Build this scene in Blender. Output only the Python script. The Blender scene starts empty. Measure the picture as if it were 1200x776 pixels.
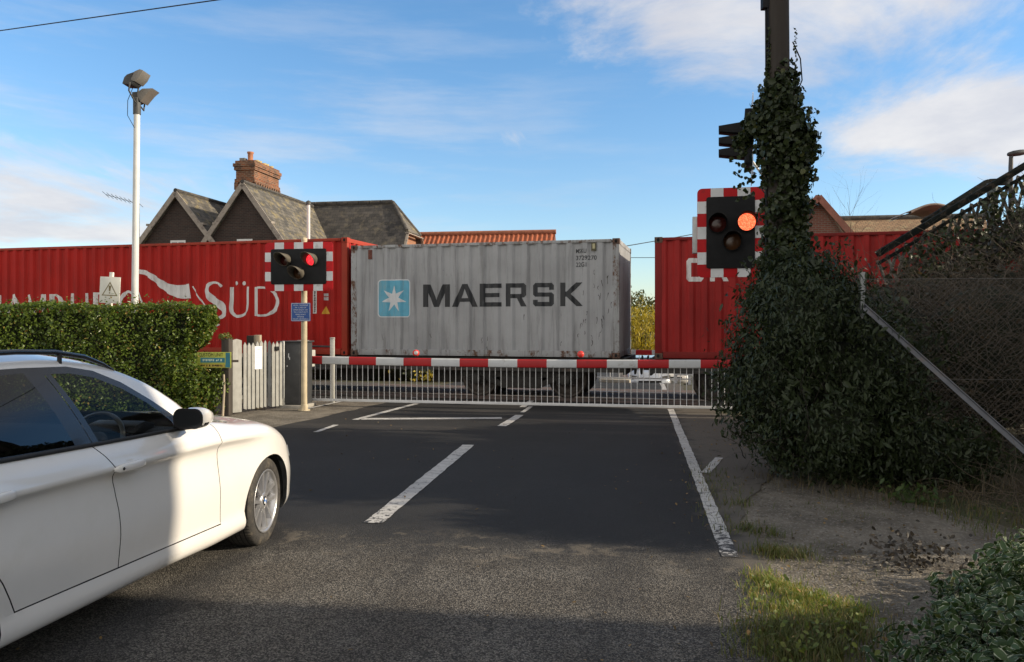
import bpy, bmesh, math, random
import numpy as np
from mathutils import Vector, Matrix
RND = random.Random(11)
NR = np.random.default_rng(11)
SC = bpy.context.scene
COL = SC.collection
F, CX, HY, CAMZ = 900.0, 600.0, 378.0, 1.66
rad = math.radians


def P(px, py, Y):
    """point of the place seen at a pixel of the photograph, Y metres ahead (used as a ruler only)"""
    return Vector(((px - CX) / F * Y, Y, CAMZ - (py - HY) / F * Y))


# ------------------------------------------------------------------ axes of the place
TA = rad(14.5)
A = Vector((math.cos(TA), -math.sin(TA), 0))          # along the railway, to the right
Q = Vector((math.sin(TA), math.cos(TA), 0))           # across the railway, away from us
T0 = Vector((2.254, 16.1, 0))
RA = rad(9.3)
RD = Vector((math.sin(RA), math.cos(RA), 0))          # along the road
RR = Vector((math.cos(RA), -math.sin(RA), 0))         # across the road to the right
R0 = Vector((-2.25, 0, 0))                            # a point on the centre line


def TW(l, q, z):
    return T0 + A * l + Q * q + Vector((0, 0, z))


def RW(v, o, z=0.0):
    """road coordinates: v metres along, o metres right of the centre line"""
    return R0 + RD * v + RR * o + Vector((0, 0, z))


def gz(x, y):
    q = (x - T0.x) * Q.x + (y - T0.y) * Q.y
    t = min(1.0, max(0.0, (q - 3.4) / 20.0))
    return -1.65 * t * t * (3 - 2 * t)


# ------------------------------------------------------------------ objects
def wl(o):
    v = Vector((0, 0, 0))
    while o is not None:
        v = v + o.location
        o = o.parent
    return v


def tag(o, label=None, cat=None, group=None, kind=None):
    if label: o['label'] = label
    if cat: o['category'] = cat
    if group: o['group'] = group
    if kind: o['kind'] = kind
    return o


def thing(name, label, cat, loc, group=None):
    o = bpy.data.objects.new(name, None)
    o.empty_display_size = 0.2
    COL.objects.link(o)
    o.location = loc
    return tag(o, label, cat, group)


def link_mesh(name, me, parent):
    """vertices are in world space; shift them into the parent's (or the object's own) space"""
    n = len(me.vertices)
    co = np.empty(n * 3, dtype=np.float32)
    me.vertices.foreach_get('co', co)
    co = co.reshape(-1, 3)
    if parent is None:
        mn, mx = co.min(0), co.max(0)
        off = Vector((float((mn[0] + mx[0]) / 2), float((mn[1] + mx[1]) / 2), float(mn[2])))
    else:
        off = wl(parent)
    co -= np.array(off, dtype=np.float32)
    me.vertices.foreach_set('co', co.ravel())
    me.update()
    o = bpy.data.objects.new(name, me)
    COL.objects.link(o)
    if parent is None:
        o.location = off
    else:
        o.parent = parent
    return o


def copy_tree(o, parent=None):
    c = o.copy()
    COL.objects.link(c)
    if parent is not None:
        c.parent = parent
    for ch in list(o.children):
        copy_tree(ch, c)
    return c


def frame(origin, u, w):
    """4x4: x = u, z = w (outwards), y = the rest"""
    u = Vector(u).normalized(); w = Vector(w).normalized()
    v = w.cross(u).normalized()
    m = Matrix((u, v, w)).transposed().to_4x4()
    m.translation = Vector(origin)
    return m


ID = Matrix.Identity(4)


class MB:
    def __init__(s):
        s.v, s.f, s.m, s.s = [], [], [], []

    def add(s, vs, fs, m=0, smooth=False):
        b = len(s.v)
        s.v += [tuple(x) for x in vs]
        for f in fs:
            s.f.append([i + b for i in f]); s.m.append(m); s.s.append(smooth)
        return s

    def box(s, x0, x1, y0, y1, z0, z1, M=ID, m=0):
        vs = [M @ Vector(p) for p in ((x0, y0, z0), (x1, y0, z0), (x1, y1, z0), (x0, y1, z0),
                                      (x0, y0, z1), (x1, y0, z1), (x1, y1, z1), (x0, y1, z1))]
        fs = [(3, 2, 1, 0), (4, 5, 6, 7), (0, 1, 5, 4), (1, 2, 6, 5), (2, 3, 7, 6), (3, 0, 4, 7)]
        if M.determinant() < 0:
            fs = [f[::-1] for f in fs]
        return s.add(vs, fs, m)

    def beam(s, p, q, w, h, up=(0, 0, 1), m=0):
        p, q = Vector(p), Vector(q)
        d = (q - p); L = d.length; d.normalize()
        up = Vector(up)
        if abs(d.dot(up)) > .97: up = Vector((1, 0, 0))
        x = d.cross(up).normalized(); y = x.cross(d).normalized()
        M = Matrix((x, d, y)).transposed().to_4x4(); M.translation = p
        return s.box(-w / 2, w / 2, 0, L, -h / 2, h / 2, M, m)

    def tube(s, pts, r, n=8, cap=True, m=0, smooth=True):
        pts = [Vector(p) for p in pts]
        if not isinstance(r, (list, tuple)): r = [r] * len(pts)
        vs = []; prev = None
        for i, p in enumerate(pts):
            d = (pts[min(i + 1, len(pts) - 1)] - pts[max(i - 1, 0)])
            if d.length < 1e-9: d = Vector((0, 0, 1))
            d.normalize()
            if prev is None:
                ref = Vector((0, 0, 1)) if abs(d.z) < .9 else Vector((1, 0, 0))
                x = d.cross(ref).normalized()
            else:
                x = (prev - d * prev.dot(d)).normalized()
            prev = x
            y = d.cross(x)
            for k in range(n):
                t = 2 * math.pi * k / n
                vs.append(p + (x * math.cos(t) + y * math.sin(t)) * r[i])
        fs = []
        for i in range(len(pts) - 1):
            for k in range(n):
                a = i * n + k; b = i * n + (k + 1) % n
                fs.append((a, b, b + n, a + n))
        s.add(vs, fs, m, smooth)
        if cap:
            s.add(vs[:n], [tuple(range(n))[::-1]], m); s.add(vs[-n:], [tuple(range(n))], m)
        return s

    def lathe(s, prof, M=ID, n=24, m=0, smooth=True, a0=0.0, a1=None):
        """profile (r, h): turned round the frame's z axis"""
        full = a1 is None
        if full: a1 = 2 * math.pi
        k = n if full else n + 1
        vs = [M @ Vector((r * math.cos(a0 + (a1 - a0) * j / n), r * math.sin(a0 + (a1 - a0) * j / n), h)) for r, h in prof for j in range(k)]
        fs = []
        for i in range(len(prof) - 1):
            for j in range(n):
                a = i * k + j; b = i * k + ((j + 1) % k if full else j + 1)
                fs.append((a, b, b + k, a + k))
        return s.add(vs, fs, m, smooth)

    def disc(s, r, h, M=ID, n=24, m=0):
        return s.add([M @ Vector((r * math.cos(2 * math.pi * j / n), r * math.sin(2 * math.pi * j / n), h)) for j in range(n)], [tuple(range(n))], m)

    def prism(s, poly, d0, d1, M=ID, m=0):
        """polygon in the frame's x-y, from z=d0 to z=d1"""
        n = len(poly)
        ar = sum(poly[i][0] * poly[(i + 1) % n][1] - poly[(i + 1) % n][0] * poly[i][1] for i in range(n))
        if ar < 0: poly = poly[::-1]
        vs = [M @ Vector((x, y, d0)) for x, y in poly] + [M @ Vector((x, y, d1)) for x, y in poly]
        fs = [tuple(range(n))[::-1], tuple(range(n, 2 * n))]
        for i in range(n):
            j = (i + 1) % n
            fs.append((i, j, j + n, i + n))
        return s.add(vs, fs, m)

    def build(s, name, mats, parent=None, bevel=0.0, seg=2):
        me = bpy.data.meshes.new(name)
        me.from_pydata(s.v, [], s.f)
        if not isinstance(mats, (list, tuple)): mats = [mats]
        for x in mats: me.materials.append(x)
        me.polygons.foreach_set('material_index', s.m)
        me.polygons.foreach_set('use_smooth', s.s)
        me.update()
        if bevel > 0:
            bm = bmesh.new(); bm.from_mesh(me)
            bmesh.ops.remove_doubles(bm, verts=bm.verts, dist=1e-5)
            es = [e for e in bm.edges if len(e.link_faces) == 2 and e.calc_face_angle(0) > .6]
            bmesh.ops.bevel(bm, geom=es, offset=bevel, segments=seg, affect='EDGES', profile=.6, clamp_overlap=True)
            for f in bm.faces: f.smooth = True
            bm.to_mesh(me); bm.free()
            try:
                me.set_sharp_from_angle(angle=rad(50))
            except Exception:
                pass
        box_uv(me)
        return link_mesh(name, me, parent)


def box_uv(me):
    """uv in metres: along the wall / up the wall"""
    uv = me.uv_layers.new(name='UVMap')
    nl = len(me.loops)
    if nl == 0: return
    li = np.empty(nl, dtype=np.int32); me.loops.foreach_get('vertex_index', li)
    co = np.empty(len(me.vertices) * 3, dtype=np.float32); me.vertices.foreach_get('co', co); co = co.reshape(-1, 3)
    npol = len(me.polygons)
    nm = np.empty(npol * 3, dtype=np.float32); me.polygons.foreach_get('normal', nm); nm = nm.reshape(-1, 3)
    tot = np.empty(npol, dtype=np.int32); me.polygons.foreach_get('loop_total', tot)
    n = np.repeat(nm, tot, axis=0)
    t = np.stack([-n[:, 1], n[:, 0], np.zeros(nl)], 1)
    ln = np.linalg.norm(t, axis=1)
    flat = ln < .05
    t[flat] = (1, 0, 0); ln[flat] = 1
    t /= ln[:, None]
    b = np.cross(n, t)
    p = co[li]
    u = np.stack([(p * t).sum(1), (p * b).sum(1)], 1).astype(np.float32)
    uv.data.foreach_set('uv', u.ravel())


# ------------------------------------------------------------------ materials
MATS = {}


def nt_new(name):
    m = bpy.data.materials.new(name); m.use_nodes = True
    nt = m.node_tree
    return m, nt, nt.nodes['Principled BSDF'], nt.nodes['Material Output']


def node(nt, t, **kw):
    n = nt.nodes.new(t)
    for k, v in kw.items():
        if k.startswith('i_'):
            n.inputs[k[2:].replace('_', ' ')].default_value = v
        else:
            setattr(n, k, v)
    return n


def noise(nt, vec, scale, detail=4, rough=.55):
    n = node(nt, 'ShaderNodeTexNoise', i_Scale=scale, i_Detail=detail, i_Roughness=rough)
    nt.links.new(vec, n.inputs['Vector'])
    return n.outputs['Fac']


def ramp(nt, fac, a, b):
    r = node(nt, 'ShaderNodeMapRange'); r.interpolation_type = 'SMOOTHSTEP'
    r.inputs['From Min'].default_value = a; r.inputs['From Max'].default_value = b
    nt.links.new(fac, r.inputs['Value'])
    return r.outputs['Result']


def mix(nt, fac, a, b, mode='MIX'):
    n = node(nt, 'ShaderNodeMix', data_type='RGBA', blend_type=mode)
    for s, x in ((n.inputs['Factor'], fac), (n.inputs['A'], a), (n.inputs['B'], b)):
        if isinstance(x, bpy.types.NodeSocket): nt.links.new(x, s)
        elif isinstance(x, (int, float)): s.default_value = x
        else: s.default_value = (*x[:3], 1)
    return n.outputs['Result']


def math_n(nt, op, a, b=None):
    n = node(nt, 'ShaderNodeMath', operation=op)
    for s, x in zip(n.inputs, (a, b)):
        if x is None: continue
        if isinstance(x, bpy.types.NodeSocket): nt.links.new(x, s)
        else: s.default_value = x
    return n.outputs[0]


def mapping(nt, vec, scale):
    n = node(nt, 'ShaderNodeMapping'); n.inputs['Scale'].default_value = scale
    nt.links.new(vec, n.inputs['Vector'])
    return n.outputs['Vector']


def bump(nt, bs, h, strength, dist=.01):
    b = node(nt, 'ShaderNodeBump'); b.inputs['Strength'].default_value = strength; b.inputs['Distance'].default_value = dist
    nt.links.new(h, b.inputs['Height']); nt.links.new(b.outputs['Normal'], bs.inputs['Normal'])


def dk(c, k):
    return tuple(min(1, x * k) for x in c)


def mat(name, base, rough=.6, var=.12, scale=5, bmp=0, bscale=60, metal=0.0, coat=0.0, stretch=(1, 1, 1),
        dirt=None, damt=(.55, .75), dscale=2.0, dstretch=(1, 1, 1), spec=.5, emit=0.0, dmax=1.0):
    if name in MATS: return MATS[name]
    m, nt, bs, out = nt_new(name)
    tc = node(nt, 'ShaderNodeTexCoord')
    vec = mapping(nt, tc.outputs['Object'], stretch)
    f = noise(nt, vec, scale)
    c = mix(nt, ramp(nt, f, .3, .7), dk(base, 1 - var), dk(base, 1 + var))
    r = None
    if dirt is not None:
        dv = mapping(nt, tc.outputs['Object'], dstretch)
        d = ramp(nt, noise(nt, dv, dscale, 6, .65), *damt)
        if dmax < 1: d = math_n(nt, 'MULTIPLY', d, dmax)
        c = mix(nt, d, c, dirt)
    nt.links.new(c, bs.inputs['Base Color'])
    bs.inputs['Roughness'].default_value = rough
    bs.inputs['Metallic'].default_value = metal
    bs.inputs['Coat Weight'].default_value = coat
    bs.inputs['Coat Roughness'].default_value = .04
    bs.inputs['Specular IOR Level'].default_value = spec
    if emit > 0:
        bs.inputs['Emission Color'].default_value = (*base, 1); bs.inputs['Emission Strength'].default_value = emit
    if bmp > 0:
        bump(nt, bs, noise(nt, vec, bscale, 3), bmp)
    MATS[name] = m
    return m


def brick_mat(name, c1, c2, mortar, bw=.225, bh=.075, ms=.010, rough=.85, bmp=.4, var=.25, offset=.5, stain=None):
    if name in MATS: return MATS[name]
    m, nt, bs, out = nt_new(name)
    uv = node(nt, 'ShaderNodeTexCoord').outputs['UV']
    br = node(nt, 'ShaderNodeTexBrick')
    br.offset = offset
    nt.links.new(uv, br.inputs['Vector'])
    br.inputs['Scale'].default_value = 1.0
    br.inputs['Brick Width'].default_value = bw; br.inputs['Row Height'].default_value = bh
    br.inputs['Mortar Size'].default_value = ms; br.inputs['Mortar Smooth'].default_value = .2
    br.inputs['Color1'].default_value = (*c1, 1); br.inputs['Color2'].default_value = (*c2, 1); br.inputs['Mortar'].default_value = (*mortar, 1)
    f = noise(nt, uv, 1.3, 6)
    g = noise(nt, uv, 14, 3)
    c = mix(nt, ramp(nt, f, .3, .7), dk((1, 1, 1), 1 - var), (1, 1, 1), 'MIX')
    c = mix(nt, 1.0, br.outputs['Color'], c, 'MULTIPLY')
    if stain is not None:
        c = mix(nt, math_n(nt, 'MULTIPLY', ramp(nt, noise(nt, uv, 2.2, 8, .7), .5, .66), .8), c, stain)
    nt.links.new(c, bs.inputs['Base Color'])
    bs.inputs['Roughness'].default_value = rough
    h = math_n(nt, 'SUBTRACT', math_n(nt, 'MULTIPLY', g, .5), br.outputs['Fac'])
    bump(nt, bs, h, bmp, .012)
    MATS[name] = m
    return m


def leaf_mat(name, c1, c2, c3=None, transl=.3, rough=.45, margin=None, third=.85):
    """colours vary leaf by leaf"""
    if name in MATS: return MATS[name]
    m, nt, bs, out = nt_new(name)
    g = node(nt, 'ShaderNodeNewGeometry')
    ri = g.outputs['Random Per Island']
    c = mix(nt, ri, c1, c2)
    if c3 is not None:
        hh = node(nt, 'ShaderNodeMath', operation='FRACT')
        nt.links.new(math_n(nt, 'MULTIPLY', ri, 17.31), hh.inputs[0])
        c = mix(nt, ramp(nt, hh.outputs[0], third, third + .05), c, c3)
    if margin is not None:
        uv = node(nt, 'ShaderNodeTexCoord').outputs['UV']
        sp = node(nt, 'ShaderNodeSeparateXYZ'); nt.links.new(uv, sp.inputs[0])
        d = math_n(nt, 'ABSOLUTE', math_n(nt, 'SUBTRACT', sp.outputs['Y'], .5))
        dd = math_n(nt, 'ADD', d, math_n(nt, 'MULTIPLY', math_n(nt, 'ABSOLUTE', math_n(nt, 'SUBTRACT', sp.outputs['X'], .5)), .25))
        c = mix(nt, ramp(nt, dd, .38, .47), c, margin)
    nt.links.new(c, bs.inputs['Base Color'])
    bs.inputs['Roughness'].default_value = rough
    bs.inputs['Specular IOR Level'].default_value = .4
    tr = node(nt, 'ShaderNodeBsdfTranslucent'); nt.links.new(mix(nt, 1.0, c, (1.2, 1.15, .6), 'MULTIPLY'), tr.inputs['Color'])
    ms = node(nt, 'ShaderNodeMixShader'); ms.inputs['Fac'].default_value = transl
    nt.links.new(bs.outputs[0], ms.inputs[1]); nt.links.new(tr.outputs[0], ms.inputs[2])
    nt.links.new(ms.outputs[0], out.inputs['Surface'])
    MATS[name] = m
    return m


def glass_mat(name, tint, refl=1.0, rough=.0):
    m, nt, bs, out = nt_new(name)
    nt.nodes.remove(bs)
    t = node(nt, 'ShaderNodeBsdfTransparent'); t.inputs['Color'].default_value = (*tint, 1)
    g = node(nt, 'ShaderNodeBsdfGlossy'); g.inputs['Roughness'].default_value = rough
    fr = node(nt, 'ShaderNodeFresnel'); fr.inputs['IOR'].default_value = 1.52
    k = math_n(nt, 'MULTIPLY', fr.outputs[0], refl)
    ms = node(nt, 'ShaderNodeMixShader')
    nt.links.new(k, ms.inputs[0]); nt.links.new(t.outputs[0], ms.inputs[1]); nt.links.new(g.outputs[0], ms.inputs[2])
    nt.links.new(ms.outputs[0], out.inputs['Surface'])
    return m


# ------------------------------------------------------------------ leaves, grass, twigs
def np_mesh(verts, faces, uvs=None):
    me = bpy.data.meshes.new('leafmesh')
    k = faces.shape[1]
    me.vertices.add(len(verts)); me.vertices.foreach_set('co', verts.astype(np.float32).ravel())
    me.loops.add(faces.size); me.loops.foreach_set('vertex_index', faces.astype(np.int32).ravel())
    me.polygons.add(len(faces))
    me.polygons.foreach_set('loop_start', np.arange(0, faces.size, k, dtype=np.int32))
    me.polygons.foreach_set('loop_total', np.full(len(faces), k, dtype=np.int32))
    me.update(calc_edges=True)
    if uvs is not None:
        u = me.uv_layers.new(name='UVMap')
        u.data.foreach_set('uv', uvs[faces.ravel()].astype(np.float32).ravel())
    return me


def unit(a):
    return a / np.maximum(np.linalg.norm(a, axis=1, keepdims=True), 1e-9)


def leaf_mesh(pts, nrm, size, asp=.5, jit=.7, fold=.18, droop=.3, svar=.35):
    n = len(pts)
    nn = unit(nrm + jit * NR.normal(size=(n, 3)))
    d = NR.normal(size=(n, 3)); d[:, 2] -= droop
    d = unit(d - nn * (d * nn).sum(1, keepdims=True))
    s = np.cross(nn, d)
    L = size * (1 + svar * NR.uniform(-1, 1, size=(n, 1)))
    W = L * asp * .5
    tpl = [(0, 0, 0), (.3, 1, fold), (.68, .85, fold), (1, 0, .0), (.68, -.85, fold), (.3, -1, fold)]
    V = np.stack([pts + d * L * (a - .4) + s * W * b + nn * W * c * 1.4 for a, b, c in tpl], 1)
    b = np.arange(n)[:, None] * 6
    faces = np.concatenate([b + np.array([[0, 5, 4, 3]]), b + np.array([[0, 3, 2, 1]])], 1).reshape(-1, 4)
    uv = np.tile(np.array([(0, .5), (.3, 1), (.68, .95), (1, .5), (.68, .05), (.3, 0)]), (n, 1))
    return np_mesh(V.reshape(-1, 3), faces, uv)


def leaf_obj(name, pts, nrm, size, m, parent, **kw):
    me = leaf_mesh(np.asarray(pts, float), np.asarray(nrm, float), size, **kw)
    me.materials.append(m)
    return link_mesh(name, me, parent)


def blade_obj(name, base, height, width, m, parent, lean=.5, kind=None):
    """grass blades: a bent triangle strip each"""
    n = len(base)
    a = NR.uniform(0, 2 * math.pi, n)
    d = np.stack([np.cos(a), np.sin(a), np.zeros(n)], 1)
    s = np.stack([-np.sin(a), np.cos(a), np.zeros(n)], 1)
    h = height * NR.uniform(.4, 1.15, (n, 1)); ln = h * lean * NR.uniform(.1, 1.3, (n, 1))
    up = np.array([[0, 0, 1.]])
    w = width * NR.uniform(.6, 1.2, (n, 1))
    V = np.stack([base - s * w, base + s * w, base + up * h * .55 + d * ln * .3 + s * w * .8, base + up * h * .55 + d * ln * .3 - s * w * .8,
                  base + up * h * .95 + d * ln + s * w * .1, base + up * h * .95 + d * ln - s * w * .1], 1)
    b = np.arange(n)[:, None] * 6
    faces = np.concatenate([b + np.array([[0, 1, 2, 3]]), b + np.array([[3, 2, 4, 5]])], 1).reshape(-1, 4)
    me = np_mesh(V.reshape(-1, 3), faces)
    me.materials.append(m)
    return link_mesh(name, me, parent)


def twig_mesh(starts, dirs, length, r, seg=5, wob=.25, grav=-.05):
    """many thin bent three sided twigs"""
    n = len(starts)
    p = np.array(starts, float); d = unit(np.array(dirs, float))
    L = length * NR.uniform(.5, 1.3, (n, 1))
    rings = []
    for k in range(seg + 1):
        ref = np.tile([[.3, .2, 1.]], (n, 1))
        x = unit(np.cross(d, ref)); y = np.cross(d, x)
        rr = r * (1 - .8 * k / seg)
        rings.append(np.stack([p + (x * math.cos(t) + y * math.sin(t)) * rr for t in (0, 2.1, 4.2)], 1))
        p = p + d * L / seg
        d = unit(d + wob * NR.normal(size=(n, 3)) + np.array([[0, 0, grav]]))
    V = np.stack(rings, 1).reshape(-1, 3)
    b = np.arange(n)[:, None] * (3 * (seg + 1))
    fl = []
    for k in range(seg):
        for j in range(3):
            fl.append([k * 3 + j, k * 3 + (j + 1) % 3, k * 3 + 3 + (j + 1) % 3, k * 3 + 3 + j])
    faces = (b[:, :, None] + np.array(fl).reshape(1, 1, -1)).reshape(-1, 4)
    return np_mesh(V, faces)


def twig_obj(name, starts, dirs, length, r, m, parent, **kw):
    me = twig_mesh(starts, dirs, length, r, **kw)
    me.materials.append(m)
    return link_mesh(name, me, parent)


def blob_pts(blobs, n, shell=.35, rough=.12):
    """points in the outer shell of a union of ellipsoids, with outward normals; lumpy"""
    w = np.array([b[3] * b[4] + b[4] * b[5] + b[3] * b[5] for b in blobs]); w = w / w.sum()
    ps, ns = [], []
    for b, k in zip(blobs, (w * n).astype(int)):
        d = unit(NR.normal(size=(k, 3)))
        ph = NR.uniform(0, 6, 6)
        lump = 1 + rough * (np.sin(d[:, 0] * 5 + ph[0]) * np.sin(d[:, 1] * 6 + ph[1]) + .8 * np.sin(d[:, 2] * 7 + ph[2]) * np.sin(d[:, 0] * 9 + ph[3]) + .5 * np.sin(d[:, 1] * 13 + ph[4]) * np.sin(d[:, 2] * 12 + ph[5]))
        rr = (1 - shell * NR.uniform(0, 1, k) ** 1.8) * lump
        p = np.array(b[:3]) + d * np.array(b[3:6]) * rr[:, None]
        nn = unit(d / np.array(b[3:6]))
        keep = np.ones(k, bool)
        for o in blobs:
            if o is b: continue
            keep &= (((p - np.array(o[:3])) / np.array(o[3:6])) ** 2).sum(1) > .55
        ps.append(p[keep]); ns.append(nn[keep])
    return np.concatenate(ps), np.concatenate(ns)


def blob_core(blobs, k, m, name, parent):  # solid dark core that blocks light inside the leaves
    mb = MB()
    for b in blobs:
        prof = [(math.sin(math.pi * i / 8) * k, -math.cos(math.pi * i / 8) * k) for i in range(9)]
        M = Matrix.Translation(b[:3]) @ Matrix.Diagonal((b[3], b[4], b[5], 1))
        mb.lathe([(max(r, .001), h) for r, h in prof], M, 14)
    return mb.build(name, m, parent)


# ------------------------------------------------------------------ lettering
def font_poly(s, width=None, height=None, bold=0.0, spacing=1.0):
    cu = bpy.data.curves.new('t', 'FONT'); cu.body = s; cu.size = 1.0; cu.offset = bold; cu.space_character = spacing
    cu.resolution_u = 4
    ob = bpy.data.objects.new('t', cu); COL.objects.link(ob)
    bpy.context.view_layer.update()
    me = bpy.data.meshes.new_from_object(ob.evaluated_get(bpy.context.evaluated_depsgraph_get()))
    vs = [(v.co.x, v.co.y) for v in me.vertices]; fs = [tuple(p.vertices) for p in me.polygons]
    bpy.data.objects.remove(ob); bpy.data.curves.remove(cu); bpy.data.meshes.remove(me)
    x0, x1 = min(v[0] for v in vs), max(v[0] for v in vs); y0, y1 = min(v[1] for v in vs), max(v[1] for v in vs)
    kx = (width / (x1 - x0)) if width else None
    ky = (height / (y1 - y0)) if height else None
    if kx is None: kx = ky
    if ky is None: ky = kx
    return [((x - (x0 + x1) / 2) * kx, (y - (y0 + y1) / 2) * ky) for x, y in vs], fs


def text_on(mb, s, M, cx, cy, d, width=None, height=None, m=0, bold=0.0):
    vs, fs = font_poly(s, width, height, bold)
    mb.add([M @ Vector((x + cx, y + cy, d)) for x, y in vs], fs, m)


def glyph_marks(mb, M, cx, cy, d, w, h, seed):
    """a line of print too small to read in the photograph: short unequal marks"""
    rs = random.Random(seed); x = -w / 2
    while x < w / 2 - h * .3:
        lw = h * rs.uniform(.35, .75)
        if rs.random() > .14:
            y0 = cy - h / 2 + h * rs.choice((0, 0, .25)); y1 = cy + h / 2 - h * rs.choice((0, 0, .3))
            mb.add([M @ Vector((cx + a, b, d)) for a, b in ((x, y0), (x + lw, y0), (x + lw, y1), (x, y1))], [(0, 1, 2, 3)])
        x += lw + h * .22


def stroke(path, widths, n=8):
    """ribbon of changing width along a smooth path: list of quads as (verts, faces)"""
    pts = [Vector((*p, 0)) for p in path]
    out = []; ws = []
    for i in range(len(pts) - 1):
        p0, p1, p2, p3 = pts[max(i - 1, 0)], pts[i], pts[i + 1], pts[min(i + 2, len(pts) - 1)]
        for k in range(n):
            t = k / n
            out.append(.5 * ((2 * p1) + (p2 - p0) * t + (2 * p0 - 5 * p1 + 4 * p2 - p3) * t * t + (3 * p1 - p0 - 3 * p2 + p3) * t ** 3))
            ws.append(widths[i] * (1 - t) + widths[i + 1] * t)
    out.append(pts[-1]); ws.append(widths[-1])
    vs, fs = [], []
    for i, p in enumerate(out):
        d = (out[min(i + 1, len(out) - 1)] - out[max(i - 1, 0)]).normalized()
        nn = Vector((-d.y, d.x, 0))
        vs += [(p + nn * ws[i] / 2)[:2], (p - nn * ws[i] / 2)[:2]]
    for i in range(len(out) - 1):
        fs.append((2 * i, 2 * i + 1, 2 * i + 3, 2 * i + 2))
    return vs, fs
# ------------------------------------------------------------------ camera, sun, sky
cam = bpy.data.cameras.new('camera'); cam.sensor_width = 36; cam.lens = F / 1200 * 36
cam.shift_y = -10 / 1200; cam.clip_start = .05; cam.clip_end = 4000
co = bpy.data.objects.new('camera', cam); COL.objects.link(co)
co.location = (0, 0, CAMZ); co.rotation_euler = (rad(90), 0, 0)
SC.camera = co
SUN_EL = rad(22.0)
SUN_H = Vector((1, -.135, 0)).normalized()
SUN_D = (SUN_H * math.cos(SUN_EL) + Vector((0, 0, math.sin(SUN_EL)))).normalized()
sl = bpy.data.lights.new('sun', 'SUN'); sl.energy = 2.85; sl.angle = rad(.53); sl.color = (1, .86, .66)
so = bpy.data.objects.new('sun', sl); COL.objects.link(so)
so.rotation_euler = SUN_D.to_track_quat('Z', 'Y').to_euler(); so.location = (30, -5, 30)
w = bpy.data.worlds.new('World'); SC.world = w; w.use_nodes = True
nt = w.node_tree; bg = nt.nodes['Background']; L = nt.links
sky = node(nt, 'ShaderNodeTexSky'); sky.sky_type = 'NISHITA'; sky.sun_disc = False
sky.sun_elevation = SUN_EL; sky.sun_rotation = math.atan2(SUN_H.x, SUN_H.y)
sky.air_density = 1.0; sky.dust_density = .35; sky.ozone_density = 2.2
tc = node(nt, 'ShaderNodeTexCoord'); gen = tc.outputs['Generated']
sp = node(nt, 'ShaderNodeSeparateXYZ'); L.new(gen, sp.inputs[0])
zz = math_n(nt, 'ADD', math_n(nt, 'MAXIMUM', sp.outputs['Z'], 0.0), .16)
cb = node(nt, 'ShaderNodeCombineXYZ')
L.new(math_n(nt, 'DIVIDE', sp.outputs['X'], zz), cb.inputs[0]); L.new(math_n(nt, 'DIVIDE', sp.outputs['Y'], zz), cb.inputs[1])
cb.inputs[2].default_value = 3.7
cv = mapping(nt, cb.outputs[0], (1.0, .75, 1))
f1n = node(nt, 'ShaderNodeTexNoise', i_Scale=1.35, i_Detail=10.0, i_Roughness=.62, i_Distortion=.55)
L.new(cv, f1n.inputs['Vector'])
f1 = f1n.outputs['Fac']


def bank(px, py, rx, rz, soft=1.0):
    """a bank of cloud in one direction of the sky"""
    v = Vector(((px - CX) / F, 1, -(py - HY) / F)).normalized()
    az, el = math.atan2(v.x, v.y), math.asin(v.z)
    a = math_n(nt, 'ARCTAN2', sp.outputs['X'], sp.outputs['Y']); e = math_n(nt, 'ARCSINE', sp.outputs['Z'])
    da = math_n(nt, 'DIVIDE', math_n(nt, 'SUBTRACT', a, az), rx); de = math_n(nt, 'DIVIDE', math_n(nt, 'SUBTRACT', e, el), rz)
    s = math_n(nt, 'ADD', math_n(nt, 'MULTIPLY', da, da), math_n(nt, 'MULTIPLY', de, de))
    return math_n(nt, 'MULTIPLY', math_n(nt, 'EXPONENT', math_n(nt, 'MULTIPLY', s, -1.0)), soft)


tot = None
for b in ((1165, 135, .17, .062, .75), (1040, 20, .34, .055, .36), (760, 8, .17, .07, .27), (650, 75, .08, .045, .20), (50, 240, .22, .045, .42),
          (370, 145, .36, .030, .27), (30, 170, .25, .03, .30), (120, 215, .3, .03, .16), (560, 165, .22, .025, .10), (860, 105, .12, .03, .16), (40, 275, .22, .018, .34), (300, 60, .3, .07, -.16), (480, 30, .12, .12, -.22)):
    x = bank(*b)
    tot = x if tot is None else math_n(nt, 'ADD', tot, x)
mk = math_n(nt, 'ADD', math_n(nt, 'MULTIPLY', math_n(nt, 'SUBTRACT', f1, .5), 1.5), tot)
mask = ramp(nt, mk, .18, .55)
# thin streaks of high cloud, low on the left and across the upper middle
stk = noise(nt, mapping(nt, gen, (2.2, 2.2, 15.0)), 1.6, 7, .6)
env = math_n(nt, 'MULTIPLY', ramp(nt, sp.outputs['Z'], .48, .20), ramp(nt, sp.outputs['X'], .35, -.25))
cir = math_n(nt, 'MULTIPLY', math_n(nt, 'MULTIPLY', ramp(nt, stk, .44, .72), env), .42)
mask = math_n(nt, 'MAXIMUM', mask, cir)
f2 = noise(nt, mapping(nt, cb.outputs[0], (1.3, 1.1, 1)), 1.6, 6, .6)
ccol = mix(nt, ramp(nt, f2, .3, .75), (3.4, 3.45, 3.75), (4.6, 4.5, 4.45))
hz = ramp(nt, sp.outputs['Z'], .42, .02)
tint = mix(nt, hz, (.68, .95, 1.09), (.84, .90, .96))
skyc = mix(nt, 1.0, sky.outputs[0], tint, 'MULTIPLY')
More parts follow.
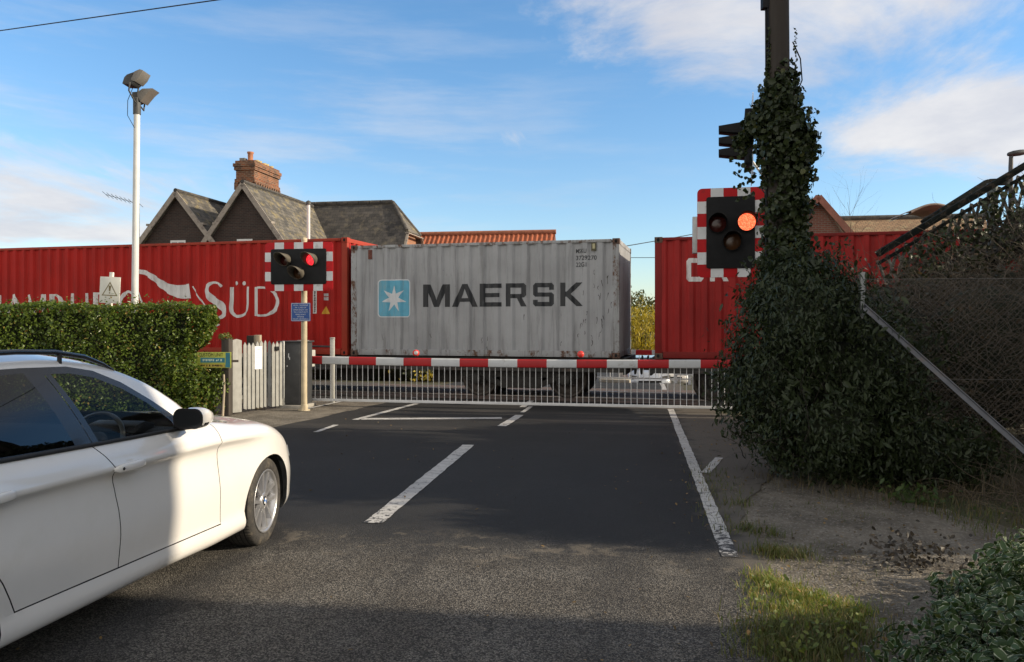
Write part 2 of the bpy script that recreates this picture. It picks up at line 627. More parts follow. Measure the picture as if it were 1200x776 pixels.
# unseen cloud added overhead and behind us, its brightness set to fill the shade
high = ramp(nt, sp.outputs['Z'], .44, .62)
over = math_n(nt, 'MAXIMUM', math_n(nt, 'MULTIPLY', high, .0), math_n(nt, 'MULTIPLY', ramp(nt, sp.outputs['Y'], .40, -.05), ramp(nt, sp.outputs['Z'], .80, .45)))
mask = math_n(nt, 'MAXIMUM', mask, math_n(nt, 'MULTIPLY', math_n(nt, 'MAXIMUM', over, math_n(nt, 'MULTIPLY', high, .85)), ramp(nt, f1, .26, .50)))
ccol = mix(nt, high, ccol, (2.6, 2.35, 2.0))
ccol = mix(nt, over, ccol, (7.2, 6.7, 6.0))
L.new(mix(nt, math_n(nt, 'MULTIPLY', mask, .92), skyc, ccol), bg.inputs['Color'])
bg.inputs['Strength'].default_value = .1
SC.view_settings.view_transform = 'Standard'; SC.view_settings.look = 'None'; SC.view_settings.gamma = 1
SC.view_settings.exposure = 1.0; SC.view_settings.use_curve_mapping = False
SC.cycles.use_denoising = True
SC.cycles.max_bounces = 8; SC.cycles.transparent_max_bounces = 16
SC.cycles.sample_clamp_indirect = 6.0


# ------------------------------------------------------------------ ground and road
def asphalt():
    m, nt, bs, out = nt_new('asphalt')
    tc = node(nt, 'ShaderNodeTexCoord'); o = tc.outputs['Object']; uv = tc.outputs['UV']
    sp = node(nt, 'ShaderNodeSeparateXYZ'); nt.links.new(uv, sp.inputs[0])
    big = noise(nt, uv, 1.1, 5)
    # the older, coarser surfacing in the foreground (v < 5.7 m)
    edge = math_n(nt, 'ADD', sp.outputs['Y'], math_n(nt, 'MULTIPLY', math_n(nt, 'SUBTRACT', noise(nt, uv, 2.3, 6, .7), .5), 1.3))
    old = ramp(nt, edge, 6.5, 5.3)
    vo = node(nt, 'ShaderNodeTexVoronoi', i_Scale=135.0); nt.links.new(uv, vo.inputs['Vector'])
    vs = node(nt, 'ShaderNodeTexVoronoi', i_Scale=170.0); nt.links.new(uv, vs.inputs['Vector'])
    st = node(nt, 'ShaderNodeSeparateColor'); nt.links.new(vo.outputs['Color'], st.inputs[0])
    st2 = node(nt, 'ShaderNodeSeparateColor'); nt.links.new(vs.outputs['Color'], st2.inputs[0])
    new_c = mix(nt, ramp(nt, st2.outputs[0], .2, 1), (.015, .015, .015), (.032, .0315, .031))
    new_c = mix(nt, ramp(nt, big, .35, .75), new_c, mix(nt, 1.0, new_c, (1.25, 1.25, 1.25), 'MULTIPLY'))
    old_c = mix(nt, ramp(nt, st.outputs[0], .3, 1), (.043, .040, .037), (.25, .234, .207))
    bright = ramp(nt, st.outputs[1], .93, .98)
    old_c = mix(nt, bright, old_c, (.34, .31, .27))
    old_c = mix(nt, ramp(nt, noise(nt, uv, 1.7, 5, .6), .35, .7), mix(nt, 1.0, old_c, (.72, .7, .68), 'MULTIPLY'), old_c)
    # worn, dusty scabs along the joint
    jo = math_n(nt, 'MULTIPLY', ramp(nt, math_n(nt, 'ABSOLUTE', math_n(nt, 'SUBTRACT', sp.outputs['Y'], 5.9)), .55, .1), ramp(nt, noise(nt, uv, 3.1, 6, .7), .54, .62))
    c = mix(nt, old, new_c, old_c)
    c = mix(nt, math_n(nt, 'MULTIPLY', jo, .6), c, (.21, .18, .14))
    # tyre bands and dust across the crossing approach
    tr = ramp(nt, noise(nt, mapping(nt, uv, (1.6, .12, 1)), 1.0, 3), .42, .7)
    c = mix(nt, math_n(nt, 'MULTIPLY', tr, .55), c, (.024, .024, .026))
    du = math_n(nt, 'MULTIPLY', ramp(nt, noise(nt, mapping(nt, uv, (.16, 1.3, 1)), 1.0, 4), .5, .72), ramp(nt, sp.outputs['Y'], 11.5, 14))
    c = mix(nt, math_n(nt, 'MULTIPLY', du, .7), c, (.19, .16, .13))
    ed = math_n(nt, 'MULTIPLY', ramp(nt, math_n(nt, 'ADD', sp.outputs['X'], math_n(nt, 'MULTIPLY', noise(nt, uv, 3, 5), .8)), 3.15, 3.45), .85)
    c = mix(nt, ed, c, (.13, .115, .095))
    # sealed cracks
    wv = node(nt, 'ShaderNodeTexVoronoi', feature='DISTANCE_TO_EDGE', i_Scale=.42)
    wob = node(nt, 'ShaderNodeVectorMath', operation='ADD')
    nz = node(nt, 'ShaderNodeTexNoise', i_Scale=2.2, i_Detail=5.0); nt.links.new(uv, nz.inputs['Vector'])
    nt.links.new(uv, wob.inputs[0]); nt.links.new(nz.outputs['Color'], wob.inputs[1]); nt.links.new(wob.outputs[0], wv.inputs['Vector'])
    cr = math_n(nt, 'MULTIPLY', ramp(nt, wv.outputs['Distance'], .006, .002), .45)
    c = mix(nt, cr, c, (.018, .018, .018))
    nt.links.new(c, bs.inputs['Base Color'])
    bs.inputs['Roughness'].default_value = .82; bs.inputs['Specular IOR Level'].default_value = .35
    h = math_n(nt, 'ADD', math_n(nt, 'MULTIPLY', vo.outputs['Distance'], math_n(nt, 'ADD', math_n(nt, 'MULTIPLY', old, .9), .35)), math_n(nt, 'MULTIPLY', big, .3))
    bump(nt, bs, h, .8, .009)
    return m


def earth():
    m, nt, bs, out = nt_new('earth')
    o = node(nt, 'ShaderNodeTexCoord').outputs['Object']
    a = noise(nt, o, 1.2, 8, .65); b = noise(nt, o, 40, 3)
    c = mix(nt, ramp(nt, a, .35, .65), (.075, .06, .04), (.05, .06, .025))
    c = mix(nt, ramp(nt, b, .4, .8), c, mix(nt, 1.0, c, (1.7, 1.6, 1.5), 'MULTIPLY'))
    nt.links.new(c, bs.inputs['Base Color']); bs.inputs['Roughness'].default_value = .95
    bump(nt, bs, math_n(nt, 'ADD', a, math_n(nt, 'MULTIPLY', b, .25)), .8, .03)
    return m


def gravel():
    m, nt, bs, out = nt_new('compacted_grit')
    o = node(nt, 'ShaderNodeTexCoord').outputs['Object']
    a = noise(nt, o, 1.6, 7, .65)
    vo = node(nt, 'ShaderNodeTexVoronoi', i_Scale=70.0); nt.links.new(o, vo.inputs['Vector'])
    st = node(nt, 'ShaderNodeSeparateColor'); nt.links.new(vo.outputs['Color'], st.inputs[0])
    c = mix(nt, ramp(nt, a, .33, .67), (.088, .075, .058), (.20, .175, .138))
    c = mix(nt, math_n(nt, 'MULTIPLY', ramp(nt, st.outputs[0], .78, .95), .5), c, (.36, .33, .29))
    c = mix(nt, math_n(nt, 'MULTIPLY', ramp(nt, noise(nt, o, 5.5, 6, .7), .55, .68), .75), c, (.06, .05, .036))
    nt.links.new(c, bs.inputs['Base Color']); bs.inputs['Roughness'].default_value = .93
    bump(nt, bs, math_n(nt, 'ADD', math_n(nt, 'MULTIPLY', vo.outputs['Distance'], .5), noise(nt, o, 12, 5)), .75, .02)
    return m


M_ASPH, M_EARTH, M_GRIT = asphalt(), earth(), gravel()
# ground sheet
xs = [-900, -400, -200, -120] + list(range(-80, -30, 10)) + [x * 1.0 for x in range(-30, 31)] + list(range(40, 90, 10)) + [120, 200, 400, 900]
ys = [-60, -30, -15] + [y * 1.0 for y in range(-8, 52)] + [60, 75, 100, 140, 200, 300, 500, 900, 1800]
vs = [(x, y, gz(x, y) - .03) for y in ys for x in xs]
nx = len(xs)
fs = [(j * nx + i, j * nx + i + 1, (j + 1) * nx + i + 1, (j + 1) * nx + i) for j in range(len(ys) - 1) for i in range(nx - 1)]
tag(MB().add(vs, fs, 0, True).build('ground', M_EARTH), kind='structure')


def strip(name, mat_, vv, left, right, dz, cols=6, jit=0.0):
    """a sheet along the road between two edges, following the lie of the land; uv = road metres"""
    vs, fs, uvs = [], [], []
    for v in vv:
        l, r = left(v), right(v)
        for k in range(cols + 1):
            o = l + (r - l) * k / cols
            if jit and k in (0, cols): o += RND.uniform(-jit, jit)
            p = RW(v, o)
            vs.append((p.x, p.y, gz(p.x, p.y) + dz)); uvs.append((o, v))
    for j in range(len(vv) - 1):
        for k in range(cols):
            a = j * (cols + 1) + k
            fs.append((a, a + 1, a + cols + 2, a + cols + 1))
    o = MB().add(vs, fs).build(name, mat_)
    me = o.data
    li = np.empty(len(me.loops), dtype=np.int32); me.loops.foreach_get('vertex_index', li)
    me.uv_layers[0].data.foreach_set('uv', np.array(uvs, dtype=np.float32)[li].ravel())
    return tag(o, kind='structure')


def interp(pts):
    def f(v):
        if v <= pts[0][0]: return pts[0][1]
        for (a, x), (b, y) in zip(pts, pts[1:]):
            if v <= b: return x + (y - x) * (v - a) / (b - a)
        return pts[-1][1]
    return f


def frange(a, b, s):
    n = max(1, int(round((b - a) / s)))
    return [a + (b - a) * i / n for i in range(n + 1)]


def ov(px, py):
    """road coordinates (v, o) of the ground at a pixel"""
    p = P(px, py, CAMZ * F / (py - HY)); p.z = 0
    d = p - R0
    return d.dot(RD), d.dot(RR)


strip('road', M_ASPH, frange(-12, 60, .25), interp([(-12, -3.9), (10, -3.9), (12.5, -3.3), (16, -2.9), (24, -2.8), (60, -2.8)]),
      interp([(-12, 3.2), (3, 3.15), (7.5, 3.1), (9.5, 3.8), (13, 4.2), (16, 3.4), (60, 3.1)]), .004, 12, .05)
# compacted grit apron on the right and the trodden ground on the left
strip('verge', M_GRIT, frange(1.5, 12.5, .25), interp([(0, 3.0), (7.5, 3.0), (9.5, 3.7), (12.5, 4.1)]), interp([(1.5, 3.6), (3, 4.3), (4.6, 5.0), (5.6, 5.5), (7.2, 5.2), (8.2, 4.6), (9.5, 4.4), (12.5, 4.4)]), -.006, 10, .12)
strip('footway', M_GRIT, frange(10.5, 17.0, .25), interp([(10, -6), (17, -6)]), interp([(10.5, -3.4), (12.5, -3.1), (17, -2.7)]), -.006, 6, .06)

M_PAINT = mat('road_paint', (.44, .42, .40), .75, .12, 9, dirt=(.06, .06, .06), damt=(.48, .62), dscale=9, dmax=.75)


def M_worn():
    m, nt, bs, out = nt_new('worn_road_paint')
    o = node(nt, 'ShaderNodeTexCoord').outputs['Object']
    uv = node(nt, 'ShaderNodeTexCoord').outputs['UV']
    n = noise(nt, o, 16, 7, .72)
    sp = node(nt, 'ShaderNodeSeparateXYZ'); nt.links.new(uv, sp.inputs[0])
    wear = ramp(nt, math_n(nt, 'ADD', n, math_n(nt, 'MULTIPLY', ramp(nt, sp.outputs['Y'], 7.4, 5.6), .17)), .57, .63)
    # transverse cracks
    wv = math_n(nt, 'FRACT', math_n(nt, 'ADD', math_n(nt, 'MULTIPLY', sp.outputs['Y'], 5.5), math_n(nt, 'MULTIPLY', noise(nt, uv, 2.0, 4), 3)))
    ck = math_n(nt, 'MULTIPLY', ramp(nt, math_n(nt, 'ABSOLUTE', math_n(nt, 'SUBTRACT', wv, .5)), .07, .03), .6)
    c = mix(nt, ramp(nt, noise(nt, o, 3, 5), .3, .7), (.44, .43, .415), (.55, .535, .51))
    c = mix(nt, math_n(nt, 'MAXIMUM', wear, ck), c, (.05, .05, .052))
    nt.links.new(c, bs.inputs['Base Color']); bs.inputs['Roughness'].default_value = .75
    return m


M_WORN = M_worn()


def marking(v0, o0, v1, o1, wd, m=None, ends=None):
    n = max(2, int(abs(v1 - v0) / .12))
    vs, fs, uvs = [], [], []
    d = Vector((o1 - o0, v1 - v0)).normalized(); nn = Vector((d.y, -d.x))
    for i in range(n + 1):
        t = i / n
        j = [RND.uniform(-.006, .006) for _ in range(2)]
        for s, jj in ((-1, j[0]), (1, j[1])):
            o = o0 + (o1 - o0) * t + nn.x * s * (wd / 2 + jj); v = v0 + (v1 - v0) * t + nn.y * s * (wd / 2 + jj)
            p = RW(v, o); vs.append((p.x, p.y, gz(p.x, p.y) + .009)); uvs.append((o, v))
    for i in range(n):
        fs.append((2 * i, 2 * i + 1, 2 * i + 3, 2 * i + 2))
    o = MB().add(vs, fs).build('road_marking', m or M_WORN)
    me = o.data
    li = np.empty(len(me.loops), dtype=np.int32); me.loops.foreach_get('vertex_index', li)
    me.uv_layers[0].data.foreach_set('uv', np.array(uvs, dtype=np.float32)[li].ravel())
    return tag(o, kind='structure')


def mpx(x0, y0, x1, y1, wd):
    a, b = ov(x0, y0), ov(x1, y1)
    return marking(a[0], a[1], b[0], b[1], wd)


mpx(856, 654, 786, 480, .115)          # right edge line
mpx(827, 555, 843, 537, .10)           # its short branch
mpx(437, 614, 549, 522, .16)           # centre line
mpx(588, 500, 609, 487, .15)
mpx(612, 484, 622, 477, .08)
mpx(424, 491.5, 588, 490.5, .22)       # stop line
mpx(416, 492.5, 488, 473.5, .12)       # left edge at the crossing
mpx(357, 480, 404, 470, .09)
mpx(370, 507, 394, 498.5, .09)
a = ov(786, 478)
marking(a[0] + 2.2, a[1], a[0] + 9, a[1] + .05, .11)
marking(16.6, -2.62, 19.8, -2.62, .11)
marking(15.2, 0, 17, 0, .12)

# crossing deck, rails, ballast
M_DECK = mat('crossing_panels', (.15, .10, .08), .85, .2, 3, .3, 60, dirt=(.07, .06, .052), damt=(.45, .6), dscale=1.2, dstretch=(1, 4, 1))
M_RAIL = mat('rail_steel', (.22, .19, .17), .38, .2, 20, metal=.8)
M_BAL = mat('ballast', (.085, .075, .064), .95, .4, 30, 1.0, 26)


def tpoly(name, l0, l1, q0, q1, z, m):
    n = max(1, int((l1 - l0) / 2))
    vs, fs = [], []
    for i in range(n + 1):
        for q in (q0, q1):
            p = TW(l0 + (l1 - l0) * i / n, q, 0); vs.append((p.x, p.y, gz(p.x, p.y) + z))
    for i in range(n): fs.append((2 * i, 2 * i + 2, 2 * i + 3, 2 * i + 1))
    return tag(MB().add(vs, fs).build(name, m), kind='structure')


def lx(px, q=0):
    """distance along the railway (from T0) seen at a pixel, q metres behind the train's side"""
    k = (px - CX) / F; o = TW(0, q, 0)
    return (k * o.y - o.x) / (A.x - k * A.y)


tpoly('track_bed', -60, -6.9, -1.0, 3.3, .012, M_BAL)
tpoly('track_bed', 1.62, 60, -1.0, 3.3, .012, M_BAL)
for q0, q1 in ((-.35, .455), (.60, 1.86), (2.0, 2.95)):
    tpoly('crossing_deck', -6.9, 1.6, q0, q1, .016, M_DECK)
for q in (.53, 1.93):
    mb = MB(); M = frame(TW(0, q, 0), A, (0, 0, 1))
    mb.box(-60, 60, -.035, .035, -.02, .036, M)
    tag(mb.build('rail', M_RAIL, None, .006), kind='structure')
# ------------------------------------------------------------------ containers and wagons
def corr(l0, l1, pitch, out_d=.012, in_d=.058):
    """corrugation of a container wall: break points (l, depth behind the frame's face)"""
    n = max(2, int(round((l1 - l0) / pitch))); p = (l1 - l0) / n
    pts = []
    for i in range(n):
        s = l0 + i * p
        pts += [(s, out_d), (s + .30 * p, out_d), (s + .48 * p, in_d), (s + .82 * p, in_d)]
    pts.append((l1, out_d))
    return pts


def dep(pts, l):
    for (a, x), (b, y) in zip(pts, pts[1:]):
        if l <= b: return x + (y - x) * (l - a) / max(1e-9, b - a)
    return pts[-1][1]


def corr_panel(pts, z0, z1, W, name, m, parent, flip=False):
    vs, fs = [], []
    zs = [z0 + (z1 - z0) * i / 6 for i in range(7)]
    for l, d in pts:
        for z in zs: vs.append(W(l, d, z))
    k = len(zs)
    for i in range(len(pts) - 1):
        for j in range(k - 1):
            f = (i * k + j, (i + 1) * k + j, (i + 1) * k + j + 1, i * k + j + 1)
            fs.append(f[::-1] if flip else f)
    return MB().add(vs, fs).build(name, m, parent)


def decal(polys, pts, W, name, m, parent, lift=.003):
    """flat lettering laid onto the corrugated wall: cut at every fold and pressed into it"""
    bm = bmesh.new()
    for k, (vs, fs) in enumerate(polys):
        bv = [bm.verts.new((x, y, .0006 * (k % 4))) for x, y in vs]
        for f in fs:
            try: bm.faces.new([bv[i] for i in f])
            except ValueError: pass
    x0, x1 = min(v.co.x for v in bm.verts), max(v.co.x for v in bm.verts)
    for l, d in pts:
        if x0 < l < x1:
            bmesh.ops.bisect_plane(bm, geom=bm.verts[:] + bm.edges[:] + bm.faces[:], plane_co=(l, 0, 0), plane_no=(1, 0, 0), dist=1e-6)
    for v in bm.verts:
        v.co = W(v.co.x, dep(pts, v.co.x) - lift - v.co.z, v.co.y)
    me = bpy.data.meshes.new(name); 
    bmesh.ops.recalc_face_normals(bm, faces=bm.faces)
    bm.to_mesh(me); bm.free(); me.materials.append(m)
    return link_mesh(name, me, parent)


def container(name, label, l0, L, z0, z1, m, mframe, mcast, pitch, group):
    l1 = l0 + L; Wd = 2.44
    root = thing(name, label, 'shipping container', TW((l0 + l1) / 2, Wd / 2, z0), group)
    pf = corr(l0 + .14, l1 - .14, pitch)
    ps = corr_panel(pf, z0 + .15, z1 - .075, lambda l, d, z: TW(l, d, z), 'side_panel', m, root)
    corr_panel(pf, z0 + .15, z1 - .075, lambda l, d, z: TW(l, Wd - d, z), 'side_panel', m, root, True)
    pe = corr(.14, Wd - .14, .24)
    corr_panel(pe, z0 + .15, z1 - .1, lambda l, d, z: TW(l1 - d, l, z), 'end_panel', m, root)
    corr_panel(pe, z0 + .15, z1 - .1, lambda l, d, z: TW(l0 + d, l, z), 'end_panel', m, root, True)
    M = frame(TW(0, 0, 0), A, (0, 0, 1))            # x along, y across (away), z up
    MB().box(l0 + .1, l1 - .1, .06, Wd - .06, z1 - .05, z1 - .02, M).build('roof_panel', m, root)
    MB().box(l0 + .1, l1 - .1, .06, Wd - .06, z0 + .10, z0 + .14, M).build('floor_panel', mframe, root)
    for q0, q1 in ((0, .07), (Wd - .07, Wd)):
        MB().box(l0 + .17, l1 - .17, q0 + .004, q1 - .004, z1 - .075, z1 - .012, M).build('top_rail', mframe, root, .008)
        MB().box(l0 + .17, l1 - .17, q0 + .004, q1 - .004, z0 + .015, z0 + .15, M).build('bottom_rail', mframe, root, .008)
        for a0, a1 in ((l0, l0 + .15), (l1 - .15, l1)):
            MB().box(a0 + .004, a1 - .004, q0 + .006, q0 + .12 if q0 < 1 else q1 - .006, z0 + .115, z1 - .115, M).build('corner_post', mframe, root, .012)
            for b0, b1 in ((z0, z0 + .118), (z1 - .118, z1)):
                mb = MB().box(a0, a1 + .012 if a0 == l0 else a1, q0, q0 + .16 if q0 < 1 else q1, b0, b1, M)
                yq = q0 - .001 if q0 < 1 else q1 + .001
                sg = 1 if q0 < 1 else -1
                mb.prism([(sg * (a0 + a1) / 2 + .03 * math.cos(k * math.pi / 5), (b0 + b1) / 2 + .04 * math.sin(k * math.pi / 5)) for k in range(10)], 0, .002, _face(yq, q0 < 1), 1)
                mb.build('corner_casting', [mcast, MATS['black_hole']], root, .006)
    for a0 in (l0, l1 - .06):
        MB().box(a0 + .006, a0 + .054, .13, Wd - .13, z1 - .11, z1 - .014, M).build('header', mframe, root, .008)
        MB().box(a0 + .006, a0 + .054, .13, Wd - .13, z0 + .02, z0 + .15, M).build('sill', mframe, root, .008)
    return root, pf


def _face(q, near):
    """frame lying in a side of the train: x along, y up, z outwards"""
    o = TW(0, q, 0)
    x = A if near else -A
    z = -Q if near else Q
    m = Matrix((x, Vector((0, 0, 1)), z)).transposed().to_4x4(); m.translation = o
    return m


mat('black_hole', (.006, .006, .006), .9)


def box_paint(name, base, streak, rust, amt=(.52, .72), ramt=(.66, .74), var=.12, rough=.62, scrape=None):
    """weathered container paint: rain streaks, rust blooms, scuffs"""
    m, nt, bs, out = nt_new(name)
    o = node(nt, 'ShaderNodeTexCoord').outputs['Object']
    c = mix(nt, ramp(nt, noise(nt, o, .9, 4), .3, .7), dk(base, 1 - var), dk(base, 1 + var))
    st = ramp(nt, noise(nt, mapping(nt, o, (1, 1, .08)), 7, 7, .7), *amt)
    c = mix(nt, math_n(nt, 'MULTIPLY', st, .6), c, streak)
    fine = ramp(nt, noise(nt, mapping(nt, o, (1, 1, .35)), 26, 5, .7), .62, .75)
    c = mix(nt, math_n(nt, 'MULTIPLY', fine, .5), c, dk(streak, .7))
    ru = ramp(nt, noise(nt, mapping(nt, o, (1, 1, .6)), 5.5, 8, .75), *ramt)
    c = mix(nt, ru, c, rust)
    if scrape:
        c = mix(nt, math_n(nt, 'MULTIPLY', ramp(nt, noise(nt, mapping(nt, o, (1, 1, 2.2)), 3.3, 9, .8), .66, .70), .8), c, scrape)
    nt.links.new(c, bs.inputs['Base Color'])
    bs.inputs['Roughness'].default_value = rough; bs.inputs['Specular IOR Level'].default_value = .22
    bump(nt, bs, noise(nt, o, 2.2, 4), .25, .02)
    MATS[name] = m
    return m


M_GREY = box_paint('grey_container_paint', (.37, .378, .388), (.14, .138, .135), (.10, .055, .035), (.47, .72), (.68, .73), scrape=(.09, .085, .08))
M_GREYF = box_paint('grey_container_frame', (.36, .37, .375), (.14, .13, .12), (.12, .06, .035), (.48, .64), (.50, .62))
M_RED = box_paint('red_container_paint', (.40, .014, .009), (.22, .016, .012), (.13, .028, .018), (.46, .72), (.66, .76), .16, scrape=(.34, .085, .065))
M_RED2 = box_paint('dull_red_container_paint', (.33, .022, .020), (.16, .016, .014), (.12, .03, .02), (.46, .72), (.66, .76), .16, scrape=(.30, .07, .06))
M_REDF = box_paint('red_container_frame', (.35, .045, .024), (.21, .03, .018), (.15, .05, .03), (.55, .7), (.58, .68))
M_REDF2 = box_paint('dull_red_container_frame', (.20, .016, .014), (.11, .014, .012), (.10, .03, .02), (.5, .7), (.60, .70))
M_CAST = mat('rusty_casting', (.12, .07, .05), .8, .35, 25, .4, 60)
M_WHITE_P = mat('white_lettering', (.70, .68, .66), .55, .06, 4, dirt=(.42, .36, .34), damt=(.52, .7), dscale=6, dstretch=(1, 1, .3))
M_BLACK_P = mat('black_lettering', (.018, .020, .024), .5, .15, 6, dirt=(.10, .11, .12), damt=(.58, .72), dscale=7, dstretch=(1, 1, .25))
M_BLUE_P = mat('sky_blue_logo', (.12, .42, .58), .5, .08, 5, dirt=(.20, .38, .46), damt=(.5, .7), dscale=5, dstretch=(1, 1, .3))
M_STAR = mat('white_star', (.68, .70, .72), .5, .05)
M_YEL = mat('yellow_sticker', (.62, .33, .02), .5, .05)

ZD = .905
GL = lx(411)
grey, pg = container('shipping_container', 'weathered grey shipping container with a white star logo and big black lettering', GL, -GL, ZD, 3.43, M_GREY, M_GREYF, M_CAST, .325, 'containers on the train')
RL1 = GL - .09
redl, pr = container('shipping_container', 'long red shipping container with white lettering behind the clipped hedge', RL1 - 12.19, 12.19, ZD, 3.62, M_RED, M_REDF, M_REDF, .28, 'containers on the train')
RR0 = lx(767)
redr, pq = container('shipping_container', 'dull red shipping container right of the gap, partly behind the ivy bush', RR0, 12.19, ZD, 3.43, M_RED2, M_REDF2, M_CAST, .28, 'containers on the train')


def zpx(px, py, q=0):
    k = (px - CX) / F; l = lx(px, q); Y = TW(l, q, 0).y
    return CAMZ - (py - HY) / F * Y


def WF(l, d, z): return TW(l, d, z)


def quad2(x0, y0, x1, y1): return [(x0, y0), (x1, y0), (x1, y1), (x0, y1)], [(0, 1, 2, 3)]


# --- the black word: outlines in letter boxes (w, 1)
def with_holes(outer, hole=None):
    """outline with an optional hole, as a ring of faces via the tessellator"""
    from mathutils.geometry import tessellate_polygon
    loops = [[Vector((x, y, 0)) for x, y in outer]] + ([[Vector((x, y, 0)) for x, y in hole]] if hole else [])
    flat = [tuple(p[:2]) for lp in loops for p in lp]
    return flat, [tuple(t) for t in tessellate_polygon(loops)]


s_ = .23
c_ = .10
LET = {
    'M': (1.18, [(0, 0), (s_, 0), (s_, .62), (.46, 0), (.72, 0), (.95, .62), (.95, 0), (1.18, 0), (1.18, 1), (.87, 1), (.59, .30), (.31, 1), (0, 1)], None),
    'A': (1.16, [(0, 0), (.25, 0), (.34, .22), (.82, .22), (.91, 0), (1.16, 0), (.72, 1), (.44, 1)], [(.41, .38), (.58, .80), (.75, .38)]),
    'E': (.92, [(0, 0), (.92, 0), (.92, .19), (s_, .19), (s_, .41), (.84, .41), (.84, .59), (s_, .59), (s_, .81), (.92, .81), (.92, 1), (0, 1)], None),
    'R': (.95, [(0, 0), (s_, 0), (s_, .36), (.50, .36), (.68, 0), (.95, 0), (.74, .38), (.84, .39), (.93, .48), (.93, .90), (.83, 1), (0, 1)], [(s_, .54), (s_, .81), (.70, .81), (.70, .54)]),
    'S': (.95, [(0, .10), (.10, 0), (.85, 0), (.95, .10), (.95, .50), (.85, .59), (.23, .59), (.23, .81), (.72, .81), (.72, .70), (.95, .70), (.95, .90), (.85, 1), (.10, 1), (0, .90), (0, .50), (.10, .41), (.72, .41), (.72, .19), (.23, .19), (.23, .28), (0, .28)], None),
    'K': (1.02, [(0, 0), (s_, 0), (s_, .40), (.30, .40), (.72, 0), (1.02, 0), (.48, .52), (1.0, 1), (.70, 1), (.30, .62), (s_, .62), (s_, 1), (0, 1)], None),
}
polys = []
# each letter between its two edges, measured along the wall
spans = [('M', 495.5, 526.5), ('A', 529.5, 559), ('E', 562, 587), ('R', 592, 617), ('S', 624, 649), ('K', 656, 683)]
for ch, xa, xb in spans:
    la, lb = lx(xa), lx(xb); w_, out_, hole_ = LET[ch]
    zt, zb = zpx((xa + xb) / 2, 333.3 - (xa - 495) * .014), zpx((xa + xb) / 2, 359.8 - (xa - 495) * .006)
    f_ = lambda p: (la + (lb - la) * p[0] / w_, zb + (zt - zb) * p[1])
    polys.append(with_holes([f_(p) for p in out_], [f_(p) for p in hole_] if hole_ else None))
decal(polys, pg, WF, 'lettering', M_BLACK_P, grey)
# logo: white rounded border, blue field, seven pointed star


def rrect(x0, y0, x1, y1, r, n=5):
    pts = []
    for cx, cy, a in ((x1 - r, y1 - r, 0), (x0 + r, y1 - r, 90), (x0 + r, y0 + r, 180), (x1 - r, y0 + r, 270)):
        pts += [(cx + r * math.cos(rad(a + 90 * k / n)), cy + r * math.sin(rad(a + 90 * k / n))) for k in range(n + 1)]
    return pts


lg0, lg1 = lx(441.5), lx(480.5); lz0, lz1 = zpx(461, 372), zpx(461, 327.5)
ro = rrect(lg0, lz0, lg1, lz1, .09); ri_ = rrect(lg0 + .022, lz0 + .022, lg1 - .022, lz1 - .022, .072)
n_ = len(ro)
lo = decal([(ri_, [tuple(range(n_))])], pg, WF, 'logo', M_BLUE_P, grey, .0025)
decal([(ro + ri_, [(i, (i + 1) % n_, n_ + (i + 1) % n_, n_ + i) for i in range(n_)])], pg, WF, 'logo_border', M_STAR, lo, .004)
cx_, cz_ = (lg0 + lg1) / 2, (lz0 + lz1) / 2 - .01
st_ = []
for k in range(14):
    r_ = .31 if k % 2 == 0 else .125
    t = math.pi / 2 + k * math.pi / 7
    st_.append((cx_ + r_ * math.cos(t) * .97, cz_ + r_ * math.sin(t)))
decal([(st_ + [(cx_, cz_)], [(i, (i + 1) % 14, 14) for i in range(14)])], pg, WF, 'star', M_STAR, lo, .005)
# serial numbers
polys = []
for s, xa, xb, yy, hh in (('MSKU', 674.5, 687, 294, 6), ('3729270', 674.5, 699, 302, 6), ('22G1', 674.5, 687, 310, 6)):
    vs, fs = font_poly(s, lx(xb) - lx(xa), .095, .010)
    cx, cz = (lx(xa) + lx(xb)) / 2, zpx((xa + xb) / 2, yy)
    decal([([(x + cx, y + cz) for x, y in vs], fs)], pg, WF, 'serial_number', M_BLACK_P, grey, .005)
# rusty label holder, yellowed plate, scratches and dents' dark marks
for xa, xb, ya, yb, m, nm in ((431.5, 436, 293, 304, mat('rust_plate', (.14, .045, .03), .8, .3, 20), 'label_plate'), (693, 698.5, 284.5, 294, mat('old_label_frame', (.10, .09, .05), .8), 'label_plate')):
    M = _face(.004, True)
    MB().box(lx(xa), lx(xb), zpx(xa, yb), zpx(xa, ya), 0, .006, M).build(nm, m, grey)
MB().box(lx(694.3), lx(697.2), zpx(694, 291.5), zpx(694, 285.5), .0065, .009, _face(.004, True)).build('label', mat('yellowed_label', (.45, .42, .25), .7), grey)
polys = []
rs = random.Random(5)
for k in range(34):
    l = -rs.uniform(.15, .8) if k < 22 else -rs.uniform(.2, 5.9)
    z = rs.uniform(1.3, 2.9) if k < 22 else rs.uniform(1.1, 1.9)
    n = rs.randint(2, 3); pa = [(l, z)]
    for _ in range(n): pa.append((pa[-1][0] + rs.uniform(-.025, .025), pa[-1][1] - rs.uniform(.02, .08)))
    polys.append(stroke(pa, [rs.uniform(.004, .022)] + [rs.uniform(.002, .014) for _ in range(n)], 3))
decal(polys, pg, WF, 'scrape_marks', mat('dark_scrape', (.06, .055, .05), .8, .3, 20), grey, .002)


# --- white lettering on the left red container (visible part of the words)
def sp_(pts, ws): return stroke([(lx(x), zpx(x, y)) for x, y in pts], ws)


def bar(x0, y0, x1, y1, w_): return stroke([(lx(x0), zpx(x0, y0)), (lx(x1), zpx(x1, y1))], [w_, w_], 1)


